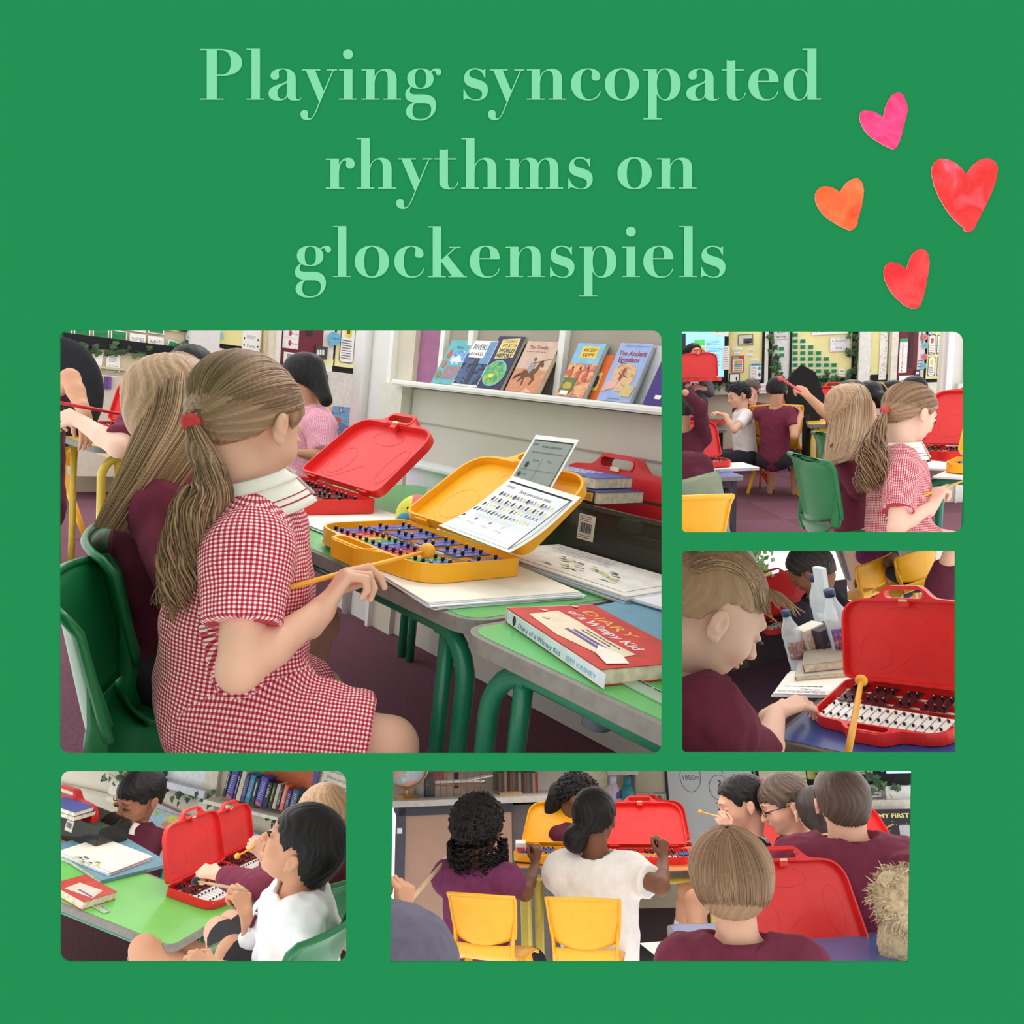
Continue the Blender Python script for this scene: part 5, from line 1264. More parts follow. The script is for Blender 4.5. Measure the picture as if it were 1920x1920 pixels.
# blue card folder, comic diary, ruler
g = book_flat(T1(.035, .20, HT + .0005, .06), .42, .30, .006, (108, 156, 178), 'large pale blue exercise folder on the near green table')
def diary(s):
    s.text('DIARY', .12, .72, .62, M((236, 180, 60)), size=.18); s.text('of a Wimpy Kid', .12, .56, .8, M((240, 214, 214)), size=.16, bold=.02)
    s.poly([(.14, .12), (.1, .48), (.3, .5), (.62, .47), (.86, .5), (.9, .2), (.5, .08)], M((234, 214, 186))); s.lines(.45, .36, .8, .46, 2, inkm, seed=3); s.rect(.42, .24, .82, .28, M((96, 84, 150))); s.rect(.44, .30, .8, .33, M((96, 84, 150)))
    s.poly([(.8, .16), (.7, .3), (.86, .36), (.97, .3), (.95, .1)], M((240, 232, 220)))
    for a in ((.2, .2), (.06, .3), (.02, .7)): s.poly([a, (a[0] + .05, a[1] + .02), (a[0] + .03, a[1] + .08)], M((236, 190, 180)))
g = book_flat(T1(.02, .06, HT + .0005, -.27), .275, .17, .024, M((200, 52, 44), .45, .1, 30), 'battered red comic diary paperback on the near green table', art=diary, spine=M((226, 232, 236)))
s = Sheet(.28, .020, .001, M((222, 230, 236))); s.ell(.09, .5, .02, .4, inkm); s.text('Diary of a Wimpy Kid', .14, .2, .6, M((50, 110, 170)), size=.55); s.text('JEFF KINNEY', .66, .25, .93, M((130, 180, 210)), size=.5); s.done('spine_label', Matrix.Translation((.008, -.001, .002)) @ Matrix.Rotation(PI / 2, 4, 'X'), g)
s = Sheet(.30, .032, .002, M((190, 214, 190), .15, 0, alpha=.55)); s.lines(.02, .75, .98, .95, 1, inkm, .6, 0); s.text('TERRAPIN', .42, .25, .6, inkm, size=.4); s.done('ruler', T1(.24, .03, HT + .001, -.12), label='clear plastic ruler under the corner of the comic diary', cat='ruler')
# ---- books on the ledge
def ledge_book(px0, px1, ybase, h, label, art, cov, tilt=.42, w=None, off=.10, name='book', th=.014, pages=(226, 214, 184)):
    u0, v = W1.uv(px0, ybase, off); u1, _ = W1.uv(px1, ybase, off); w = u1 - u0
    g = thing(name, label, 'book', W1.T(u0, 1.046, off, tilt), 'books on the ledge')
    s = Sheet(w, h, .0014, cov); art(s); s.done('cover', Matrix.Translation((0, 0, 0)), g)
    mb = MB(); mb.box((w / 2 - .001, h / 2, -th / 2), (w - .006, h - .006, th), M(pages, .9, .1, 50)); mb.build('pages', g)
    mb = MB(); mb.box((w / 2, h / 2, -th - .0005), (w, h, .001), cov); mb.build('back_cover', g)
    return g
def a1(s):
    s.text('Water', .38, .80, .7, M((30, 60, 110)), size=.1); s.rect(.35, .45, .95, .76, M_art(((60, 110, 180), (120, 170, 210), (230, 236, 240)), 30)); s.poly([(.4, .5), (.65, .68), (.9, .5)], M((220, 226, 232))); s.rect(.3, .12, .95, .40, M_art(((80, 150, 190), (170, 120, 110), (110, 170, 200)), 30)); s.poly([(.1, .62), (.2, .78), (.32, .68), (.22, .56)], M((206, 90, 70))); s.ell(.17, .45, .1, .09, M((190, 120, 90))); s.ell(.15, .2, .1, .09, M((140, 140, 80)))
def a2(s):
    s.rect(.04, .04, .98, .72, M_art(((40, 50, 90), (80, 110, 150), (30, 30, 44), (130, 110, 120)), 26)); s.rect(.6, .5, .98, .98, M((110, 150, 190))); s.rr(.14, .62, .72, .98, .001, paperm); s.text('RIVERS', .17, .80, .7, M((36, 36, 90)), size=.16, bold=.02); s.text('& LAKES', .17, .67, .66, M((36, 36, 90)), size=.1, bold=.01); s.rect(.45, .04, .62, .6, M((60, 60, 70)))
def a3(s):
    s.poly([(.22, .56), (.2, .94), (.86, .97), (.9, .6)], M((226, 206, 130))); s.text("CHILDREN'S", .3, .88, .8, M((110, 90, 40)), size=.07); s.text('ATLAS OF', .3, .79, .84, M((60, 50, 60)), size=.09); s.text('WORLD', .26, .69, .84, M((40, 44, 90)), size=.11, bold=.02); s.text('HISTORY', .24, .59, .84, M((40, 44, 90)), size=.11, bold=.02)
    s.ell(.5, .29, .42, .25, M((120, 190, 190))); s.ell(.5, .29, .39, .23, M_art(((40, 110, 150), (70, 160, 110), (150, 190, 90), (30, 90, 140)), 26, .4, 3)); s.ell(.42, .24, .1, .04, M((230, 220, 70)))
def a4(s):
    s.rect(0, 0, 1, .45, M_art(((214, 160, 120), (196, 130, 96), (226, 186, 150)), 18)); s.text('The Greeks', .12, .84, .72, M((140, 50, 56)), size=.11, bold=.01); s.text('Roy Burrell  Peter Connolly', .1, .78, .7, M((90, 60, 60)), size=.03)
    hb = M((104, 66, 40)); s.poly([(.22, .33), (.3, .42), (.5, .43), (.62, .46), (.68, .60), (.76, .62), (.84, .52), (.8, .49), (.74, .52), (.72, .44), (.66, .33), (.74, .26), (.66, .14), (.62, .15), (.66, .26), (.54, .30), (.42, .28), (.44, .12), (.4, .12), (.36, .27), (.28, .18), (.24, .19), (.3, .3)], hb); s.poly([(.22, .36), (.1, .3), (.06, .22), (.14, .26), (.26, .32)], M((60, 36, 26)))
    s.poly([(.4, .42), (.42, .56), (.5, .6), (.58, .54), (.56, .44), (.5, .36)], M((150, 150, 156))); s.ell(.5, .64, .045, .035, M((110, 90, 80))); s.poly([(.5, .55), (.98, .66), (.98, .67), (.5, .565)], M((90, 70, 60)))
def a5(s):
    s.rect(0, 0, 1, .62, M_art(((214, 130, 80), (226, 176, 130), (190, 90, 60), (150, 170, 190)), 26)); s.rect(0, .62, 1, 1, M((130, 184, 214))); s.rr(.24, .72, .82, .94, .001, M((238, 196, 76))); s.text('ANCIENT', .3, .84, .78, M((60, 40, 30)), size=.09, bold=.01); s.text('EGYPT', .34, .75, .74, M((60, 40, 30)), size=.08, bold=.01)
    for x in (.12, .4, .68): s.poly([(x, .3), (x + .04, .5), (x + .12, .5), (x + .14, .28)], M((196, 90, 70))); s.ell(x + .07, .53, .03, .03, M((90, 50, 40)))
    s.rect(.04, .08, .5, .34, M((90, 120, 70))); s.poly([(.1, .2), (.2, .26), (.4, .25), (.44, .16), (.36, .13), (.14, .14)], M((200, 160, 70))); s.rect(.12, .02, .4, .1, paperm)
def a6(s):
    s.text('ANCIENT CIVILISATIONS', .18, .93, .95, M((90, 100, 150)), size=.035); s.text('The Ancient', .08, .78, .92, M((150, 36, 60)), size=.12, bold=.02); s.text('Egyptians', .14, .67, .78, M((150, 36, 60)), size=.12, bold=.02)
    s.poly([(.22, .3), (.14, .5), (.24, .62), (.6, .64), (.82, .56), (.86, .4), (.7, .2), (.4, .16)], M_art(((196, 150, 110), (220, 186, 140), (170, 110, 80)), 30)); s.poly([(.3, .5), (.42, .46), (.44, .56), (.52, .56), (.5, .46), (.66, .4), (.5, .42), (.46, .34), (.38, .36), (.4, .43)], M((150, 80, 60)))
    s.poly([(.02, .14), (.08, .32), (.42, .38), (.38, .22)], M((220, 170, 160))); s.poly([(.6, .1), (.66, .3), (.98, .26), (.92, .08)], M((206, 184, 120))); s.text('JANE SHUTER', .3, .03, .68, M((80, 90, 120)), size=.035)
ledge_book(808, 850, 719, .185, 'thin teal book leftmost on the ledge with a mountain picture', a1, M((96, 176, 180), .4), tilt=.45)
ledge_book(846, 894, 724, .185, 'white edged book about rivers and lakes on the ledge', a2, M((226, 228, 224), .4), tilt=.45)
ledge_book(890, 938, 731, .205, 'dark blue world history atlas with a globe on the ledge', a3, M((34, 34, 84), .3), tilt=.45)
ledge_book(946, 1006, 741, .19, 'buff book about the Greeks with a rider on its cover', a4, M((206, 176, 156), .4), tilt=.45)
ledge_book(1042, 1094, 747, .185, 'book about ancient Egypt with a yellow title box', a5, M((120, 176, 206), .4), tilt=.42)
ledge_book(1098, 1122, 751, .145, 'small orange book tucked behind the yellow titled book', lambda s: (s.rect(.1, .2, .6, .6, M((226, 206, 90))), s.ell(.3, .4, .2, .14, M((110, 60, 50)))), M((226, 104, 44), .4), tilt=.35, off=.07)
ledge_book(1118, 1180, 757, .19, 'pale blue book about the ancient Egyptians near the frame edge', a6, M((150, 170, 214), .4), tilt=.42)
ledge_book(1186, 1236, 762, .175, 'pale grey book standing behind the purple one', lambda s: None, M((206, 208, 210), .4), tilt=.25, off=.05)
ledge_book(1204, 1262, 762, .20, 'deep purple book with white marks at the frame edge', lambda s: (s.rect(.3, .1, .5, .16, paperm), s.poly([(.4, .3), (.6, .5), (.7, .35)], M((170, 50, 90)))), M((56, 36, 120), .3), tilt=.45)
# ---- far tables, instruments and chairs
yt = (222, 186, 70); yl = (214, 180, 56); edg = (98, 92, 80)
def far_table(px, py, z, rz, L, Wd, label, D=None, **k):
    q = R1.hit(px, py, z); return table(R1.T(q.x, q.y, z, rz), L, Wd, z, label, **k)
a44 = math.radians(43.9); am = math.radians(th1)
q = R1.hit(178, 838, .64)
far = dict(top=(228, 190, 60), legs=(214, 184, 60), edge=(120, 118, 116), group='yellow legged tables')
table(R1.T(q.x, q.y, .64, a44 + .1), 1.1, .6, .64, 'yellow legged table at the left holding a red glockenspiel', **far)
table(R1.T(q.x - .62, q.y - .12, .60, a44 + .1), .5, 1.1, .60, 'lower yellow legged table at the frame edge', **far)
q = R1.hit(150, 803, .642); glock(RED, R1.T(q.x, q.y, .642, am + .75, .88), 66, 'red glockenspiel on the yellow legged table at the left')
q = R1.hit(520, 868, .62); table(R1.T(q.x, q.y, .62, -.35), .62, 1.0, .62, 'yellow legged table behind the ponytail with blue books', **far)
q2 = R1.hit(552, 842, .63); book_flat(R1.T(q2.x, q2.y, .622, -.35), .34, .45, .012, (110, 160, 200), 'light blue exercise book on the table behind the ponytail')
q2 = R1.hit(600, 960, .0); chair(R1.T(q2.x + .1, q2.y + .2, 0, 2.3, 1.05), (240, 170, 40), 'orange yellow chair behind the far table, leg showing', 'yellow school chairs')
q2 = R1.hit(118, 1000, .0); chair(R1.T(q2.x - .15, q2.y - .1, 0, .9, 1.05), (240, 170, 40), 'orange yellow chair at the left frame edge', 'yellow school chairs')
# black office chair back
t = thing('office_chair', 'large black office chair turned away beside the back wall', 'chair', Matrix.Translation(P(130, 900, 3.3))); bkm = M((28, 28, 34), .9, .1, 40, bump=.3)
f = Field(P(40, 860, 3.3) - Vector((0, .3, 0)), P(260, 560, 3.3) + Vector((0, .3, 0)), .012)
f.ell(P(108, 735, 3.35), [.205, .08, .25], None, .02)
np_object('backrest', [f.mesh()], [bkm], t, P(130, 900, 3.3))
mb = MB(); mb.tube([Vector((-.12, 0, .1)), Vector((-.12, 0, -.4))], .02, blackm, 8); mb.build('gas_column', t)
# ---------------------------------------------------------------- the girls and their classmates in the large opening
ging = M_gingham((240, 226, 226), (206, 96, 108), (158, 28, 46), .0062)
maroon = M((112, 40, 62), .9, .06, 40, bump=.2, bscale=500); maroond = M((92, 34, 52), .9, .06, 40, bump=.2, bscale=500); whitec = M((236, 232, 226), .9, .03, 30)
def ponytail(pp, tie, path_, mat, n=420, r0=.006, rm=.034, wave=.010, freq=3.2, seed=5, m=40, ends=.4, rs=.0012, name='ponytail'):
    """wavy bunch of strands following a centre line"""
    rd = np.random.RandomState(seed); C = spline(path_, m); t = np.gradient(C, axis=0); t /= np.linalg.norm(t, axis=1)[:, None]; e1 = np.cross(t, np.array([0, 1., 0.2])); e1 /= np.linalg.norm(e1, axis=1)[:, None]; e2 = np.cross(t, e1); s_ = np.linspace(0, 1, m)
    G = []
    for i in range(n):
        a = rd.rand() * 2 * np.pi; q = math.sqrt(rd.rand()); w_ = (r0 + (rm - r0) * np.clip(s_ * 3.2, 0, 1) ** .8 * (1 - .45 * s_ ** 2)) * q; lock = int(rd.rand() * 9); ph = lock * 2.4 + rd.rand() * .5; wv = wave * np.clip(s_ * 2.5, 0, 1) * (.5 + .7 * s_)
        ln = 1 - ends * rd.rand() ** 1.5; k = max(8, int(m * ln))
        x = np.cos(a + .5 * s_ * np.sin(lock)) * w_ + wv * np.sin(s_ * freq * 6.28 + ph); y = np.sin(a + .5 * s_ * np.cos(lock)) * w_ + wv * np.cos(s_ * freq * 6.28 + ph)
        G.append((C + e1 * x[:, None] + e2 * y[:, None])[:k])
    return strands(name, pp.root, pp.base, G, mat, r=rs, seed=seed)
def scalp_strands(pp, tie, mat, n=900, lift=.052, seed=2, rs=.0011, z0=.0, name='combed_hair', region=None):
    """strands combed over the skull from the hairline to a tie point (head units)"""
    rd = np.random.RandomState(seed); G = []; R = np.array([.355 + lift, .445 + lift, .37 + lift]); cen = np.array([0, -.06, .13]); tl = (np.array(tie) - cen) / R; tn = tl / np.linalg.norm(tl)
    tries = 0
    while len(G) < n and tries < n * 12:
        tries += 1
        d = nz(rd.randn(3)); p = cen + d * R
        if p[2] < hairline(p[1], .3, -.30, .07, .0) + .02 or (p[1] > .02 and p[2] < .18) or (d @ tn) > .93: continue
        m = 16; w_ = np.arccos(np.clip(d @ tn, -1, 1)); s_ = np.linspace(0, 1, m); dd = (np.sin((1 - s_) * w_)[:, None] * d + np.sin(s_ * w_)[:, None] * tn) / np.sin(w_)
        k = 1 + .006 * np.sin(s_ * 3.1) * rd.randn() + .004 * rd.randn()
        dd = dd * np.atleast_1d(k).reshape(-1, 1); q = cen + dd * R
        if ((q[:, 1] > .0) & (q[:, 2] < hairline(q[:, 1], .3, -.30, .07, .0) + .02)).any(): continue
        q = np.vstack([q[:-1], [np.array(tie) + rd.randn(3) * .015]])
        G.append(pp.c + (q * pp.H) @ pp.B.T)
    return strands(name, pp.root, pp.base, G, mat, r=rs, seed=seed)
# girl in gingham
g = Person('girl in red gingham dress with a ponytail holding two yellow beaters at the green table', 'light', (330, 1330, 1.2),
    dict(head=(466, 795, 1.22), nb=(474, 960, 1.21), rs=(466, 1040, 1.10), ls=(468, 1030, 1.335), pe=(425, 1325, 1.24), re=(448, 1258, 1.04), rw=(602, 1146, 1.15), le=(520, 1130, 1.40), lw=(527, 1000, 1.33),
         rh=(455, 1365, 1.18), rk=(728, 1400, 1.22), lh=(450, 1330, 1.33), lk=(598, 1300, 1.50), ra=(745, 1700, 1.25), la=(560, 1560, 1.5)), H=.206, face=(.40, .90, -.30), up=(.06, .05, 1), h=.0042, hh=.0028, name='person')
g.body(hands=[dict(a='r', d=(.50, .32, .80), n=(-.70, -.35, .52), t=-1, curl=(.85, .75, 1.0, 1.1), sc=.92, tc=.6, h=.002), dict(a='l', d=(.12, .1, 1.), n=(.55, -.8, 0), t=-1, curl=(1.1, 1.3, 1.4, 1.4), sc=.84, tc=.8, h=.002)])
def puff(f):
    J = g.J; sh, el = J['rs'], J['re']
    for k in range(16):
        a = 2 * PI * k / 16; ax = nz(el - sh); e1 = nz(np.cross(ax, [0, 1, 0])); e2 = np.cross(ax, e1); o = (e1 * math.cos(a) + e2 * math.sin(a))
        f.cone(sh + o * .036 + ax * .03, sh + o * .046 + ax * .10, .010, .006, .008)
    f.cone(sh + (el - sh) * .57, sh + (el - sh) * .62, .050, .047, .004, flat=(1, 1))
dr = g.shirt(ging, sleeve=.60, off=.014, name='gingham_dress', arms='lr', skirt=.80, wr=.0028, gather=.007, belly=1.22, h=.0042, extra=puff)
g.hair('dblonde', thick=.045, amp=.006, freq=60, front=.29, nape=-.30, ear=.07, side=.0, crown=(0, -.5), h=.003)
hm = hair_mat('dblonde'); tie = (.0, -.545, -.19)
g.c0 = g.c; scalp_strands(g, tie, hm, n=1500, lift=.048, seed=3, rs=.0011)
tw = g.c + g.B @ (np.array(tie) * g.H)
pt = [tw, P(398, 905, 1.105), P(372, 960, 1.095), P(352, 1030, 1.10), P(342, 1095, 1.11), P(328, 1150, 1.12)]
ponytail(g, tw, [np.array(p) for p in pt], hm, n=620, rm=.034, wave=.010, freq=3.0, seed=7, rs=.0013)
f = Field(np.min([np.array(p) for p in pt], 0) - .06, np.max([np.array(p) for p in pt], 0) + .06, .004)
for a, b, r0, r1 in ((0, 1, .008, .022), (1, 2, .022, .026), (2, 3, .026, .024), (3, 4, .024, .018), (4, 5, .018, .008)): f.cone(pt[a], pt[b], r0, r1, .01)
X, Y, Z = np.broadcast_arrays(*f.grid(tuple(slice(0, n) for n in f.n))); f.a = f.a + (.0035 * np.sin(X * 520 + 3 * np.sin(Z * 60)) + .004 * np.sin(Z * 95 + X * 30)).astype(np.float32)
v, q = f.mesh(); np_object('ponytail_core', [(v, q)], [hm], g.root, g.base, attr=.35 + .3 * np.sin(v[:, 0] * 700 + 3 * np.sin(v[:, 2] * 60)))
mb = MB(); bt = Vector(tw - g.base); d = (Vector(pt[1]) - Vector(tw)).normalized(); mb.tube([bt - d * .004, bt + d * .006, bt + d * .014], [.0125, .0145, .0125], M((214, 62, 66), .8, .1, 200, bump=.5), 14); mb.build('hair_band', g.root)
g.collar(M((238, 232, 220), .85, .02), r0=.080, r1=.060, hgt=.030, gap=.4, mat2=M((176, 50, 66), .8), droop=1.2, dz=.036)
# long haired girl
b_ = Person('girl with long loose fair hair and a maroon jumper beside the girl in gingham', 'light', (300, 1240, 1.6),
    dict(head=(338, 768, 1.56), nb=(318, 905, 1.55), rs=(292, 945, 1.43), ls=(375, 930, 1.67), pe=(318, 1240, 1.58), re=(352, 1130, 1.38), rw=(470, 1060, 1.52), le=(430, 1100, 1.76), lw=(500, 1020, 1.80),
         rh=(330, 1270, 1.52), rk=(560, 1200, 1.70), lh=(370, 1230, 1.68), lk=(600, 1170, 1.84), ra=(560, 1420, 1.75), la=(560, 1290, 1.95)), H=.208, face=(.8, .58, -.1), up=(.05, 0, 1), h=.006, hh=.005)
b_.body(arms='lr'); b_.shirt(maroon, sleeve=1.95, off=.014, name='jumper', wr=.005, belly=1.15, h=.006)
b_.legs_cloth(M((58, 52, 56), .9), upto=.55, name='skirt')
b_.hair('blonde', thick=.05, amp=.006, freq=50, nape=-.45, ear=-.1, crown=(0, -.1))
hb = hair_mat('blonde')
def curtain(pp, L, Rr, mat, n=2600, bulge=.05, r=.0011, seed=5, m=30, name='long_hair', jit=.006, endj=.05):
    """smooth fall of hair between a left and a right edge line, with a solid layer under the strands"""
    rd = np.random.RandomState(seed); A = spline([np.array(P(*p)) for p in L], m); B_ = spline([np.array(P(*p)) for p in Rr], m); nr = np.array([0, -1., .1]); G = []; s_ = np.linspace(0, 1, m)
    def pt(u, t): i = min(int(t * (m - 1)), m - 2); k = t * (m - 1) - i; a = A[i] * (1 - k) + A[i + 1] * k; b = B_[i] * (1 - k) + B_[i + 1] * k; return a * (1 - u) + b * u + nr * bulge * math.sin(PI * u) * min(1, .25 + t * 2)
    for i in range(n):
        u = rd.rand(); u2 = np.clip(u + (rd.rand() - .5) * .12, -.02, 1.02); t0 = .0 + .1 * rd.rand(); t1 = 1 - endj * rd.rand() ** 2 * 3; ph = int(u * 13) * 1.7; d = rd.randn() * .0025
        pts = []
        for t in s_:
            tt = t0 + (t1 - t0) * t; uu = u + (u2 - u) * t + .010 * math.sin(tt * 9 + ph) * tt
            pts.append(pt(uu, tt) + nr * (.004 + d + .004 * math.sin(u * 75 + 3 * tt)) + np.array([0, 0, 0]))
        G.append(np.array(pts))
    strands(name, pp.root, pp.base, G, mat, r=r, seed=seed)
    mb = MB(); mb.shell(lambda u, v: pt(u, v * .96) - pp.base + np.array([0, .006, 0]) + nr * .004 * math.sin(u * 75 + 3 * v), 40, 24, .008, mat); o = mb.build('hair_layer', pp.root)
    at = o.data.attributes.new('v', 'FLOAT', 'POINT'); at.data.foreach_set('value', np.full(len(o.data.vertices), .3, np.float32))
curtain(b_, [(326, 668, 1.60), (290, 700, 1.58), (264, 785, 1.56), (228, 885, 1.51), (192, 990, 1.47)], [(350, 664, 1.60), (402, 700, 1.56), (412, 790, 1.50), (352, 890, 1.43), (262, 1002, 1.42)], hb, bulge=.075)
# classmate reaching across behind her, and the one at the frame edge
c_ = Person('child in a maroon top reaching a bare forearm past the long haired girl', 'fair', (270, 1000, 2.3), dict(head=(330, 730, 2.25), nb=(310, 790, 2.25), rs=(262, 800, 2.15), ls=(350, 800, 2.4), pe=(320, 1000, 2.4), re=(222, 838, 2.05), rw=(150, 790, 2.15)), H=.2, face=(-.9, .3, -.2), h=.007, hh=.007)
c_.body(hands=[dict(a='r', d=(-.8, .2, .35), n=(-.3, -.5, .8), t=-1, curl=(.8, .9, 1, 1), sc=.85, h=.0035)], arms='r', legs=False); c_.shirt(maroon, sleeve=.75, arms='r', h=.008); c_.hair('dark')
beater(P(112, 755, 2.1), P(236, 778, 2.3), 'red beater lying across the wrist of the reaching child', r=.005, head=.006, rgb=(200, 50, 50))
d_ = Person('child at the left frame edge with a raised bare elbow', 'tan', (90, 960, 2.6), dict(nb=(60, 720, 2.7), rs=(95, 735, 2.6), ls=(40, 730, 2.8), pe=(60, 960, 2.7), re=(132, 708, 2.5), rw=(158, 775, 2.45)), h=.008)
d_.body(head=False, arms='r', legs=False, hands=[dict(a='r', d=(.2, 0, -1), n=(.6, -.6, .2), t=1, curl=(.4, .5, .5, .5), sc=.85, h=.004)]); d_.shirt(maroond, sleeve=.3, arms='r', h=.01)
e_ = Person('girl in pink gingham with a long black ponytail behind the ponytailed girl', 'tan', (580, 930, 3.4), dict(head=(565, 712, 3.3), nb=(582, 770, 3.3), rs=(600, 800, 3.2), ls=(560, 795, 3.4), pe=(590, 920, 3.4), re=(606, 855, 3.15), rw=(565, 850, 3.1)), H=.21, face=(-.75, .6, -.3), h=.009, hh=.008)
e_.body(arms='r', legs=False); pink = M_gingham((244, 214, 222), (232, 160, 180), (220, 120, 146), .006); e_.shirt(pink, sleeve=.9, off=.018, arms='r', gather=.01, name='gingham_blouse', h=.009)
e_.hair('black', thick=.05, amp=.008, nape=-.3, extra=lambda f, g_, B, H: f.cone(g_(0, -.45, .1), g_(.05, -.58, -.7), .2 * H, .14 * H, .05))
h_ = Person('child whose dark hair shows behind the long haired girl', 'brown', (400, 900, 2.9), dict(head=(365, 705, 2.8), nb=(370, 790, 2.8), rs=(400, 810, 2.7), ls=(340, 810, 2.9), pe=(380, 930, 2.85)), H=.21, face=(.1, 1, 0), h=.01, hh=.008)
h_.body(legs=False, arms=''); h_.shirt(maroond, arms='', h=.01); h_.hair('black', thick=.05)
trim(room_objects(BEFORE), (94, 603, 1253, 1422))
# ================================================================ upper right opening: the whole class from further back
BEFORE = set(o.name for o in COL.objects)
R2 = Room(-2, 240, 1.05)
mb = MB(); mb.plate([[(-3, 1.5), (9, 1.5), (9, 14), (-3, 14)]], -.02, 0, M((112, 68, 80), .95, .12, 60, bump=.5, bscale=200, rgb2=(98, 58, 68)))
for i in range(9):
    for j in range(8):
        if (i + j) % 2: mb.plate([rectl(-2 + i * .8, 2.2 + j * .8, -1.2 + i * .8, 3 + j * .8)], 0, .0008, M((120, 74, 90), .95, .1, 60, bump=.5, bscale=200))
o = mb.build('floor'); o.matrix_world = R2.Mx; struct(o)
W2 = Wall(R2, -16, 9.0); w2 = M((214, 202, 178), .7, .03, 3)
u0, _ = W2.uv(1200, 700); u1, _ = W2.uv(1900, 700)
o = W2.slab('wall_back', u0, 0, u1, 3, -.1, 0, w2); struct(o)
def w2px(name, box, o0, o1, mat, lab=None, cat=None, group=None, parent=None, st=False):
    o = W2.px(name, box, o0, o1, mat, parent)
    return struct(o) if st else tag(o, lab, cat, group)
w2px('trim_30', (1200, 735, 1660, 738), 0, .12, M((200, 186, 158), .6), st=True); w2px('trim_31', (1310, 716, 1475, 736), 0, .02, M((222, 218, 208)), st=True)
# screen
t = thing('interactive_screen', 'large lit classroom screen with a bright video list, behind the teacher', 'screen', W2.T(0, 0))
W2.px('screen_frame', (1240, 600, 1366, 719), .01, .09, blackm, t)
s = W2.sheet((1262, 612, 1358, 712), .003, M((150, 214, 246), .4, 0, emit=.75), .092)
em = lambda c: M(c, .5, 0, emit=.5)
s.rect(.1, .9, 1, 1, em((210, 236, 250)))
for k, c in enumerate(((90, 200, 90), (220, 180, 70), (40, 60, 220), (240, 90, 170))): s.rect(.42, .64 - .135 * k, .62, .755 - .135 * k, em(c)); s.lines(.65, .64 - .135 * k, .95, .75 - .135 * k, 4, M((90, 130, 170)), .3, seed=k); s.rect(.65, .635 - .135 * k, .72, .65 - .135 * k, em((240, 60, 100)))
s.ell(.9, .84, .02, .02, em((60, 130, 220))); s.rect(.0, 0, 1, .04, M((40, 50, 70))); s.rect(0, .45, .25, .88, M((60, 62, 70)))
s.done('screen_picture', W2.T(0, 0).inverted() @ s.T, t)
ORD = ('first', 'second', 'third', 'fourth', 'fifth', 'sixth', 'seventh', 'eighth', 'ninth')
for x in (1318, 1331): 
    s = W2.sheet((x - 6, 613, x + 6, 625), .003, None, .1); s.flat([ellipse(s.w / 2, s.h / 2, s.w / 2, s.h / 2)], paperm); s.done('paper_disc', s.T, label='left round paper disc over the top edge of the screen' if x == 1318 else 'round paper disc beside the white handwritten sign above the screen', cat='card', group='paper discs above the screen')
s = W2.sheet((1338, 608, 1366, 629), .003, paperm, .1, roll=-.1); s.text('Speaker', .1, .35, .8, inkm, size=.4); s.done('name_sign', s.T, label='white handwritten sign above the screen corner', cat='sign')
s = W2.sheet((1354, 649, 1368, 693), .003, paperm, .1); s.lines(.15, .1, .85, .95, 9, inkm, .25, seed=6); s.done('notice', s.T, label='tall white list of notices hung on the screen edge', cat='poster')
# yellow board one
t = thing('display_board', 'yellow computing display board between the screen and the times tables board', 'notice board', W2.T(0, 0))
W2.px('backing', (1364, 590, 1431, 714), .005, .02, yelm, t); W2.px('border', (1360, 714, 1437, 719), .005, .04, blackm, t); W2.px('border', (1429, 590, 1436, 719), .005, .04, blackm, t)
w2px('trim_32', (1434, 590, 1441, 719), .0, .05, M((230, 226, 216)), st=True)
s = W2.sheet((1384, 627, 1412, 647), .003, M((60, 90, 60)), .03); s.rect(.04, .06, .96, .94, M((206, 204, 190))); s.rect(.35, .15, .95, .6, M((70, 70, 90))); s.rect(.5, .15, .8, .35, blackm); s.done('screenshot_print', s.T, label='printed computer window pinned at the top of the computing board', cat='poster')
for x, y, w_, tx in ((1373, 652, 19, 'instruments'), (1376, 660, 12, 'tempo'), (1404, 654, 9, 'pitch'), (1399, 663, 13, 'digital'), (1408, 673, 15, 'software')):
    s = W2.sheet((x, y, x + w_, y + 5), .002, paperm, .03); s.text(tx, .08, .25, .92, M((60, 60, 110)), size=.6); s.done('word_card', s.T, label=f'small word card reading {tx} on the computing board', cat='card', group='word cards on the computing board')
s = W2.sheet((1372, 667, 1395, 698), .003, M((206, 60, 60)), .03); s.rect(.08, .04, .92, .78, paperm)
for k, c in enumerate(((90, 140, 200), (230, 140, 60), (130, 180, 100), (70, 110, 200), (230, 140, 60), (130, 180, 100))): s.rect(.2, .08 + .11 * k, .85, .15 + .11 * k, M(c))
s.rect(.08, .8, .6, .96, M((140, 180, 90))); s.done('poster', s.T, label='red framed poster with coloured rows on the computing board', cat='poster')
s = W2.sheet((1406, 681, 1428, 712), .003, M((180, 210, 220)), .03); s.rect(.06, .03, .94, .84, paperm); s.rect(.1, .86, .9, .96, M((60, 140, 180))); s.ell(.8, .68, .13, .1, M((90, 170, 110))); s.ell(.82, .3, .1, .12, M((80, 70, 120))); s.lines(.1, .1, .6, .8, 8, M((200, 120, 120)), .3, seed=9); s.done('poster', s.T, label='pale blue edged safety poster low on the computing board', cat='poster')
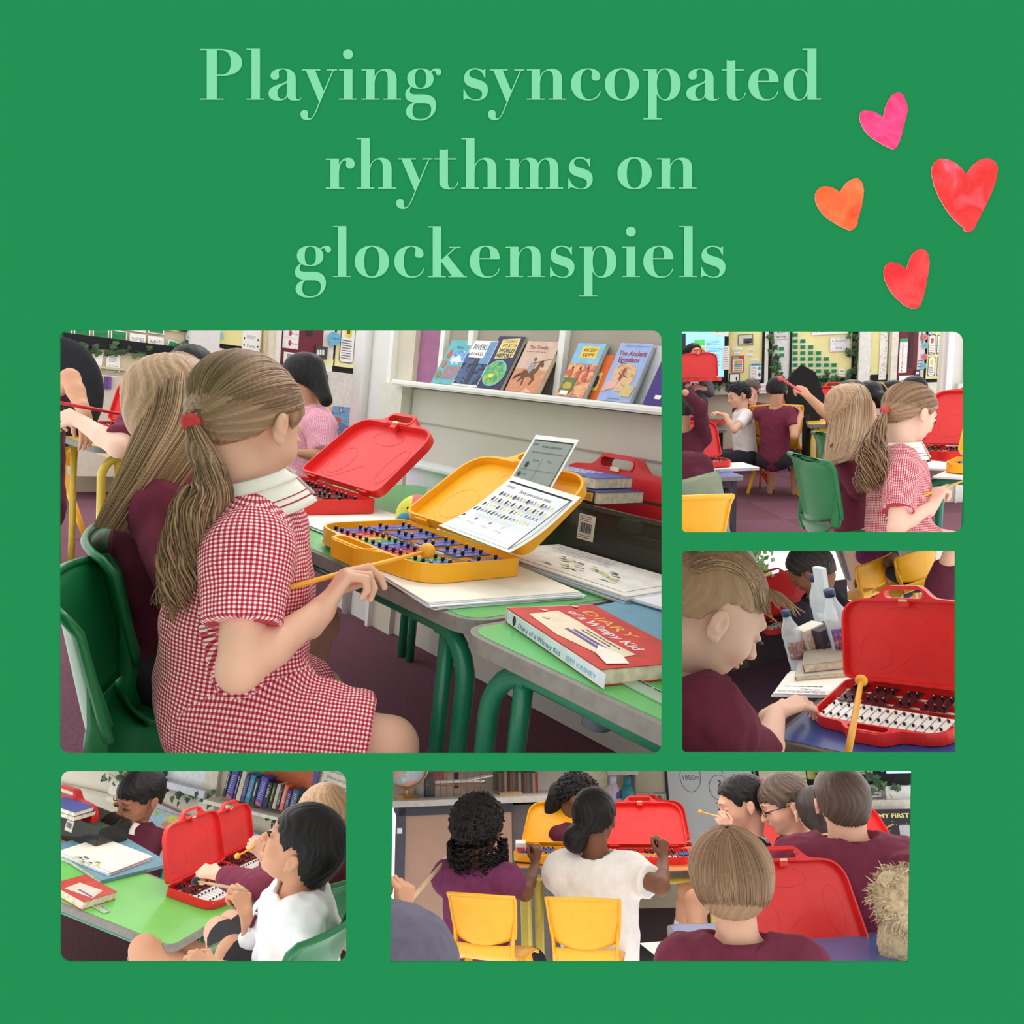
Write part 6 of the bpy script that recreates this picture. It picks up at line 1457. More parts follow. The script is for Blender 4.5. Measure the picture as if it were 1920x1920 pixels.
# ivy edged times tables board
t = thing('display_board', 'yellow board of green times tables cards edged with black and ivy', 'notice board', W2.T(0, 0))
W2.px('backing', (1447, 590, 1603, 711), .005, .02, yelm, t)
for b in ((1441, 590, 1448, 717), (1481, 590, 1485, 712), (1598, 590, 1606, 717), (1441, 710, 1606, 717)): W2.px('border', b, .005, .04, blackm, t)
W2.px('backing_sheet', (1450, 622, 1481, 711), .02, .025, M((222, 220, 216)), t)
s = W2.sheet((1451, 608, 1478, 636), .003, M((214, 212, 208)), .03); s.text('Facts', .2, .68, .8, inkm, size=.22); s.text('we are', .22, .4, .75, blackm, size=.22); s.text('learning', .15, .12, .85, blackm, size=.22); s.done('heading_card', s.T, label='grey heading card reading facts we are learning', cat='card')
s = W2.sheet((1522, 606, 1594, 627), .003, paperm, .03); s.text("Our 36 times tables facts", .03, .25, .97, blackm, size=.32, bold=.02); s.done('heading_strip', s.T, label='white heading strip of the times tables board', cat='card')
s = W2.sheet((1556, 632, 1593, 659), .003, M((226, 224, 222)), .03); s.rect(.05, .62, .25, .92, paperm); s.rect(.05, .12, .25, .42, paperm); s.text('35', .09, .68, .2, inkm, size=.2); s.text('1', .13, .2, .17, inkm, size=.2); s.text('Facts learned so far', .3, .7, .85, inkm, size=.12); s.text('Facts to go', .3, .22, .62, inkm, size=.12); s.done('score_card', s.T, label='white card counting facts learned and facts to go', cat='card')
cw = 0
for r_ in range(8):
    for c_ in range(r_ + 1):
        if c_ > 8: continue
        wh = (r_, c_) in ((6, 6), (7, 6), (7, 7)); x = 1485 + 14.6 * c_; y = 624 + 11.25 * r_
        if r_ == 7 and c_ == 7: wh = True
        s = W2.sheet((x, y, x + 11.4, y + 8.8), .002, paperm, .03)
        if not wh: s.rect(.05, .07, .95, .93, gm)
        s.lines(.2, .3, .8, .7, 1, M((30, 90, 56)) if not wh else inkm, .5, 0, seed=3); s.done('fact_card', s.T, label=f'{"white" if wh else "green"} card in the {ORD[c_]} column, {ORD[r_]} row, of the stepped card grid', cat='card', group='stepped grid of times tables cards')
s = W2.sheet((1586, 702, 1598, 711), .002, gm, .035, roll=-.25); s.done('fact_card', s.T, label='tilted green card at the lower right end of the card grid', cat='card', group='stepped grid of times tables cards')
for y, l in ((650, 'upper'), (662, 'lower')): s = W2.sheet((1460, y, 1471, y + 8), .002, paperm, .03); s.rect(.05, .07, .95, .93, gm); s.done('fact_card', s.T, label=f'{l} of two green cards under the grey heading card', cat='card')
def w2w(x, y, off=.06): u, v = W2.uv(x, y, off); return R2.w(*(W2.foot + W2.e * u + W2.n * off + Vector((0, 0, v))))
ivy('ivy_garland', 'ivy garland round the right and lower edges of the card grid board', [w2w(x, y) for x, y in ((1500, 713), (1540, 714), (1580, 714), (1602, 712), (1603, 680), (1602, 650), (1603, 615))], size=.07, n=60, spread=.06, seed=2, nrm=R2.R @ W2.n)
ivy('ivy_garland', 'ivy garland down the left edge of the card grid board', [w2w(x, y) for x, y in ((1451, 620), (1450, 650), (1452, 680), (1453, 712), (1480, 712), (1500, 713))], size=.06, n=34, spread=.05, seed=12, nrm=R2.R @ W2.n)
ivy('ivy_garland', 'ivy trailing under the lit screen', [w2w(x, y) for x, y in ((1315, 718), (1335, 722), (1350, 724), (1375, 721))], size=.06, n=14, spread=.05, seed=6, nrm=R2.R @ W2.n)
# pier, narrow board, door, right board
w2px('wall_pier', (1606, 560, 1627, 1000), 0, .15, M((228, 224, 216), .5), st=True)
t = thing('narrow_board', 'narrow yellow display board between the white pier and the maroon door', 'notice board', W2.T(0, 0)); W2.px('backing', (1629, 590, 1664, 703), .005, .02, yelm, t); W2.px('border', (1628, 590, 1630, 715), .005, .03, blackm, t); W2.px('lower_panel', (1633, 702, 1664, 715), .005, .025, blackm, t)
s = W2.sheet((1650, 590, 1664, 712), .003, paperm, .03)
rdm = random.Random(2)
for k in range(60): s.ell(.1 + .8 * rdm.random(), .02 + .93 * rdm.random(), .05, .006, M(rdm.choice(((200, 90, 80), (90, 150, 90), (90, 90, 140), (220, 180, 80)))), 6)
s.done('number_poster', s.T, label='tall white poster of coloured counters on the narrow board', cat='poster')
w2px('notice', (1629, 600, 1634, 653), .03, .033, M((214, 216, 220)), 'slim notice at the left of the narrow board', 'poster'); w2px('sticky_note', (1627, 691, 1633, 698), .034, .036, M((150, 210, 200)), 'turquoise sticky note on the narrow board edge', 'note')
for i, (a, b, c) in enumerate(((1664, 1668, (216, 206, 180)), (1668, 1680, (226, 220, 204)))): w2px(f'trim_{34 + i}', (a, 560, b, 900), 0, .06 + .03 * i, M(c), st=True)
t = thing('door_2', None, None, W2.T(0, 0)); struct(t); W2.px('door_leaf', (1680, 560, 1716, 900), 0, .04, dm, t); W2.px('door_window', (1707, 560, 1714, 688), .04, .05, M((66, 34, 44), .2), t)
s = W2.sheet((1686, 635, 1701, 699), .002, M((236, 230, 226)), .05); s.rect(0, .9, 1, 1, M((80, 160, 120)))
for k in range(8): s.rect(.05, .02 + .11 * k, .95, .1 + .11 * k, M((250, 246, 240))); s.rect(.35, .02 + .11 * k, .45, .1 + .11 * k, M(((220, 80, 60), (90, 90, 160), (200, 60, 90), (220, 170, 60))[k % 4]))
s.done('timetable', s.T, label='long visual timetable strip on the maroon door', cat='poster')
s = W2.sheet((1685, 704, 1715, 740), .002, paperm, .05); s.lines(.1, .1, .9, .8, 6, inkm, seed=7); s.done('notice', s.T, label='white notice low on the maroon door', cat='poster')
w2px('trim_36', (1717, 560, 1735, 720), 0, .03, M((230, 222, 200)), st=True)
s = W2.sheet((1721, 612, 1733, 700), .002, M((220, 216, 206)), .04); s.lines(.1, .05, .9, .3, 4, M((90, 90, 150)), seed=3); s.poly([(.2, .75), (.5, .95), (.9, .7), (.6, .62)], greym); s.done('notice', s.T, label='pencil drawing sheet left of the speech bubbles', cat='poster')
sw = thing('light_switch', 'dark triple light switch plate near the door frame', 'switch', W2.T(0, 0)); W2.px('face_plate', (1716, 694, 1725, 705), .04, .07, M((66, 64, 62)), sw); W2.px('rocker', (1717, 697, 1723, 702), .07, .074, M((220, 220, 220)), sw)
t = thing('rule_board', 'black edged board of rule cards by the right pier', 'notice board', W2.T(0, 0)); W2.px('border', (1733, 590, 1762, 717), .005, .02, blackm, t); W2.px('backing', (1739, 590, 1762, 710), .02, .03, yelm, t)
for k, (y, c, x) in enumerate(((592, (90, 160, 90), 1741), (628, (220, 90, 90), 1741), (669, (226, 206, 70), 1740), (628, (90, 170, 90), 1757), (669, (226, 90, 110), 1757))):
    s = W2.sheet((x, y, x + 13, y + 36), .003, M((80, 80, 110)), .032); s.rr(.06, .02, .94, .98, .02, paperm); s.rr(.28, .55, .72, .86, .02, M(c)); s.lines(.12, .05, .88, .5, 5, inkm, .3, seed=k); s.done('rule_card', s.T, label=('rule card cut by the upper frame edge', 'rule card with a red picture', 'rule card with a yellow picture', 'rule card with a green edge half behind the pier', 'rule card with a pink edge half behind the pier')[k], cat='card', group='rule cards on the right board')
for k, (x, y, c) in enumerate(((1729, 626, (214, 120, 140)), (1729, 642, (120, 180, 204)), (1728, 663, (206, 110, 130)), (1726, 680, (110, 180, 210)))):
    s = W2.sheet((x, y, x + 11, y + 13), .002, None, .06); s.flat([ellipse(s.w / 2, s.h * .55, s.w / 2, s.h * .45)], M(c)); s.poly([(.2, .2), (.25, -.1), (.5, .15)], M(c)); s.lines(.2, .4, .8, .7, 2, M((90, 60, 80)), .3, seed=k); s.done('speech_bubble_card', s.T, label=('topmost pink speech bubble card', 'upper blue speech bubble card between two pink ones', 'lower pink speech bubble card', 'lowest blue speech bubble card above the switch')[k], cat='card', group='speech bubble cards down the board edge')
w2px('trim_37', (1727, 717, 1765, 760), 0, .06, M((222, 216, 200)), st=True)
W2b = Wall(R2, -16, 6.6)
o = W2b.px('wall_pier_right', (1758, 560, 1860, 1050), -.1, 0, M((226, 222, 214), .5, .03, 4)); struct(o); o = W2b.px('trim_38', (1769, 560, 1780, 1050), 0, .05, M((238, 237, 236), .4)); struct(o)
o = W2b.px('trim_39', (1796, 719, 1850, 753), 0, .06, M((226, 224, 212))); struct(o); o = W2b.px('trim_40', (1802, 540, 1806, 1000), 0, .03, M((240, 236, 226))); struct(o)
# bench things
s = W2.sheet((1424, 719, 1440, 729), .004, paperm, .16); s.text('BEST', .1, .2, .9, M((200, 60, 60)), size=.7); s.done('sign', s.T, label='small white sign with red letters on the back bench', cat='sign')
s = W2.sheet((1424, 728, 1440, 737), .004, paperm, .2); s.text('EVER', .1, .2, .9, inkm, size=.7); s.done('sign', s.T, label='small white sign with dark letters on the back bench', cat='sign')
s = W2.sheet((1367, 700, 1387, 720), .004, blackm, .14); s.rect(.1, .2, .9, .9, paperm); s.ell(.7, .5, .08, .2, inkm); s.done('framed_print', s.T, label='small dark framed print beside the screen foot', cat='picture')
q = R2.hit(1480, 765, .62)
t = thing('desk', 'pale teacher desk behind the row of boys', 'desk', R2.T(R2.hit(1430, 762, .68).x, R2.hit(1430, 762, .68).y, .68, -.2)); mb = MB(); mb.box((.35, .25, -.015), (.9, .5, .03), M((206, 192, 160))); mb.build('desk_top', t); mb = MB(); mb.box((.35, .3, -.35), (.8, .4, .62), M((120, 120, 110))); mb.build('desk_body', t)
mb = MB(); mb.box((0, 0, .05), (.26, .2, .09), M((226, 90, 140))); mb.box((0, 0, .10), (.24, .18, .015), paperm); o = mb.build('tissue_box'); q = R2.hit(1478, 757, .68); o.matrix_world = R2.T(q.x, q.y + .1, .68, -.2); tag(o, 'pink and white box on the pale desk', 'box')
mb = MB(); mb.tube([(0, 0, 0), (0, 0, .2)], [.05, .06], M((196, 206, 226)), 14); o = mb.build('pot'); q = R2.hit(1439, 760, .68); o.matrix_world = R2.T(q.x, q.y + .1, .68); tag(o, 'pale blue pot on the desk behind the boys', 'pot')
t = thing('office_chair', 'black high backed office chair seen from behind by the desk', 'chair', Matrix.Translation(P(1512, 830, 6.6)))
mb = MB(); mb.plate([[(-.13, -.2), (.10, -.24), (.15, -.02), (.07, .2), (-.05, .27), (-.14, .19), (-.2, .02)]], -.03, .03, M((22, 22, 24), .9, .05), T=Matrix.Rotation(PI / 2, 4, 'X')); o = mb.build('backrest', t); o.location = P(1512, 742, 6.6) - P(1512, 830, 6.6); mb = MB(); mb.tube([(0, 0, .25), (0, 0, -.3)], .04, blackm); mb.build('gas_column', t)
# left blue tables with red cases
blue = (74, 104, 180)
def t2(px, py, z, rz, L, Wd, label, **k):
    q = R2.hit(px, py, z); q.x -= L * math.cos(rz); q.y -= L * math.sin(rz); return table(R2.T(q.x, q.y, z, rz), L, Wd, z, label, **k)
bt = dict(top=blue, legs=(38, 34, 48), edge=(130, 128, 124), square=True, group='blue topped tables')
t2(1398, 893, .42, .06, 1.3, .62, 'blue topped table with black legs at the lower left', **bt)
def g2(rgb, px, py, z, rz, lid, label, sc=1.05, col=False): q = R2.hit(px, py, z); return glock(rgb, R2.T(q.x, q.y, z + .002, rz, sc), lid, label, coloured=col)
paper_stack('paper_pad', R2.T(R2.hit(1290, 886, .425).x, R2.hit(1290, 886, .425).y, .422, .04), .48, .34, .02, 'white pad under the nearest left red glockenspiel', n=4)
g2(RED, 1258, 880, .445, .06, 66, 'nearest red glockenspiel on the blue table, tall lid up')
t2(1366, 806, .52, .10, 1.4, .7, 'blue topped table further back where the curly haired boy plays', **bt)
g2(RED, 1300, 797, .525, .12, 62, 'red glockenspiel in front of the curly haired boy')
g2(RED, 1252, 781, .525, -.25, 60, 'red case lid rising behind the other left lids')
glock(RED, Matrix.Translation(P(1289, 716, 7.6)) @ R2.R.to_4x4() @ Matrix.Rotation(-.05, 4, 'Z') @ Matrix.Scale(.98, 4) @ Matrix.Translation((-.05, 0, 0)), 84, 'red glockenspiel held up by the teacher')
# chairs
def c2(px, py, z, rz, rgb, label, sc=1.): q = R2.hit(px, py, z); return chair(R2.T(q.x, q.y, 0, rz, sc), rgb, label)
Yc = (246, 178, 40)
c2(1463, 843, .38, -.55, Yc, 'yellow school chair in the middle of the carpet', 1.08)
c2(1402, 842, .38, 1.25, (206, 44, 44), 'red school chair under the curly haired boy')
c2(1428, 820, .38, 2.2, (34, 54, 130), 'dark blue school chair behind the red one')
c2(1222, 1085, .38, .12, Yc, 'yellow school chair at the lower left frame corner', .95)
c2(1622, 930, .38, -1.6, GRN, 'green school chair behind the long haired girl', 1.0)
c2(1612, 1012, .38, -1.6, GRN, 'nearest green school chair at the bottom of the frame', 1.0)
# cushion
t = thing('cushion', 'grey green cushion hanging over the yellow chair', 'cushion', Matrix.Translation(P(1315, 1000, 3.1)))
mb = MB(); cu = [P(1262, 905, 2.75), P(1349, 882, 2.7), P(1372, 1015, 2.65), P(1255, 1020, 2.7)]; o3 = P(1315, 1000, 3.1)
def cf(u, v):
    a = cu[0].lerp(cu[1], u); b = cu[3].lerp(cu[2], u); p = a.lerp(b, v); return p - o3
for sg in (-1, 1): mb.shell(lambda u, v: cf(u, v) + Vector((0, sg * .07 * (max(0, 1 - (2 * u - 1) ** 2) * max(0, 1 - (2 * v - 1) ** 2)) ** .5, 0)), 14, 14, .003, M((132, 140, 118), .9, .06, 20, bump=.3))
mb.build('cover', t)
# yellow table, green table
q = R2.hit(1514, 796, .64); table(R2.T(q.x, q.y, .64, -.35), .8, .6, .64, 'yellow topped table with yellow legs beyond the long haired girl', top=(236, 190, 60), legs=(226, 190, 60), edge=(120, 120, 118), group='yellow legged tables')
q = R2.hit(1506, 785, .645); glock(RED, R2.T(q.x, q.y, .642, -.5, 1.0), 66, 'red glockenspiel on the yellow topped table')
q = R2.hit(1705, 880, .64); table(R2.T(q.x, q.y, .64, -.75), 1.5, .9, .64, 'green topped table at the right under both cases', top=(96, 180, 100), legs=(22, 122, 90), group='green topped tables')
def g2b(rgb, px, py, rz, lid, label, col=False): q = R2.hit(px, py, .66); return glock(rgb, R2.T(q.x, q.y, .655, rz, 1.05), lid, label, coloured=col)
paper_stack('paper_pad', R2.T(R2.hit(1712, 877, .65).x, R2.hit(1712, 877, .65).y, .642, -.75), .55, .3, .01, 'white paper under the red glockenspiel at the right', n=3)
g2b(RED, 1700, 858, -.72, 66, 'red glockenspiel in front of the gingham girl\'s face'); 
paper_stack('paper_pad', R2.T(R2.hit(1748, 893, .65).x, R2.hit(1748, 893, .65).y, .642, -.75), .5, .28, .01, 'white pad at the right frame edge under the yellow case', n=3)
g2b(YEL, 1762, 884, -.75, 60, 'yellow glockenspiel at the right frame edge', True)
# ---- people
mp = maroon; navy = M((40, 40, 52), .9); P2P = dict(h=.010, hh=.007)
teach = Person('standing teacher with long black hair, glasses and a dark patterned jacket before the screen', 'light', (1302, 800, 8.2), dict(head=(1300, 664, 8.2), nb=(1300, 692, 8.25), rs=(1277, 700, 8.2), ls=(1322, 700, 8.2), pe=(1302, 752, 8.25), le=(1330, 735, 8.0), lw=(1318, 728, 7.8), re=(1278, 735, 8.1), rw=(1290, 722, 7.7), lh=(1310, 758, 8.25), rh=(1294, 758, 8.25), lk=(1311, 815, 8.2), rk=(1293, 815, 8.2), la=(1311, 870, 8.2), ra=(1293, 870, 8.2)), H=.225, face=(.35, -.93, -.1), h=.010, hh=.006); teach.k = 1.15
teach.body(hands=[dict(a='l', d=(-.8, -.3, .1), n=(0, -.9, .4), t=1, h=.004)]); teach.shirt(M_art(((70, 70, 76), (120, 118, 122), (50, 50, 56), (90, 88, 92)), 90, .9), sleeve=1.85, off=.02, name='jacket', h=.010); teach.legs_cloth(M((24, 24, 30)), lower=.95, off=.02)
teach.hair('black', thick=.05, nape=-.5, ear=-.25, side=-.3, front=.33, h=.006, extra=lambda f, g_, B, H: (f.cone(g_(.38, -.12, .1), g_(.42, .05, -.85), .14 * H, .15 * H, .05), f.cone(g_(-.38, -.12, .1), g_(-.42, .05, -.85), .14 * H, .15 * H, .05), f.cone(g_(0, -.35, .1), g_(0, -.25, -.8), .25 * H, .2 * H, .05))); teach.eyes()
mb = MB(); gc = Vector(teach.c - teach.base); GB = Matrix(teach.B.tolist()).to_4x4()
for sx in (-1, 1): mb.tube([(sx * .145 * .225 + .024 * math.cos(a), .108, .002 + .016 * math.sin(a)) for a in [2 * PI * k / 12 for k in range(12)]], .0018, blackm, 4, T=Matrix.Translation(gc) @ GB, closed=True)
mb.build('glasses', teach.root)
s = Sheet(.09, .06, .003, paperm); s.ell(.3, .5, .15, .25, inkm); s.lines(.5, .2, .95, .8, 2, inkm); s.done('name_badge', Matrix.Translation(Vector(np.array(P(1294, 726, 8.03)) - teach.base)) @ Matrix.Rotation(PI / 2, 4, 'X'), teach.root)
curly = dict(thick=.09, rough=.022, amp=.004, nape=-.26, ear=.12)
kid(R2, 'boy with curly black hair in a white polo shirt playing at the blue table', 'light', (1384, 741, 6.6), (-.93, -.2, -.35), (-1, .1, 0), 'black', whitec, dict(l=((1377, 806, 6.35), (1358, 778, 6.4))), hstyle=curly, legs=True, lean=-.12, hands=[dict(a='l', d=(-.9, 0, .3), n=(0, -.3, .95), t=1)], eyes={}, torso=.40, **P2P)
kid(R2, 'boy in a maroon polo with short brown hair facing left, hand by his chin', 'light', (1408, 731, 7.2), (-.6, -.75, -.35), (-.6, -.8, 0), 'brown', mp, dict(l=((1425, 789, 7.0), (1409, 752, 6.95))), hstyle=dict(front=.22, thick=.05), hands=[dict(a='l', d=(-.3, -.2, .9), n=(.2, -.9, 0), t=1, curl=(1, 1.1, 1.2, 1.2))], eyes={}, **P2P)
k = kid(R2, 'boy with thick black hair in a maroon polo, back turned, on the yellow chair', 'tan', (1456, 733, 6.3), (.25, .92, -.25), (.55, .83, 0), 'black', mp, dict(r=((1489, 818, 6.1), (1501, 776, 6.2)), l=((1470, 800, 6.5), (1492, 780, 6.4))), hstyle=dict(thick=.07, nape=-.28), legs=True, hands=[dict(a='r', d=(-.2, .3, .9), n=(.9, -.3, 0), t=-1, curl=(1, 1.1, 1.2, 1.2)), dict(a='l', d=(.3, .3, .8), n=(-.3, -.9, 0), t=1, curl=(1, 1.1, 1.2, 1.2))], torso=.42, **P2P)
k.shoe('r')
kid(R2, 'boy whose face shows between the black haired boy and the office chair', 'light', (1473, 736, 6.9), (.75, -.6, -.25), (.8, -.5, 0), 'brown', mp, {}, hstyle=dict(front=.24), eyes={}, **P2P)
kid(R2, 'classmate holding a bare arm high, a red beater in hand', 'tan', (1592, 745, 4.7), (-.5, .8, 0), (-.5, .8, 0), 'dark', mp, dict(l=((1556, 782, 4.2), (1517, 745, 4.15))), hands=[dict(a='l', d=(-.75, -.1, .65), n=(.3, -.9, .2), t=1, curl=(.9, .9, 1, 1), h=.004)], sleeve=.5, **P2P)
beater(P(1502, 734, 4.1), P(1463, 709, 4.0), 'pink red beater raised above the black haired boy', r=.006, head=.014, rgb=(232, 84, 92))
b2 = Person('girl with long loose fair hair on a green chair in the upper right opening', 'light', (1597, 960, 3.4), dict(head=(1588, 768, 3.45), nb=(1588, 825, 3.45), rs=(1578, 850, 3.30), ls=(1612, 842, 3.58), pe=(1600, 965, 3.45), re=(1610, 915, 3.25), rw=(1640, 895, 3.45), le=(1630, 900, 3.6), lw=(1650, 880, 3.7), rh=(1605, 985, 3.4), lh=(1612, 975, 3.5), rk=(1680, 975, 3.5), lk=(1680, 965, 3.7)), H=.21, face=(.85, .5, -.2), h=.009, hh=.007)
b2.body(); b2.shirt(maroon, sleeve=1.95, off=.016, name='jumper', h=.009); b2.hair('blonde', thick=.05, nape=-.45, ear=-.1)
curtain(b2, [(1583, 722, 3.5), (1565, 742, 3.48), (1555, 790, 3.42), (1547, 840, 3.32), (1541, 880, 3.28)], [(1596, 721, 3.5), (1625, 738, 3.48), (1634, 790, 3.42), (1628, 830, 3.30), (1590, 868, 3.22)], hb, n=1500, bulge=.14, r=.0018)
a2 = Person('girl in red gingham dress seen in profile with a wavy ponytail', 'fair', (1690, 1000, 2.9), dict(head=(1706, 776, 2.9), nb=(1690, 856, 2.9), rs=(1690, 892, 2.77), ls=(1706, 886, 3.03), pe=(1680, 1015, 2.9), re=(1680, 990, 2.68), rw=(1748, 948, 2.78), le=(1730, 940, 3.1), rh=(1690, 1020, 2.85), lh=(1690, 1010, 3.0), rk=(1780, 1030, 2.9), lk=(1780, 1015, 3.1)), H=.218, face=(.90, .26, -.34), up=(.2, 0, 1), h=.006, hh=.0045)
a2.body(hands=[dict(a='r', d=(.5, .2, .82), n=(-.7, -.45, .5), t=-1, curl=(.8, .8, 1., 1.1), sc=.95, tc=.6, h=.003)]); g0 = g; g = a2
a2.shirt(ging, sleeve=.68, off=.014, name='gingham_dress', arms='lr', skirt=.5, wr=.003, gather=.008, belly=1.2, extra=puff, h=.006); g = g0
a2.hair('dblonde', thick=.045, amp=.006, freq=60, front=.29, nape=-.30, ear=.07, side=.0, crown=(0, -.5)); scalp_strands(a2, tie, hm, n=800, lift=.048, rs=.0018)
tw = a2.c + a2.B @ (np.array((.05, -.56, -.16)) * a2.H); ponytail(a2, tw, [tw] + [np.array(P(*p)) for p in ((1640, 830, 2.8), (1637, 860, 2.78), (1630, 895, 2.78), (1622, 925, 2.8))], hm, n=380, rm=.045, wave=.016, rs=.002)
a2.collar(M((238, 232, 220), .85, .02), r0=.078, r1=.060, hgt=.034, gap=.45, mat2=M((176, 50, 66), .8), droop=1.1, dz=.03); a2.eyes(lid=.2, closed=True, iris=(90, 110, 120), browc=(150, 120, 90))
mb = MB(); mb.ball(Vector(tw - a2.base), .018, M((200, 70, 66), .8)); mb.build('hair_band', a2.root)
beater(P(1720, 934, 2.76), P(1815, 898, 2.9), 'yellow beater in the profile gingham girl\'s hand', r=.0045, head=.015)
kid(R2, 'girl with black hair tied low, hand lifted, behind the long haired girl', 'tan', (1628, 748, 4.8), (.3, .95, -.1), (.3, .95, 0), 'black', maroond, dict(r=((1655, 800, 4.6), (1637, 783, 4.5))), hstyle=dict(thick=.06, extra=lambda f, g_, B, H: f.ell(g_(.3, -.45, -.15), [.25 * H] * 3, None, .03)), hands=[dict(a='r', d=(-.1, 0, 1), n=(.2, -.9, 0), t=-1, curl=(.2, .2, .25, .3), h=.004)], sleeve=1.8, **P2P)
k = kid(R2, 'child with black hair and a thin yellow headband', 'fair', (1669, 742, 5.6), (-.9, .2, -.3), (-.8, .4, 0), 'black', maroond, {}, hstyle=dict(thick=.05), **P2P)
mb = MB(); mb.tube([Vector(k.c + k.B @ (np.array([.42 * math.cos(a), .12 + .05 * math.sin(a), .13 + .42 * math.sin(a)]) * k.H) - k.base) for a in [PI * j / 12 for j in range(13)]], .004, M((220, 170, 60)), 5); mb.build('headband', k.root)
kid(R2, 'child whose black hair tops the gingham girl\'s head', 'brown', (1712, 738, 5.0), (.2, .95, -.2), (.2, .95, 0), 'black', maroond, {}, hstyle=dict(thick=.06), **P2P)
kid(R2, 'child at the left frame edge in a dark maroon jumper, elbow up', 'tan', (1279, 768, 4.9), (.1, .95, -.2), (.1, .95, 0), 'dark', maroond, dict(r=((1312, 762, 4.7), (1284, 735, 4.6))), sleeve=1.9, shirt='jumper', **P2P)
kid(R2, 'child in a maroon jumper turned away before the nearest red case', 'tan', (1252, 803, 4.3), (.3, .9, -.2), (.3, .95, 0), 'dark', maroond, dict(r=((1306, 900, 4.2), (1330, 900, 4.5))), sleeve=1.9, shirt='jumper', side=-.08, q=1.2, off=.03, **P2P)
trim(room_objects(BEFORE), (1268, 603, 1826, 1009))
# ================================================================ middle right opening: boy bent over a red glockenspiel, bright window behind
BEFORE = set(o.name for o in COL.objects)
R3 = Room(-17, 170, 1.5)
H3 = .64
TL = R3.R.to_4x4()
def p3(px, py, z): return R3.hit(px, py, z)
mb = MB(); mb.plate([[(-2, 1), (6, 1), (6, 3.7), (-2, 3.7)]], -.02, 0, M((84, 60, 74), .95, .1, 60)); o = mb.build('floor'); o.matrix_world = R3.Mx; struct(o)
blu = (52, 72, 140)
# blue table: front edge runs lower left to right
a, b = p3(1480, 1392, H3), p3(1700, 1440, H3); rz = math.atan2(b.y - a.y, b.x - a.x)
q = p3(1440, 1386, H3)
table(R3.T(q.x, q.y, H3, rz), 1.2, .62, H3, 'blue topped table under the nearest red glockenspiel', top=blu, edge=(96, 88, 78), legs=(34, 34, 44), square=True, r=.03)
# the instrument: bars run from lower left to upper right
A, B_ = p3(1532, 1362, H3), p3(1764, 1404, H3); rg = math.atan2(B_.y - A.y, B_.x - A.x); d = (B_ - A).length
gs = d / .36
glock(RED, R3.T(A.x, A.y, H3 + .002, rg, gs) @ Matrix.Translation((-.03, -.01, 0)), 72, 'large red glockenspiel the fair haired boy leans over')
beater(P(1588, 1424, 1.25), P(1615, 1276, 1.55), 'yellow beater standing out over the silver bars', r=.0058, head=.0125, rgb=(238, 168, 50))
# papers, books, bottles
def on3(px, py, rz=0., z=0.): q = p3(px, py, H3 + z); return R3.T(q.x, q.y, H3 + z, rz)
paper_stack('paper_pile', on3(1446, 1306, rg + .25), .20, .13, .008, 'printed sheets with scattered writing beside the boy\'s hand', n=4, seed=3)
s = Sheet(.15, .05, .0004, paperm); s.text('Oliver', .4, .4, .75, inkm, size=.25); s.lines(.05, .1, .95, .35, 2, M((90, 60, 120)), .3, seed=4); s.lines(.1, .7, .9, .9, 1, M((60, 120, 90)), .3, seed=2); s.done('note', on3(1450, 1300, rg + .22, .009), label='hand lettered paper strip on top of the printed sheets', cat='paper')
g = book_flat(on3(1492, 1277, rg + .45, .008), .15, .11, .012, (196, 188, 176), 'cream paperback lying under the bottles'); g = book_flat(on3(1508, 1262, rg + .5, .021), .13, .09, .022, (150, 140, 126), 'thick grey paperback stacked under the card box')
def bottle(px, py, D, h, label, cap=(34, 58, 96), tilt=-.30, lab=None, r=.031):
    t = thing('water_bottle', label, 'bottle', Matrix.Translation(P(px, py, D)) @ R3.R.to_4x4() @ Matrix.Rotation(0, 4, 'Y'), 'clear plastic water bottles')
    gl = M((214, 226, 232), .06, 0, alpha=.42, trans=.0, coat=.6)
    pr = [(0, .028), (.01, .031), (.03, .029), (.05, .031), (.075, .0295), (.1, .031), (.12, .0295), (.14, .031), (.165, .026), (.185, .016), (.2, .0125), (.205, .0125)]
    k = h / .22; vs = []; fs = []; n = 24
    for z, rr in pr:
        for j in range(n): a_ = 2 * PI * j / n; vs.append((rr * k * math.cos(a_), rr * k * math.sin(a_), z * k))
    for i in range(len(pr) - 1):
        for j in range(n): fs.append((i * n + j, i * n + (j + 1) % n, (i + 1) * n + (j + 1) % n, (i + 1) * n + j))
    fs.append(tuple(range(n))); mb = MB(); mb.add(vs, fs, gl, True); mb.build('bottle_body', t)
    mb = MB(); mb.tube([(0, 0, .203 * k), (0, 0, .222 * k)], .0145 * k, M(cap, .4, .03), 20); mb.build('cap', t)
    mb = MB(); mb.tube([(0, 0, .004 * k), (0, 0, .125 * k)], .027 * k, M((206, 216, 222), .05, 0, alpha=.25), 20); mb.build('water', t)
    mb = MB(); mb.shell(lambda u, v: Vector(((.0322 * k) * math.cos(-2.6 + 2.2 * u), (.0322 * k) * math.sin(-2.6 + 2.2 * u), (.06 + .06 * v) * k)), 14, 3, .0006, lab); mb.build('label', t)
    return t
bottle(1503, 1262, 2.02, .18, 'water bottle with a dark blue cap beside the boy\'s face', lab=M_art(((90, 130, 120), (150, 90, 90), (180, 190, 190)), 60))
t = bottle(1590, 1248, 1.95, .21, 'water bottle with a fruit label against the red lid', lab=M_art(((214, 110, 80), (40, 60, 140), (220, 150, 110)), 50), cap=(30, 48, 80))
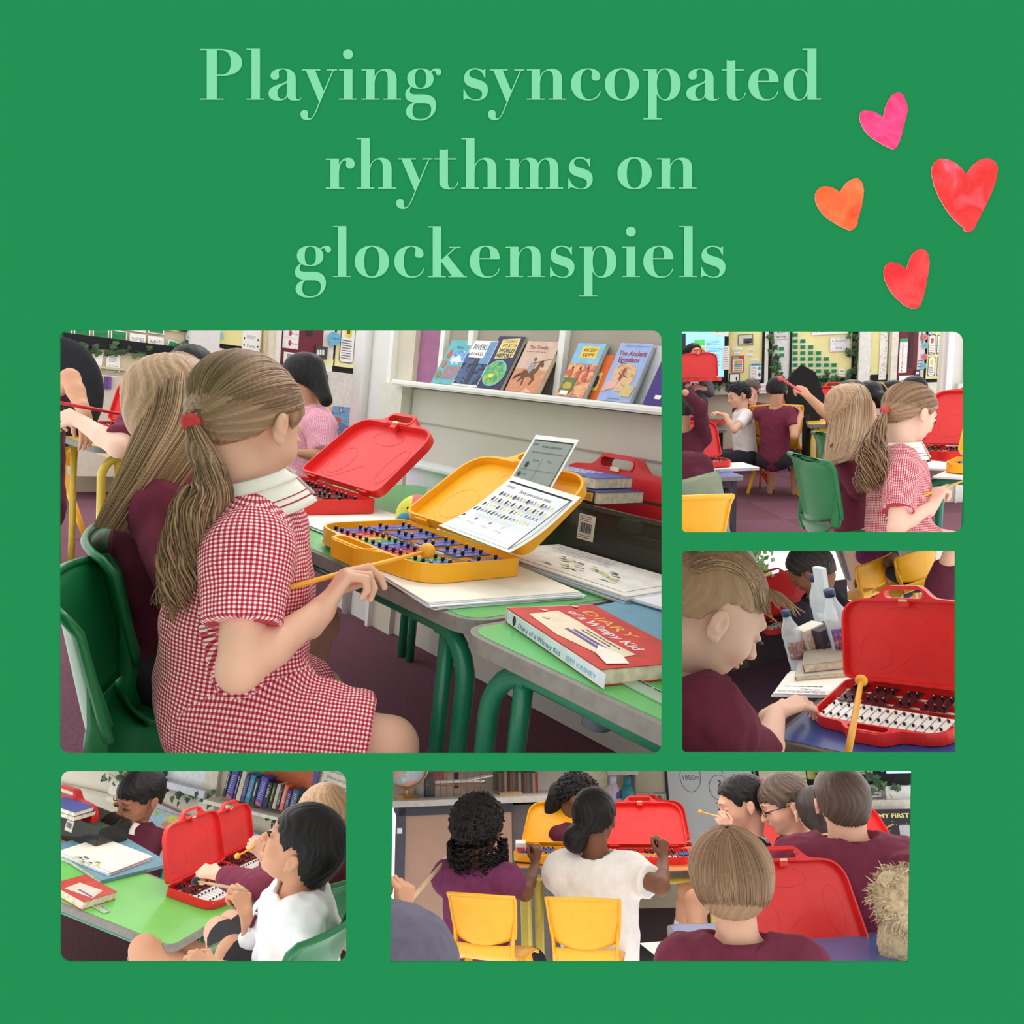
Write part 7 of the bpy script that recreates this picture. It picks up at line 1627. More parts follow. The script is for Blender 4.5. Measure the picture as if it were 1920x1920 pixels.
s = Sheet(.036, .03, .0006, None); s.flat([ellipse(.018, .015, .019, .014, 24)], M((40, 58, 130))); s.text('Clear', .05, .3, .95, paperm, size=.5, bold=.03); s.done('label_print', Matrix.Translation((-.012, -.028, .055)) @ Matrix.Rotation(PI / 2, 4, 'X'), t)
bottle(1562, 1215, 2.2, .23, 'rearmost water bottle behind the upright card', lab=M((190, 200, 206), .3), cap=(30, 44, 70))
def card_box(px, py, D, w, h, d, rz, ry, m, label, name='carton', art=None):
    s = MB(); t = thing(name, label, 'box', Matrix.Translation(P(px, py, D)) @ R3.R.to_4x4() @ Matrix.Rotation(rz, 4, 'Z') @ Matrix.Rotation(ry, 4, 'Y')); s.box((0, 0, h / 2), (w, d, h), m, bev=.001); s.build('carton_body', t)
    q_ = Sheet(w * .96, h * .96, .0005, None); art(q_) if art else None
    if art: q_.done('front_print', Matrix.Translation((-w * .48, -d / 2 - .0004, h * .02)) @ Matrix.Rotation(PI / 2, 4, 'X'), t)
    return t
card_box(1532, 1238, 2.02, .065, .10, .045, .3, 0, M((206, 200, 186)), 'open patterned carton standing on the books', art=lambda s: s.rect(.02, .02, .98, .9, M_art(((90, 100, 80), (190, 150, 140), (210, 206, 190), (110, 80, 70)), 60)))
card_box(1558, 1232, 2.0, .07, .09, .05, .35, .0, M((62, 54, 66)), 'dark carton with pale lettering beside the fruit label bottle', art=lambda s: (s.text('Contents', .15, .5, .8, M((170, 160, 160)), size=.16), s.lines(.15, .15, .8, .4, 3, M((140, 130, 130)), .3)))
card_box(1548, 1150, 2.05, .016, .13, .04, .2, .12, M((186, 196, 200)), 'pale upright leaflet wedged among the bottles')
# window wall with bright sky and tree, buff wall
W3 = Wall(R3, -6, 3.6)
def w3q(px, py, off=0.): u, v = W3.uv(px, py, off); return (u, v)
def w3poly(name, pts, off0, off1, mat, st=True, lab=None, cat=None, hole=None):
    mb = MB(); L = [[w3q(*p) for p in pts]] + ([[w3q(*p) for p in hole]] if hole else []); mb.plate(L, off0, off1, mat); o = mb.build(name); o.matrix_world = W3.T(0, 0)
    return struct(o) if st else tag(o, lab, cat)
t = w3poly('wall_left', [(1220, 960), (1328, 960), (1328 + 140, 1500), (1220, 1500)], -.02, .02, M((150, 138, 122), .7, .2, 12)); 
w3poly('trim_50', [(1299, 960), (1307, 960), (1324, 1033), (1330, 1080), (1320, 1080)], .02, .04, M((190, 190, 186)))
w3poly('trim_51', [(1310, 1000), (1318, 1000), (1338, 1080), (1330, 1080)], .0, .05, M((232, 230, 224)))
W3 = Wall(R3, -6, 5.2); w3poly('wall_right', [(1540, 960), (1900, 960), (1900, 1500), (1600, 1500), (1600, 1130), (1583, 1082)], .0, .03, M((176, 134, 106), .7, .04, 5))
t = w3poly('trim_52', [(1566, 1020), (1571, 1020), (1590, 1084), (1585, 1084)], .03, .06, M((40, 44, 60), .5))
W3 = Wall(R3, -6, 3.6); w3poly('wall_below_window', [(1290, 1118), (1585, 1086), (1600, 1500), (1290, 1500)], .0, .02, M((70, 60, 64)))
# window: three framed panes open to the sky
t = thing('window_1', None, None, W3.T(0, 0)); struct(t)
mb = MB()
for (p, q_) in (((1330, 1010), (1352, 1110)), ((1398, 1020), (1424, 1080)), ): 
    a_, b2_ = w3q(*p), w3q(*q_); mb.tube([(a_[0], a_[1], .02), (b2_[0], b2_[1], .02)], .012, M((240, 240, 236)), 6)
mb.build('window_frame', t)
mb = MB(); mb.plate([[w3q(1326, 990), w3q(1600, 990), w3q(1600, 1110), w3q(1350, 1130)]], -.004, -.002, M((236, 244, 244), .05, 0, alpha=.06)); mb.build('pane', t)
# tree outside
t = thing('tree', 'sunlit green tree seen through the bright window', 'tree', Matrix.Translation(P(1380, 1200, 6.0)))
mb = MB(); rd_ = random.Random(3); lms = [M((150, 196, 110), .7, .1), M((186, 220, 150), .7, .1), M((110, 164, 90), .7, .1)]
for i in range(900):
    px, py = rd_.gauss(1383, 28), rd_.gauss(1058, 24); c = P(px, py, 6.0 + rd_.uniform(-.3, .3)) - P(1380, 1200, 6.0); n_ = Vector((rd_.gauss(0, 1), rd_.gauss(0, 1), rd_.gauss(0, 1))).normalized(); x_ = n_.orthogonal().normalized() * .032; y_ = n_.cross(x_).normalized() * .02
    mb.add([c - x_, c - y_, c + x_, c + y_], [(0, 1, 2, 3)], rd_.choice(lms))
mb.build('foliage', t); mb = MB(); mb.tube([(0, 0, -.4), (0, 0, .3), (.05, 0, .7)], [.08, .06, .03], M((90, 74, 56))); mb.build('trunk', t)
# background: red case, boy by the window, legs, chairs
glock(RED, Matrix.Translation(P(1475, 1185, 3.4)) @ R3.R.to_4x4() @ Matrix.Rotation(.0, 4, 'Z') @ Matrix.Scale(.72, 4) @ Matrix.Translation((-.12, 0, 0)), 84, 'red case open behind the boy\'s fringe, against the window')
P3 = dict(h=.008, hh=.006)
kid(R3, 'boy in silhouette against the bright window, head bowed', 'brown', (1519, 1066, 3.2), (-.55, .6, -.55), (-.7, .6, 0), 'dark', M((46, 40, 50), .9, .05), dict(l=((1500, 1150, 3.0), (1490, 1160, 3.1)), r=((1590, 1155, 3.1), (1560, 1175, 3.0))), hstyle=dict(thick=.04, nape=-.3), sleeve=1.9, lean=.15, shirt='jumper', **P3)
def c3(px, py, D, rz, label): o_ = chair(Matrix.Translation(P(px, py, D)) @ R3.R.to_4x4() @ Matrix.Rotation(rz, 4, 'Z') @ Matrix.Scale(.62, 4) @ Matrix.Translation((0, .2, -.6)), Yc, label); return o_
c3(1643, 1073, 4.2, .25, 'yellow chair at the top with a purple shirted child on it'); c3(1722, 1058, 3.8, .2, 'yellow chair at the top right beside the maroon sleeve')
kid(R3, 'child in a purple maroon shirt on a yellow chair, back to the viewer', 'dark', (1640, 990, 4.4), (.2, .97, 0), (.2, .97, 0), 'black', M((120, 58, 104), .9, .08), dict(r=((1668, 1055, 4.1), (1680, 1030, 4.4))), legs=True, q=.75, **P3)
kid(R3, 'child in white on a yellow chair, only the shirt hem in view', 'tan', (1705, 950, 3.9), (.2, .97, 0), (.2, .97, 0), 'black', whitec, {}, legs=True, q=.75, **P3)
kid(R3, 'child at the right edge in a creased maroon jumper', 'light', (1830, 960, 2.8), (-.6, .8, -.2), (-.5, .8, 0), 'dark', maroond, dict(l=((1768, 1100, 2.6), (1780, 1040, 2.55))), sleeve=1.75, shirt='jumper', q=1.15, off=.02, **P3)
# the boy
B3 = Person('fair haired boy in a maroon polo bending close over the red glockenspiel', 'fair', (1330, 1500, 1.35), dict(head=(1326, 1146, 1.30), nb=(1272, 1270, 1.34), rs=(1330, 1352, 1.22), ls=(1262, 1290, 1.6), pe=(1240, 1560, 1.5), re=(1430, 1440, 1.35), rw=(1466, 1338, 1.26), le=(1300, 1450, 1.5)), H=.222, face=(.84, .14, -.50), up=(.5, 0, .86), h=.0045, hh=.0026)
B3.J['rw'] = np.array(P(1456, 1336, R3.D(1456, 1336, H3 + .05)))
B3.body(arms='r', hands=[dict(a='r', d=(.9, .15, .32), n=(-.25, -.3, .9), t=-1, curl=(.6, .75, .7, .6), sc=.86, tc=.3, spread=.12, h=.0022)], legs=False)
B3.shirt(maroon, sleeve=.75, off=.02, arms='lr', h=.0055, wr=.007, name='polo_shirt')
B3.hair('blonde', thick=.02, top=.02, amp=.003, freq=90, jag=.25, nape=-.16, ear=.12, side=.14, front=.30, h=.003, stripe=.2)
G = []; rd = np.random.RandomState(2)
for i in range(900):   # cropped top combed to a jagged fringe
    a_ = rd.rand(); x_ = rd.uniform(-.30, .30); y0 = rd.uniform(-.45, .04)
    def sk(x, y): zz = 1 - (x / .375) ** 2 - ((y + .06) / .47) ** 2; return .13 + .41 * math.sqrt(max(.02, zz))
    pts = []
    for t_ in range(7): y_ = y0 + t_ * .05 * (1 + .3 * rd.rand()); xx = x_ * (1 + .02 * t_); z_ = sk(xx, min(y_, .37)) + .012 + (.0 if y_ < .38 else -.5 * (y_ - .38)); pts.append(np.array([xx, y_, z_]))
    G.append(B3.c + (np.array(pts) * B3.H) @ B3.B.T)
for i in range(160):
    x_ = rd.uniform(-.28, .28); k_ = int(x_ * 26) * .4; p0 = np.array([x_, .30, .40]); p1 = np.array([x_ * 1.02, .45, .37]); p2 = np.array([x_ + .03 * math.sin(k_), .53 + .03 * rd.rand(), .34 + .03 * math.sin(k_ * 3)]); G.append(B3.c + (spline([p0, p1, p2], 9) * B3.H) @ B3.B.T)
strands('combed_hair', B3.root, B3.base, G, hb, r=.0010)
B3.eyes(lid=.05, closed=True, iris=(150, 110, 90), browc=(150, 120, 90)); B3.collar(maroond, r0=.085, r1=.062, hgt=.034, gap=.5, droop=.9, dz=.02)
trim(room_objects(BEFORE), (1268, 1023, 1809, 1422))
# ================================================================ lower left opening: boy in a white shirt at the end of the green tables
BEFORE = set(o.name for o in COL.objects)
R4 = Room(12, -150, 2.2); H4 = .66
def h4(px, py, z): return R4.hit(px, py, z)
def t4(px, py, z, deg, sc=1.): q = h4(px, py, z); return R4.T(q.x, q.y, z, math.radians(deg), sc)
mb = MB(); mb.plate([[(-4, 1), (3, 1), (3, 9), (-4, 9)]], -.02, 0, M((74, 44, 48), .95, .1, 60)); o = mb.build('floor'); o.matrix_world = R4.Mx; struct(o)
q = h4(322, 1778, H4); rz = math.radians(-16)
table(R4.T(q.x - 1.2 * math.cos(rz), q.y - 1.2 * math.sin(rz), H4, rz), 1.2, .43, H4, 'green topped table end with grey edging nearest the boy in white', top=(112, 196, 90), r=.05, group='green topped tables')
q = h4(500, 1642, H4); table(R4.T(q.x - .62 * math.cos(rz), q.y - .62 * math.sin(rz), H4, rz), .62, .30, H4, 'further green topped table with the second red glockenspiel', top=(112, 196, 90), group='green topped tables')
mb = MB(); mb.tube([(0, 0, -.09), (0, 0, -.028)], .022, M((126, 130, 142), .5), 14); o = mb.build('table_foot_cap'); o.matrix_world = t4(262, 1752, H4, -16); tag(o, 'grey plastic stub beneath the green table end', 'fitting')
glock(RED, t4(396, 1712, H4 + .002, 74, .92), 66, 'red glockenspiel nearest the boy in the white shirt')
glock(RED, t4(462, 1656, H4 + .002, 74, .80), 68, 'second red glockenspiel under the maroon sleeve')
g = book_flat(t4(112, 1644, H4 + .001, -20), .42, .34, .014, (112, 156, 176), 'pale blue exercise book on the green table end')
g.matrix_world = t4(196, 1655, H4 + .001, 150) @ Matrix.Translation((0, -.32, 0))
g = book_flat(t4(92, 1672, H4 + .001, -25), .20, .15, .03, M((196, 60, 50), .45, .1, 30), 'battered red paperback with torn cover by the left frame edge', art=lambda s: (s.poly([(.3, .1), (.25, .6), (.8, .75), (.95, .3)], M((226, 206, 190))), s.rect(.5, .3, .9, .36, M((100, 90, 150)))))
s = Sheet(.2, .03, .002, M((196, 214, 190), .15, 0, alpha=.55)); s.lines(.02, .75, .98, .95, 1, inkm, .6, 0); s.text('TERRAPIN', .45, .25, .7, inkm, size=.4); s.done('ruler', t4(134, 1678, H4 + .002, -26), label='clear ruler poking out of the battered red paperback', cat='ruler')
paper_stack('paper_pile', t4(104, 1608, H4 + .001, -18), .30, .24, .03, 'thick drawing pad with felt pen marks at the left frame edge', n=6, seed=4)
s = Sheet(.2, .1, .0005, None); rdm = random.Random(6)
for k in range(12): x, y = .1 + .7 * rdm.random(), .1 + .7 * rdm.random(); s.poly([(x, y), (x + .12, y - .04), (x + .1, y + .1)], M(rdm.choice(((200, 200, 70), (90, 140, 90), (70, 60, 110)))))
s.done('pen_marks', t4(112, 1606, H4 + .032, -18), label='felt pen marks on the sheet atop the drawing pad', cat='drawing')
# smoked box, dictionaries, red case
t = thing('storage_box', 'smoked translucent box with a barcode sticker at the upper left', 'storage box', t4(88, 1562, H4, -20)); bw_, bd_, bh_ = .30, .18, .11
mb = MB()
for (c, d) in (((bw_ / 2, 0, bh_ / 2), (bw_, .003, bh_)), ((bw_ / 2, bd_, bh_ / 2), (bw_, .003, bh_)), ((0, bd_ / 2, bh_ / 2), (.003, bd_, bh_)), ((bw_, bd_ / 2, bh_ / 2), (.003, bd_, bh_)), ((bw_ / 2, bd_ / 2, .002), (bw_, bd_, .003))): mb.box(c, d, sm)
mb.build('box_wall', t); s = Sheet(.045, .055, .0006, M((222, 214, 200)))
for k in range(9): s.rect(.12 + .08 * k, .28, .16 + .08 * k, .7, inkm)
s.done('barcode_sticker', Matrix.Translation((.10, -.0025, .045)) @ Matrix.Rotation(PI / 2, 4, 'X'), t)
mb = MB(); mb.box((.2, .1, .04), (.16, .1, .06), M((60, 74, 50)), bev=.01); o = mb.build('pencil_case'); o.matrix_world = t4(88, 1562, H4, -20); tag(o, 'green pouch inside the smoked box at the upper left', 'stationery')
g = book_flat(t4(80, 1520, H4 + .113, -16), .18, .13, .022, (34, 30, 80), 'dark thesaurus with a yellow spine panel on the smoked box'); g = book_flat(t4(82, 1513, H4 + .136, -14), .17, .12, .02, (78, 88, 160), 'blue dictionary topmost on the smoked box')
t = thing('instrument_case', 'closed red carry case behind the smoked box', 'case', Matrix.Translation(P(52, 1600, 3.6)) @ R4.R.to_4x4() @ Matrix.Rotation(-.25, 4, 'Z') @ Matrix.Rotation(math.radians(80), 4, 'X') @ Matrix.Translation((-.11, .3, 0)) @ Matrix.Scale(-1, 4, (0, 1, 0)))
mb = MB(); mb.plate([path(BODY, 8)[0], slot_], 0, .05, plastic((214, 38, 40))); mb.build('case_body', t); s = Sheet(.12, .03, .0006, None); s.flat([ellipse(.06, .014, .06, .014, 30)], M((206, 200, 206))); s.flat([ellipse(.022, .014, .022, .0125, 20)], M((30, 26, 34))); s.done('oval_label', Matrix.Translation((.30, .085, .0506)) @ Matrix.Rotation(PI, 4, 'Z'), t)
mb = MB(); mb.tube([(0, 0, 0), (.1, .01, 0)], .005, M((120, 30, 60)), 6); o = mb.build('pen'); o.matrix_world = t4(346, 1626, H4 + .006, 0); tag(o, 'short dark pen between the two red instruments', 'pen')
# wall: dado, ledge, books, ivy, map, posters
W4 = Wall(R4, -24, 4.0); wl4 = M((206, 198, 180), .65, .02, 3)
def sl4(name, pts, o0, o1, mat, st=True, lab=None, cat=None, group=None):
    mb = MB(); mb.plate([[W4.uv(*p) for p in pts]], o0, o1, mat); o = mb.build(name); o.matrix_world = W4.T(0, 0); return struct(o) if st else tag(o, lab, cat, group)
sl4('wall_back', [(60, 1400), (700, 1400), (700, 1900), (60, 1900)], -.05, 0, wl4)
sl4('trim_60', [(90, 1465), (200, 1489), (372, 1540), (650, 1596), (650, 1592), (372, 1536), (200, 1485), (90, 1461)], 0, .03, M((186, 178, 160), .6))
sl4('trim_61', [(396, 1440), (417, 1440), (403, 1545), (388, 1900), (372, 1900), (380, 1540), (378, 1490)], 0, .03, M((222, 216, 198), .5))
sl4('trim_62', [(285, 1440), (402, 1440), (396, 1490), (300, 1462)], .0, .02, M((226, 230, 234), .4)); sl4('trim_63', [(290, 1452), (402, 1480), (398, 1494), (294, 1464)], .02, .08, M((206, 210, 216), .35))
sl4('trim_64', [(412, 1492), (555, 1526), (555, 1532), (411, 1499)], 0, .14, M((226, 222, 206), .5))
sl4('grey_device', [(300, 1440), (320, 1440), (318, 1454), (299, 1450)], .02, .06, M((70, 74, 80)), False, 'dark grey box at the top of the white panel', 'device')
sl4('wall_cupboard', [(500, 1430), (600, 1430), (585, 1500), (540, 1490), (495, 1480)], .0, .02, M((190, 104, 66), .6, .06)); sl4('trim_65', [(597, 1430), (608, 1430), (596, 1482), (590, 1480)], .02, .03, M((96, 88, 150)))
def w4w(x, y, off=.06): u, v = W4.uv(x, y, off); return R4.w(*(W4.foot + W4.e * u + W4.n * off + Vector((0, 0, v))))
bk = [(20, 22, 40), (60, 60, 150), (44, 50, 80), (212, 200, 176), (50, 60, 130), (40, 130, 160), (28, 30, 40), (70, 70, 170), (30, 32, 34), (34, 36, 44), (200, 184, 160), (40, 40, 60), (220, 110, 70), (60, 40, 110), (60, 80, 110), (44, 44, 70)]
nm = ['black edged', 'violet and rainbow', 'slate', 'cream', 'royal blue', 'turquoise', 'black', 'violet thesaurus', 'black Collins', 'dark green lettered', 'beige', 'midnight', 'orange topped', 'purple', 'steel blue', 'short navy']
x = 416.
for i, (c, n_) in enumerate(zip(bk, nm)):
    w_ = (6, 14, 5, 9, 8, 10, 9, 14, 10, 8, 7, 6, 8, 9, 13, 10)[i]; h_ = (60, 58, 56, 60, 54, 56, 52, 58, 50, 50, 50, 50, 52, 44, 48, 34)[i]
    yb = 1492 + (x - 412) * .238; u0, v0 = W4.uv(x, yb, .1); u1, _ = W4.uv(x + w_ - .6, yb, .1); _, v1 = W4.uv(x, yb - h_, .1)
    tb_ = thing('upright_book', f'{n_} book in the row on the ledge behind the boy', 'book', W4.T(u0, v0, .1, 0, -.03), 'row of upright books on the ledge'); W_, H_ = u1 - u0, v1 - v0
    mb = MB(); mb.box((W_ / 2, H_ / 2, -.045), (W_, H_, .09), M(c, .35, .05), bev=.002); mb.build('cover', tb_)
    s = Sheet(W_, H_, .0004, None); lc = M((206, 206, 210)) if i not in (9,) else M((170, 190, 80))
    if i == 8: 
        vs, fs, wd = text_geo('Collins'); s.mb.add([(W_ * .25 + b_2 * W_ * .75, H_ * .9 - a_2 * H_ * .5 / wd, .0008) for a_2, b_2 in vs], fs, paperm)
    else: s.rect(.35, .3, .6, .85, lc) if i % 3 == 0 else s.lines(.2, .2, .8, .85, 9, lc, .35, .1, seed=i)
    if i in (1, 7): s.poly([(.1, .02), (.2, .16), (.9, .06), (.9, .0)], M((210, 100, 110)))
    s.done('spine_print', Matrix.Translation((0, 0, .0006)), tb_); x += w_
ivy('ivy_garland', 'ivy garland hanging along the wall and under the book ledge', [w4w(*p) for p in ((205, 1450), (222, 1462), (240, 1450), (300, 1466), (340, 1484), (380, 1484), (410, 1502), (450, 1512), (490, 1520), (530, 1534))], size=.05, n=52, spread=.035, seed=5, nrm=R4.R @ W4.n, hang=.5)
s = W4.sheet((274, 1494, 360, 1548), .003, M((164, 190, 206)), .02); s.T = W4.T(*W4.uv(276, 1548, .02), .02, 0, -.02)
s.poly([(.35, .55), (.5, .85), (.95, .75), (.9, .5), (.6, .45)], M((214, 206, 90))); s.poly([(.3, .3), (.4, .5), (.55, .4), (.45, .05)], M((210, 140, 90))); s.poly([(.55, .4), (.75, .5), (.9, .3), (.7, .1)], M((200, 160, 120))); s.rect(0, .96, 1, 1, M((200, 60, 70))); s.poly([(.05, .6), (.15, .8), (.25, .7), (.15, .5)], M((150, 190, 120)))
s.done('world_map', s.T, label='small printed world map with a red top edge on the wall', cat='map')
s = W4.sheet((205, 1446, 238, 1510), .003, M((220, 214, 200)), .02); s.done('hanging_cloth', s.T, label='cream sheet hanging beside the jumpered boy\'s head', cat='paper')
mb = MB(); mb.ball((0, 0, 0), .012, M((236, 170, 40), .5)); mb.tube([(0, 0, .01), (0, 0, .04)], .0012, inkm, 4); o = mb.build('hanging_bead'); o.location = w4w(214, 1507, .03); tag(o, 'orange ball hanging on a short cord from the wall', 'ornament')
s = W4.sheet((440, 1560, 520, 1690), .012, M((120, 166, 206), .5), .05); s.text('MY', .35, .84, .6, M((220, 120, 60)), size=.08, bold=.02); s.rect(.18, .72, .42, .78, M((150, 120, 180))); s.poly([(.2, .55), (.3, .65), (.4, .5), (.7, .4), (.85, .1), (.5, .2)], M((160, 130, 186)))
for k in range(10): s.ell(.15 + .07 * k, .2 + .04 * (k * 7 % 11), .012, .01, M((60, 50, 90)))
s.done('map_book', s.T, label='pale blue first map book standing against the wall below the ledge', cat='book')
s = W4.sheet((602, 1440, 660, 1494), .003, M((214, 210, 196)), .03)
for i, (tx, y) in enumerate((('achievements of', .80), ('Greece and how', .56), ('they impacted', .34), ('Britain', .12))): s.text(tx, .08 + .05 * (i % 2), y, .95, M((70, 66, 76)), size=.16, shear=.2)
s.done('poster', s.T, label='cream poster about Greece and Britain in the upper corner', cat='poster')
s = W4.sheet((634, 1494, 660, 1545), .003, M_art(((110, 180, 190), (90, 150, 200), (206, 220, 190)), 12), .02); s.done('picture', s.T, label='small sea green picture behind the fair haired child', cat='picture')
s = W4.sheet((622, 1592, 662, 1720), .01, M((150, 186, 210), .5), .05); s.done('atlas', s.T, label='pale blue atlas standing at the right edge behind the chair', cat='book')
s = Sheet(.34, .05, .006, M((220, 216, 208))); xx = .03
for ch, c in zip('MY FIRST WORLD', ((220, 90, 60), (230, 170, 50), 0, (90, 90, 180), (80, 160, 150), (220, 90, 60), (230, 170, 50), (90, 90, 180), 0, (60, 80, 170), (60, 80, 170), (60, 80, 170), (60, 80, 170), (60, 80, 170))):
    if c: s.text(ch, xx, .25, xx + .05, M(c), size=.7, bold=.02)
    xx += .066
s.done('book_spine', W4.T(*W4.uv(632, 1608, .12), .12, 0, -1.75), label='white book spine reading MY FIRST WORLD at the right edge', cat='book')
# chairs and children
def k4(px, py, D, rz, label): return chair(Matrix.Translation(P(px, py, D)) @ R4.R.to_4x4() @ Matrix.Rotation(rz, 4, 'Z') @ Matrix.Translation((0, .2, -.6)), GRN, label)
k4(600, 1800, 1.9, 1.35, 'green school chair under the boy in the white shirt'); k4(640, 1700, 2.5, 1.2, 'green school chair of the fair haired child at the right edge')
b4 = Person('boy in a white shirt and striped maroon tie looking up past his beater', 'tan', (560, 1850, 2.1), dict(head=(566, 1588, 2.12), nb=(562, 1692, 2.14), rs=(522, 1708, 2.26), ls=(566, 1735, 1.98), pe=(556, 1850, 2.15), re=(478, 1770, 2.30), rw=(462, 1712, 2.26), le=(590, 1850, 1.9), lw=(400, 1815, 1.95), rh=(540, 1860, 2.2), lh=(540, 1870, 2.05), rk=(436, 1786, 2.3), lk=(335, 1850, 2.15), ra=(395, 1860, 2.35), la=(340, 1950, 2.2)), H=.222, face=(-.86, .10, .42), up=(.45, .05, .90), h=.005, hh=.0032)
b4.body(hands=[dict(a='r', d=(-.45, .1, .9), n=(.75, -.5, .4), t=1, curl=(.9, .9, 1, 1.1), sc=.84, tc=.7, h=.0026), dict(a='l', d=(-.9, .1, .3), n=(-.2, -.4, .9), t=1, curl=(.8, .9, 1., 1.), sc=.84, h=.0028)])
b4.shirt(M((236, 236, 236), .8, .03), sleeve=1.35, off=.018, wr=.007, name='shirt', h=.0055); b4.legs_cloth(M((44, 42, 46), .9), upto=.93, name='shorts')
b4.hair('black', thick=.065, amp=.005, front=.2, nape=-.30, ear=.10, side=.02, top=.01, h=.0035); b4.eyes(lid=.8, look=(0, 1, .1)); b4.collar(M((242, 242, 242), .8, .01), r0=.072, r1=.058, hgt=.04, gap=.3, droop=.75, dz=.02)
mb = MB(); tm = M((96, 26, 46), .7); tw_ = M((206, 196, 200), .7); tp_ = [Vector(P(*p)) - Vector(b4.base) for p in ((505, 1683, 2.17), (492, 1698, 2.15), (480, 1716, 2.13), (468, 1745, 2.12))]
for i in range(3):
    for j in range(4): a_, c_ = tp_[i].lerp(tp_[i + 1], j / 4), tp_[i].lerp(tp_[i + 1], (j + 1) / 4); mb.tube([a_, c_], [.012, .012], tm if j != 3 else tw_, 8, flat=.4)
mb.build('tie', b4.root)
beater(P(464, 1670, 2.22), P(367, 1652, 2.34), 'wooden beater with a black ball head in the white shirted boy\'s fist', r=.004, head=.013, rgb=(176, 150, 110), rgbh=(24, 22, 24))
kw = dict(h=.007, hh=.005)
k = kid(R4, 'boy in a maroon jumper and white collar looking down behind the red cases', 'brown', (262, 1492, 3.8), (-.45, -.85, -.22), (-.3, -.95, 0), 'black', maroond, None, H=.25, hstyle=dict(thick=.05, front=.2, amp=.006), sleeve=1.9, shirt='jumper', collar=whitec, eyes=dict(lid=.1), **kw)
fr = kid(R4, 'fair haired child in a maroon jumper leaning across to play', 'light', (603, 1535, 2.55), (-.55, .75, -.2), (-.75, .65, 0), 'blonde', maroon, dict(l=((500, 1668, 2.35), (412, 1640, 2.5)), r=((540, 1690, 2.9), (494, 1605, 2.85))), H=.215, lean=.1, sleeve=1.92, shirt='jumper', hstyle=dict(thick=.05, amp=.006), hands=[dict(a='l', d=(-.9, .1, .15), n=(.1, -.4, .9), t=1, curl=(.9, .9, 1, 1), sc=.84, h=.003), dict(a='r', d=(-.55, -.1, .8), n=(.7, -.6, .1), t=1, curl=(1.2, 1.3, 1.4, 1.4), sc=.84, h=.003)], off=.02, legs=dict(lk=(408, 1745, 2.8), la=(415, 1830, 2.8), rk=(432, 1732, 2.9), ra=(430, 1800, 2.7)), **kw)
beater(P(480, 1586, 2.82), P(445, 1605, 2.75), 'yellow beater in the raised fist below the pale map book', r=.0035, head=.011)
kp = Person('child whose bare knees show under the corner of the green table', 'tan', (270, 1800, 2.6), dict(lh=(340, 1830, 2.9), lk=(268, 1778, 2.75), la=(262, 1900, 2.8), rh=(360, 1800, 3.0), rk=(300, 1762, 2.95), ra=(300, 1860, 3.0), pe=(350, 1815, 2.95)), h=.008); kp.sw = .26; kp.TB = np.eye(3); kp.body(torso=False, head=False, arms='', legs=True)
trim(room_objects(BEFORE), (94, 1436, 690, 1826))
# ================================================================ lower right opening: rows of classmates seen from behind
BEFORE = set(o.name for o in COL.objects)
R5 = Room(-1, -400, 1.3)
mb = MB(); mb.plate([[(-3, 1), (4, 1), (4, 9), (.2, 9), (.2, 4.6), (-3, 4.6)]], -.02, 0, M((70, 52, 60), .95, .1, 60)); o = mb.build('floor'); o.matrix_world = R5.Mx; struct(o)
W5 = Wall(R5, 2, 6.0); V5 = Wall(R5, 12, 4.6)
def box5(name, b, o0, o1, mat, lab=None, cat=None, group=None, W=None, parent=None, st=False):
    o = (W or W5).px(name, b, o0, o1, mat, parent); return struct(o) if st else tag(o, lab, cat, group)
box5('wall_back', (960, 1400, 1760, 1860), -.1, 0, M((196, 186, 160), .7, .03, 4), st=True)
# buff cupboard unit with dark frame and its clutter
t = thing('cupboard', 'buff fronted cupboard with a dark frame behind the curly haired child', 'cupboard', V5.T(0, 0)); bf = M((176, 142, 124), .6, .03, 6)
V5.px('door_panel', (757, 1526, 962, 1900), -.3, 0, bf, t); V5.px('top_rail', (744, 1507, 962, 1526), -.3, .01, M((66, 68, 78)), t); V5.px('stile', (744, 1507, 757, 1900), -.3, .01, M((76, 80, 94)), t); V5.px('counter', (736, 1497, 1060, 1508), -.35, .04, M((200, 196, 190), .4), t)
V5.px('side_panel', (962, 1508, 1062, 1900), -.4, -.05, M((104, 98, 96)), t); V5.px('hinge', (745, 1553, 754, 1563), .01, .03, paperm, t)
V5.px('wall_side', (738, 1380, 1060, 1500), -.62, -.55, M((190, 182, 170), .7, .03)); struct(bpy.data.objects['wall_side'])
mb = MB(); mb.plate([[V5.uv(725, 1420), V5.uv(737, 1420), V5.uv(737, 1860), V5.uv(725, 1860)]], -.02, .0, M((240, 244, 246), .05, 0, alpha=.1)); o = mb.build('window_2'); o.matrix_world = V5.T(0, 0); struct(o)
def v5w(x, y, off): u, v = V5.uv(x, y, off); return R5.w(*(V5.foot + V5.e * u + V5.n * off + Vector((0, 0, v))))
t = thing('globe', 'desk globe on a gold base at the upper left corner', 'globe', Matrix.Translation(v5w(762, 1497, -.1)))
mb = MB(); mb.ball((0, 0, .19), .115, M_art(((226, 222, 196), (214, 150, 130), (150, 190, 200), (230, 226, 200)), 9, .25, 2), n=28); mb.build('sphere', t)
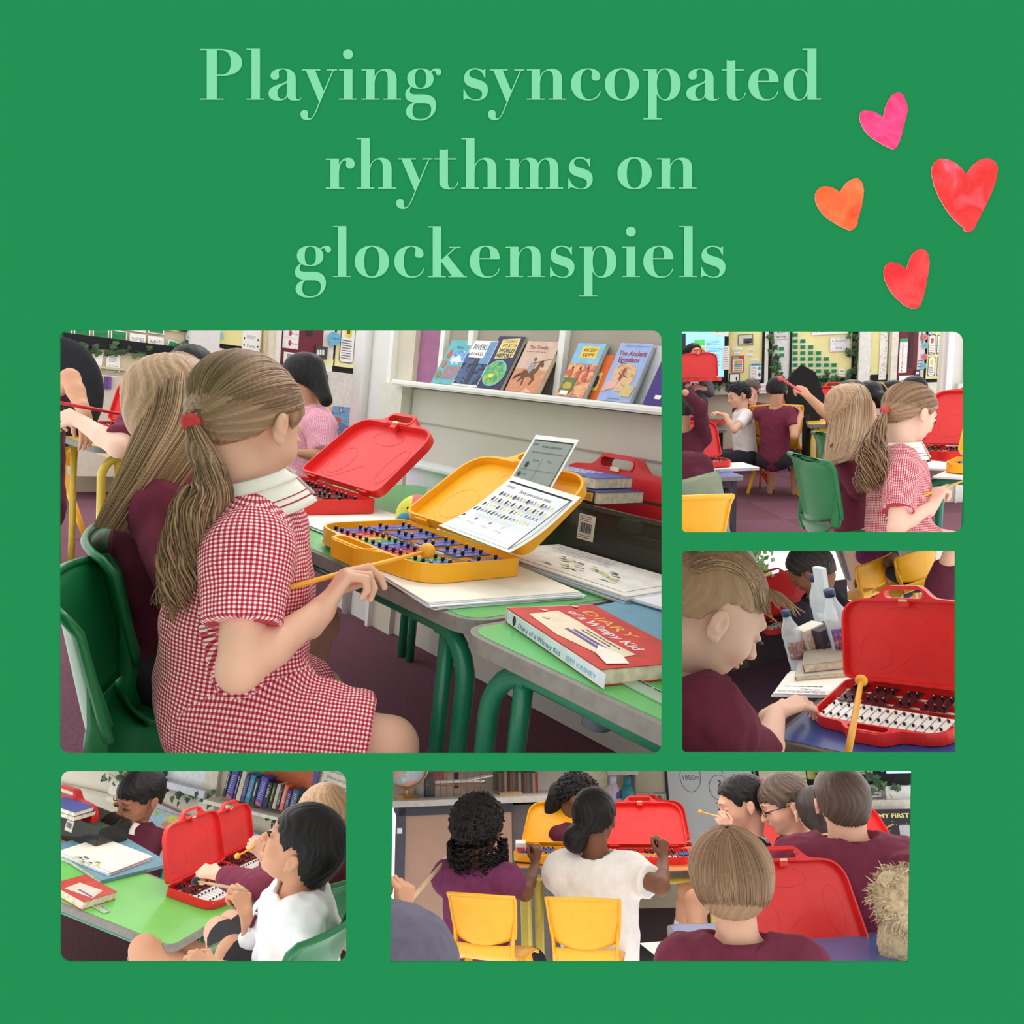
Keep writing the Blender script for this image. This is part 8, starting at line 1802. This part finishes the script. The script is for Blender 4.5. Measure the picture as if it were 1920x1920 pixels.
gold = M((222, 168, 90), .3, .05, metal=.6); mb = MB(); mb.tube([(.128 * math.sin(a), 0, .19 - .128 * math.cos(a)) for a in [PI * k / 14 for k in range(-2, 15)]], .005, gold, 6); mb.tube([(0, 0, 0), (0, 0, .06)], .012, gold, 10); mb.tube([(0, 0, 0), (0, 0, .008)], .07, gold, 24); mb.build('stand', t)
t = thing('wire_tray', 'copper wire letter tray holding white papers on the cupboard', 'letter tray', V5.T(*V5.uv(800, 1499, -.1), -.1)); cop = M((196, 140, 116), .3, .05, metal=.7)
mb = MB()
for z in (0, .075, .15):
    mb.tube([(0, z, 0), (.32, z, 0), (.38, z + .0, -.14), (.05, z, -.14), (0, z, 0)], .0028, cop, 5)
for k in range(9): mb.tube([(.04 * k, 0, 0), (.04 * k, .155, 0)], .0018, cop, 4)
mb.build('wire_frame', t); mb = MB(); mb.box((.2, .092, -.07), (.3, .012, .12), paperm); mb.box((.3, .1, -.05), (.16, .006, .12), paperm, T=Matrix.Rotation(.15, 4, 'Z') @ Matrix.Translation((.03, -.04, 0))); mb.build('papers', t)
for x, l, c in ((778, 'grey patterned pen pot beside the globe', (196, 200, 204)), (797, 'dark chevron pen pot beside the copper tray', (110, 120, 130))):
    mb = MB(); mb.tube([(0, 0, 0), (0, 0, .13)], .035, M(c, .5, .1, 60), 16); o = mb.build('pen_pot'); o.location = v5w(x + 8, 1494, -.2); tag(o, l, 'pot')
for i in range(14):
    x = 935 + 5.3 * i; c = ((110, 96, 84), (84, 72, 70), (150, 136, 116), (60, 54, 56), (120, 80, 70))[i % 5] if i < 13 else (150, 60, 56)
    o = V5.px('file_book', (x, 1449 - (i % 3), x + 5, 1490), -.4, -.2, M(c, .6, .08)); tag(o, ('muted', 'dark', 'tan', 'charcoal', 'brown')[i % 5] + ' file in the shelf row behind the curly haired child' + (', early in the row' if i < 5 else ', mid row' if i < 10 else ', near the red end'), 'book', 'files on the cupboard shelf')
V5.px('flat_book', (938, 1486, 980, 1494), -.35, -.1, M((190, 150, 110))); tag(bpy.data.objects['flat_book'], 'tan book lying flat in front of the files', 'book')
for x, y, x1, y1, c in ((811, 1440, 833, 1470, (196, 120, 120)), (851, 1440, 860, 1478, (60, 70, 90)), (808, 1440, 868, 1488, (206, 196, 176))):
    o = V5.px('notice', (x, y, x1, y1), -.55, -.54 + (.004 if x1 < 860 else .002 if x1 < 865 else 0), M(c)); tag(o, {811: 'faded red notice behind the copper tray', 851: 'narrow navy notice behind the copper tray', 808: 'cream backing sheet behind the copper tray'}[x], 'poster')
# sink area
til = M((206, 200, 176), .35, .04)
for k in range(5): box5('tile', (1190 + 28 * k, 1487, 1217 + 28 * k, 1516), .0, .012, til, ('first', 'second', 'third', 'fourth', 'fifth')[k] + ' cream tile from the pipe behind the sink', 'tile', 'tiles behind the sink')
box5('wall_boxing', (1062, 1400, 1137, 1475), 0, .25, M((216, 208, 180), .5), st=True); box5('window_3', (1086, 1440, 1095, 1462), .25, .26, M((250, 250, 246), .4), st=True); box5('trim_70', (1140, 1440, 1197, 1453), 0, .3, M((208, 204, 192)), st=True)
box5('trim_71', (1062, 1475, 1142, 1530), 0, .2, M((222, 214, 180), .45), st=True)
mb = MB(); pz0, pz1 = W5.uv(1184, 1620, .1), W5.uv(1184, 1440, .1); mb.tube([(pz0[0], pz0[1], .1), (pz1[0], pz1[1], .1)], .022, M((110, 112, 114), .4, .05, metal=.5), 10); mb.tube([(pz0[0] + .03, pz0[1], .07), (pz1[0] + .03, pz1[1], .07)], .012, M((150, 150, 150), .4), 8); o = mb.build('waste_pipe'); o.matrix_world = W5.T(0, 0); tag(o, 'grey pipe running up the wall behind the bottles', 'pipe')
box5('trim_72', (1140, 1518, 1262, 1524), 0, .35, M((150, 150, 146), .3, metal=.4), st=True); box5('sink_unit', (1140, 1524, 1262, 1640), 0, .3, M((110, 108, 104)), 'grey fronted sink unit under the bottles', 'cupboard')
def w5w(x, y, off): u, v = W5.uv(x, y, off); return R5.w(*(W5.foot + W5.e * u + W5.n * off + Vector((0, 0, v))))
mb = MB(); cr = M((170, 166, 160), .2, 0, metal=.8); mb.tube([(0, 0, 0), (0, 0, .1)], .016, cr, 10); mb.tube([(0, 0, .1), (0, -.08, .11), (0, -.09, .07)], .01, cr, 8); mb.box((0, 0, .125), (.08, .012, .012), cr); o = mb.build('tap'); o.location = w5w(1237, 1519, .2); tag(o, 'chrome tap over the sink by the whiteboard', 'tap')
for x, y, h_, r_, c, cc, l in ((1150, 1534, .30, .045, (206, 196, 214), (200, 190, 214), 'pale lilac drinks bottle on the sink top'), (1158, 1552, .26, .05, (196, 206, 212), (110, 70, 150), 'clear bottle with a purple cap on the sink top'), (1176, 1552, .36, .05, (40, 130, 136), (40, 120, 130), 'tall teal drinks bottle on the sink top')):
    t = thing('drinks_bottle', l, 'bottle', Matrix.Translation(w5w(x, y, .3))); mb = MB(); mb.tube([(0, 0, 0), (0, 0, h_ * .7), (0, 0, h_ * .85)], [r_, r_, r_ * .5], M(c, .25, .03, alpha=.75 if c[0] > 190 else 1.), 14); mb.build('bottle_body', t); mb = MB(); mb.tube([(0, 0, h_ * .84), (0, 0, h_)], r_ * .55, M(cc), 12); mb.build('cap', t)
# whiteboard, boards, shelves
t = thing('whiteboard', 'whiteboard with 1800m and a question mark drawn in circles', 'whiteboard', W5.T(0, 0)); W5.px('frame_edge', (1250, 1400, 1417, 1585), .005, .02, M((30, 30, 34)), t)
s = W5.sheet((1254, 1402, 1413, 1583), .002, M((188, 192, 192), .25, .02, 4), .022); ik = M((60, 62, 70)); 
s.text('1800m', .17, .66, .38, ik, size=.08, shear=-.2); s.text('?', .57, .54, .63, ik, size=.17)
for cx, cy, rx, ry in ((.27, .70, .125, .165), (.60, .58, .12, .135)): s.flat([ellipse(cx * s.w, cy * s.h, rx * s.w, ry * s.h, 30), ellipse(cx * s.w, cy * s.h, rx * s.w - .004, ry * s.h - .004, 30)], ik)
s.poly([(.52, .98), (.66, .72), (.665, .725), (.53, .985)], ik); s.done('writing_surface', W5.T(0, 0).inverted() @ s.T, t)
t = thing('display_board', 'cream and yellow boards in black trim above the boys', 'notice board', W5.T(0, 0)); W5.px('border', (1417, 1400, 1716, 1474), .005, .02, blackm, t); W5.px('backing', (1421, 1400, 1509, 1468), .02, .03, M((206, 200, 168)), t); W5.px('backing_yellow', (1511, 1400, 1634, 1460), .02, .03, M((206, 194, 120)), t)
s = W5.sheet((1598, 1436, 1628, 1452), .003, paperm, .032); s.lines(.1, .1, .9, .9, 3, inkm, .3); s.done('notice', s.T, label='white notice at the right of the yellow backing', cat='poster')
s = W5.sheet((1660, 1430, 1712, 1450), .01, M((190, 206, 240), .4, 0, emit=.5), .04); s.rect(-.2, .2, -.1, .7, M((60, 150, 230), .5, 0, emit=.4)); s.done('lit_screen', s.T, label='strip of a lit screen at the upper right corner', cat='screen')
ivy('ivy_garland', 'ivy trailing along the black board trim at the right', [w5w(*p, .08) for p in ((1505, 1460), (1530, 1462), (1600, 1470), (1645, 1460), (1650, 1478), (1672, 1482), (1705, 1490))], size=.07, n=40, spread=.06, seed=8, nrm=R5.R @ W5.n)
box5('wall_shelf_back', (1417, 1474, 1548, 1640), .0, .02, M((150, 130, 110), .7), st=True)
for i, (x, y, x1, y1, c, l) in enumerate(((1503, 1475, 1534, 1506, (196, 110, 70), 'orange folder on the back shelf'), (1506, 1481, 1517, 1492, (40, 70, 130), 'navy card on the orange folder'), (1519, 1481, 1533, 1492, (214, 176, 70), 'yellow card on the orange folder'), (1495, 1512, 1522, 1547, (214, 212, 206), 'white spotted pad leaning on the back shelf'), (1440, 1476, 1470, 1486, (110, 120, 84), 'green box end on the back shelf'))):
    o = box5('folder' if i in (0, 4) else 'card', (x, y, x1, y1), .05 + .012 * (i in (1, 2)), .06 + .014 * (i in (1, 2)), M(c, .6, .2, 120) if i != 3 else M_art(((226, 224, 220), (226, 224, 220), (60, 60, 60)), 60), l, 'stationery', 'things on the back shelf')
s = W5.sheet((1620, 1471, 1661, 1515), .003, M((206, 206, 200)), .03); s.rect(.12, .14, .86, .9, M((232, 232, 236))); s.lines(.18, .2, .8, .8, 4, inkm, .3)
for k in range(6): s.ell(.3 + .1 * k, .07, .03, .03, M(((60, 110, 60), (200, 170, 60), (60, 60, 60))[k % 3]))
s.done('poster', s.T, label='bordered verse poster right of the tall boy', cat='poster')
box5('trim_73', (1661, 1474, 1720, 1500), 0, .1, M((206, 206, 202)), st=True); box5('trim_74', (1610, 1500, 1720, 1518), 0, .16, M((196, 190, 176)), st=True)
s = W5.sheet((1640, 1517, 1712, 1604), .02, M((34, 30, 36)), .2); s.text('MY FIRST', .12, .82, .93, M((214, 206, 130)), size=.13, bold=.03)
s.poly([(.22, .6), (.48, .7), (.5, .67), (.24, .57)], M((200, 150, 60))); s.rr(.62, .3, .9, .66, .01, M((170, 170, 170)))
for k in range(9): s.ell(.1 + .09 * k, .5 + .04 * ((k * 5) % 7), .008, .007, paperm)
s.done('space_book', s.T, label='black first space book standing at the right edge', cat='book')
# tables
def tb5(px, py, z, deg, L, Wd, label, **k): q = R5.hit(px, py, z); return table(R5.T(q.x, q.y, z, math.radians(deg)), L, Wd, z, label, **k)
tb5(962, 1628, .66, -3, 1.05, .6, 'yellow legged table under the yellow glockenspiel lid', top=(206, 140, 70), legs=(206, 184, 80), edge=(96, 104, 110), group='wood topped tables'); 
q = R5.hit(1290, 1638, .66); tb5(1120, 1640, .66, 8, 1.15, .6, 'yellow legged table under the two red lids', top=(206, 140, 84), legs=(200, 180, 70), edge=(92, 84, 80), group='wood topped tables')
def g5(rgb, px, py, D, rz, lid, label, sc=1., col=False): return glock(rgb, Matrix.Translation(P(px, py, D)) @ R5.R.to_4x4() @ Matrix.Rotation(rz, 4, 'Z') @ Matrix.Scale(sc, 4) @ Matrix.Translation((-.21, 0, 0)), lid, label, coloured=col)
g5(YEL, 1035, 1618, 3.55, -.25, 44, 'yellow glockenspiel between the curly haired child and the white shirt', 1.0, True)
g5(RED, 1212, 1624, 3.5, -.12, 42, 'red glockenspiel the white shirted child plays', 1.05)
g5(RED, 1228, 1608, 4.1, -.1, 42, 'second red glockenspiel whose lid rises behind the first', 1.1)
g5(RED, 1375, 1612, 3.9, -.75, 48, 'red case lid seen by the girl with the ponytail', 1.0)
g5(RED, 1675, 1652, 2.9, .12, 48, 'red glockenspiel beyond the tall boy at the right edge', 1.0)
q = R5.hit(1580, 1840, .66)
tb5(1330, 1845, .66, 0, 1.3, .6, 'blue topped table at the bottom under the nearest red case', top=(78, 104, 160), legs=(38, 34, 48), edge=(120, 120, 120), square=True)
g5(RED, 1600, 1862, 2.0, .12, 66, 'nearest red glockenspiel with its tall lid beside the fair haired boy', .98)
paper_stack('paper_sheets', Matrix.Translation(P(1245, 1806, 2.15)) @ R5.R.to_4x4() @ Matrix.Rotation(.2, 4, 'Z'), .16, .2, .004, 'white sheets with small notes at the bottom of the frame', n=2)
mb = MB(); mb.box((0, 0, .03), (.05, .04, .09), paperm); mb.box((0, -.021, .03), (.045, .003, .05), M((214, 90, 100))); o = mb.build('tub'); o.location = P(976, 1606, 3.75); tag(o, 'small red and white tub beside the yellow lid', 'tub')
mb = MB(); mb.box((0, 0, 0), (.13, .04, .022), M((44, 56, 120)), bev=.003); o = mb.build('pencil_tin'); o.location = P(1298, 1604, 3.6); tag(o, 'dark blue tin on the table right of the red lids', 'tin')
# chairs
def k5(px, py, D, rz, label, sc=.66): return chair(Matrix.Translation(P(px, py, D)) @ R5.R.to_4x4() @ Matrix.Rotation(rz, 4, 'Z') @ Matrix.Scale(sc, 4) @ Matrix.Translation((0, .2, -.6)), Yc, label)
k5(903, 1722, 2.75, -.38, 'yellow chair under the curly haired child, light streaming across it'); k5(1094, 1730, 2.7, -.22, 'yellow chair under the child in the white shirt')
# children
kw = dict(h=.008, hh=.0055); kw2 = dict(h=.006, hh=.004)
curls = dict(thick=.10, amp=.012, freq=30, rough=.028, nape=-.52, ear=-.3, side=-.1, drop=-.1)
c5 = kid(R5, 'child with a mass of black curls in a purple maroon shirt on a yellow chair', 'dark', (897, 1552, 3.1), (.35, .93, -.1), (.35, .93, 0), 'black', M((116, 52, 92), .9, .08), dict(r=((985, 1675, 3.0), (1003, 1622, 3.2)), l=((855, 1660, 3.2), None)), H=.235, hstyle=curls, hands=[dict(a='r', d=(.2, .2, .9), n=(.6, -.7, 0), t=-1, curl=(1.2, 1.3, 1.4, 1.4), sc=.85, h=.0035)], legs=True, off=.02, bottom=M((40, 44, 52), .9), torso=.42, **kw)
beater(P(1006, 1612, 3.25), P(1012, 1588, 3.35), 'short beater upright in the curly haired child\'s fist', r=.004, head=.008, rgb=(120, 110, 100))
rd = np.random.RandomState(3); G = []
for i in range(260):
    a_ = rd.rand() * 6.28; d0 = np.array([.5 * math.cos(a_), -.1 + .42 * math.sin(a_), -.25 - .3 * rd.rand()]); 
    if d0[1] > .25: continue
    t_ = np.linspace(0, 1, 14); crl = np.stack([d0[0] + .05 * np.cos(t_ * 14 + i), d0[1] + .05 * np.sin(t_ * 14 + i), d0[2] + .1 - .22 * t_], 1); G.append(c5.c + (crl * c5.H) @ c5.B.T)
strands('curl_ends', c5.root, c5.base, G, hair_mat('black'), r=.003)
w5_ = kid(R5, 'child in a white shirt with black hair in a low bunch, back to the viewer', 'dark', (1116, 1532, 3.1), (.45, .88, -.25), (.25, .96, 0), 'black', whitec, dict(r=((1240, 1662, 2.85), (1243, 1612, 3.1)), l=((1040, 1660, 3.1), None)), H=.215, hstyle=dict(thick=.06, nape=-.22, extra=lambda f, g_, B, H: (f.ell(g_(-.25, -.45, -.35), [.24 * H] * 3, None, .03), f.cone(g_(-.2, -.5, -.3), g_(-.2, -.5, -.5), .16 * H, .08 * H, .02))), hands=[dict(a='r', d=(.1, .3, .9), n=(.5, -.8, .1), t=-1, curl=(1.3, 1.3, 1.4, 1.4), sc=.85, h=.0035)], legs=True, off=.03, bottom=M((30, 32, 38), .9), q=1.1, torso=.42, **kw)
beater(P(1238, 1604, 3.12), P(1178, 1600, 3.3), 'yellow beater low over the red tray by the white shirted child', r=.004, head=.010)
kid(R5, 'girl with braided updo and white hair slide behind the white shirt', 'dark', (1085, 1494, 4.0), (.75, -.3, -.3), (.6, -.7, 0), 'black', maroond, {}, H=.22, hstyle=dict(thick=.08, rough=.03, extra=lambda f, g_, B, H: (f.ell(g_(-.1, -.55, -.1), [.2 * H] * 3, None, .02), f.cone(g_(0, -.5, -.3), g_(-.2, -.5, -1.1), .2 * H, .22 * H, .03))), collar=whitec, **kw)
def bunch(f, g_, B, H): f.ell(g_(0, -.58, .12), [.12 * H, .12 * H, .12 * H], None, .01); f.ell(g_(0, -.66, -.05), [.17 * H] * 3, None, .02); f.cone(g_(0, -.64, -.1), g_(0, -.55, -.55), .13 * H, .1 * H, .02)
p5 = kid(R5, 'girl in profile with sleek black hair, ponytail and dark pinafore', 'light', (1392, 1506, 3.25), (-.93, -.05, -.3), (-.9, .3, 0), 'black', M((40, 40, 44), .9), dict(l=((1385, 1610, 3.1), (1368, 1560, 3.1))), H=.225, hstyle=dict(thick=.045, nape=-.3, extra=bunch), collar=whitec, eyes=dict(lid=.2), hands=[dict(a='l', d=(-.5, 0, .8), n=(0, -.9, 0), t=1, curl=(1, 1.1, 1.2, 1.2), sc=.8, h=.0035)], sleeve=.3, **kw)
mb = MB(); mb.ball(Vector(p5.c + p5.B @ (np.array([0, -.52, .22]) * p5.H) - p5.base), .02, M((196, 30, 70), .8, .1)); mb.build('scrunchie', p5.root)
beater(P(1372, 1538, 3.15), P(1313, 1522, 3.5), 'yellow beater raised by the girl with the ponytail', r=.0035, head=.010)
gb = kid(R5, 'boy in glasses and a maroon polo in profile', 'light', (1470, 1507, 3.15), (-.93, -.1, -.35), (-.85, .4, 0), 'brown', maroond, {}, H=.22, hstyle=dict(thick=.06, front=.18, nape=-.26), eyes=dict(lid=.3), **kw)
mb = MB(); GB = Matrix(gb.B.tolist()).to_4x4(); gc = Matrix.Translation(Vector(gb.c - gb.base))
for sx in (-1, 1): mb.tube([(sx * .033 + .022 * math.cos(a), .105, .004 + .016 * math.sin(a)) for a in [2 * PI * k / 12 for k in range(12)]], .0016, blackm, 4, T=gc @ GB, closed=True); mb.tube([(sx * .056, .10, .008), (sx * .082, 0, .0)], .0016, blackm, 4, T=gc @ GB)
mb.build('glasses', gb.root)
kid(R5, 'child with cropped dark hair half hidden by the tall boy', 'fair', (1530, 1524, 3.0), (.15, .97, -.2), (.1, .97, 0), 'dark', maroond, {}, H=.205, hstyle=dict(thick=.02, nape=-.3, amp=.003, stripe=.2), **kw)
big = kid(R5, 'tall boy with short brown hair and a wide maroon polo, back to the viewer', 'light', (1578, 1502, 2.6), (.12, .98, -.12), (.1, .98, 0), 'brown', maroon, dict(r=((1712, 1660, 2.3), None), l=((1490, 1690, 2.55), None)), H=.225, hstyle=dict(thick=.05, nape=-.24, ear=.12, amp=.005, stripe=.4), off=.035, sleeve=.8, q=1.32, neck=.12, collar=maroond, **kw2)
fb = kid(R5, 'fair haired boy nearest the viewer in a maroon polo, back turned', 'light', (1373, 1650, 1.78), (.30, .93, -.12), (.12, .98, 0), 'dblonde', maroon, dict(r=((1520, 1880, 1.7), None), l=((1235, 1880, 1.75), None)), H=.215, hstyle=dict(thick=.05, front=.1, nape=-.24, ear=.02, side=-.1, amp=.005, freq=90, h=.003, stripe=.3, jag=.3), off=.02, neck=.15, collar=maroon, h=.005, hh=.0035)
rd = np.random.RandomState(8); G = []
for i in range(2600):
    ph = rd.rand() * 6.283; R_ = np.array([.455, .55, .47]); cen = np.array([0, -.06, .13]); tm_ = 1.4 + 1.05 * rd.rand() - .35 * max(0, math.sin(ph)); m = 18; th = np.linspace(.05 + .5 * rd.rand(), tm_, m)
    hr = np.where(th > 1.5, 1 - .25 * (th - 1.5) ** 2, np.sin(th)); pp_ = np.stack([hr * math.cos(ph) * R_[0], hr * math.sin(ph) * R_[1] - .10 * np.cos(th), np.cos(th) * R_[2]], 1) + cen; pp_ *= 1 + .004 * rd.randn(); G.append(fb.c + (pp_ * fb.H) @ fb.B.T)
strands('combed_hair', fb.root, fb.base, G, hm, r=.0010)
# legs of a child beyond the table, person at the lower left, teddy
lg = Person('child with crossed bare legs, white frilled sock and dark shoe under the table', 'tan', (1310, 1800, 3.3), dict(pe=(1400, 1640, 3.4), lh=(1380, 1650, 3.5), lk=(1290, 1665, 3.4), la=(1277, 1740, 3.4), rh=(1380, 1670, 3.3), rk=(1305, 1690, 3.2), ra=(1312, 1830, 3.2)), h=.007); lg.sw = .26; lg.TB = np.eye(3); lg.fw = np.array([-.5, 0, -.8]); lg.body(torso=False, head=False, arms='', legs=True); lg.sock('l', t=.8); lg.shoe('l', dirn=(-.3, -.4, -.6), ln=.12)
lp = kid(R5, 'person at the lower left corner in grey purple, holding a long pole', 'tan', (645, 1705, 2.2), (.3, .9, 0), (.3, .95, 0), 'dark', M((96, 92, 110), .9, .06), dict(r=((742, 1790, 2.3), (757, 1722, 2.4))), sleeve=.9, off=.10, q=1.5, neck=.06, hands=[dict(a='r', d=(0, .3, .9), n=(.6, -.7, 0), t=-1, curl=(1, 1.1, 1.2, 1.3), sc=.8, h=.0035)], **kw)
t = thing('pole', 'long thin wooden pole slanting across the buff cupboard', 'pole', Matrix.Translation(P(757, 1702, 2.5))); mb = MB(); d_5 = P(852, 1594, 3.3) - P(757, 1702, 2.5); mb.tube([(0, 0, 0), tuple(d_5)], .008, M((206, 176, 140), .5, .1), 8); mb.build('rod', t); mb = MB(); mb.ball(tuple(d_5), .026, M((214, 178, 130), .7)); mb.tube([tuple(d_5 * .72), tuple(d_5 * .80)], .011, paperm, 8); mb.build('rod_tip', t)
f = Field(P(1690, 1680, 2.1) - Vector((.16, .16, .2)), P(1690, 1680, 2.1) + Vector((.16, .16, .16)), .005)
tc_ = np.array(P(1706, 1690, 2.1)); f.ell(tc_, [.095, .09, .085], None, .02); f.ell(tc_ + [.02, -.08, -.02], [.05, .04, .04], None, .02); f.ell(tc_ + [-.055, 0, .05], [.035, .025, .035], None, .01); f.ell(tc_ + [0, .01, -.13], [.08, .07, .09], None, .02)
X, Y, Z = np.broadcast_arrays(*f.grid(tuple(slice(0, n) for n in f.n))); f.a = f.a + (.004 * np.sin(X * 380 + 3 * np.sin(Z * 200)) * np.sin(Z * 350 + 2 * np.sin(Y * 260))).astype(np.float32)
t = thing('teddy', 'shaggy cream teddy bear peeping round the nearest red lid', 'teddy bear', Matrix.Translation(Vector(tc_))); v, q_ = f.mesh(); o = np_object('body', [(v, q_)], [M((206, 184, 148), .95, .12, 80, bump=.6)], t, tc_)
rd = np.random.RandomState(6); G = []
for i in range(900):
    d = nz(rd.randn(3)); p0 = tc_ + d * [.092, .088, .083]; G.append(np.array([p0, p0 + d * .012 + rd.randn(3) * .003, p0 + d * .018 + rd.randn(3) * .008 + [0, 0, -.006]]))
strands('fur_tufts', t, tc_, G, M_attr(((0, (180, 154, 118)), (.5, (214, 192, 158)), (1, (236, 220, 190))), .9, .1), r=.0022)
mb = MB(); mb.ball((.03, -.115, -.012), .012, blackm); mb.ball((-.012, -.085, .02), .007, blackm); mb.build('nose_and_eyes', t)
trim(room_objects(BEFORE), (712, 1436, 1727, 1822))
# ---------------------------------------------------------------- white partitions between the openings
def part(a, b, d0=.80, d1=7.5):
    mb = MB(); A, B_, C_, D_ = P(*a, d0), P(*b, d0), P(*b, d1), P(*a, d1); n = (B_ - A).cross(D_ - A).normalized() * .002; o0 = A.copy()
    vs = [p - o0 + n * s_ for s_ in (-1, 1) for p in (A, B_, C_, D_)]; mb.add(vs, [(3, 2, 1, 0), (4, 5, 6, 7), (0, 1, 5, 4), (1, 2, 6, 5), (2, 3, 7, 6), (3, 0, 4, 7)], M((236, 234, 230), .9, .02, 3)); o = mb.build('wall_partition'); o.location = o0; struct(o)
for a, b, d1 in (((1260, 590), (1260, 1428), 9.4), ((1262, 1015.5), (1830, 1015.5), 9.4), ((80, 1429), (1725, 1429), 7.6), ((700, 1431), (700, 1840), 6.6)): part(a, b, d1=d1)
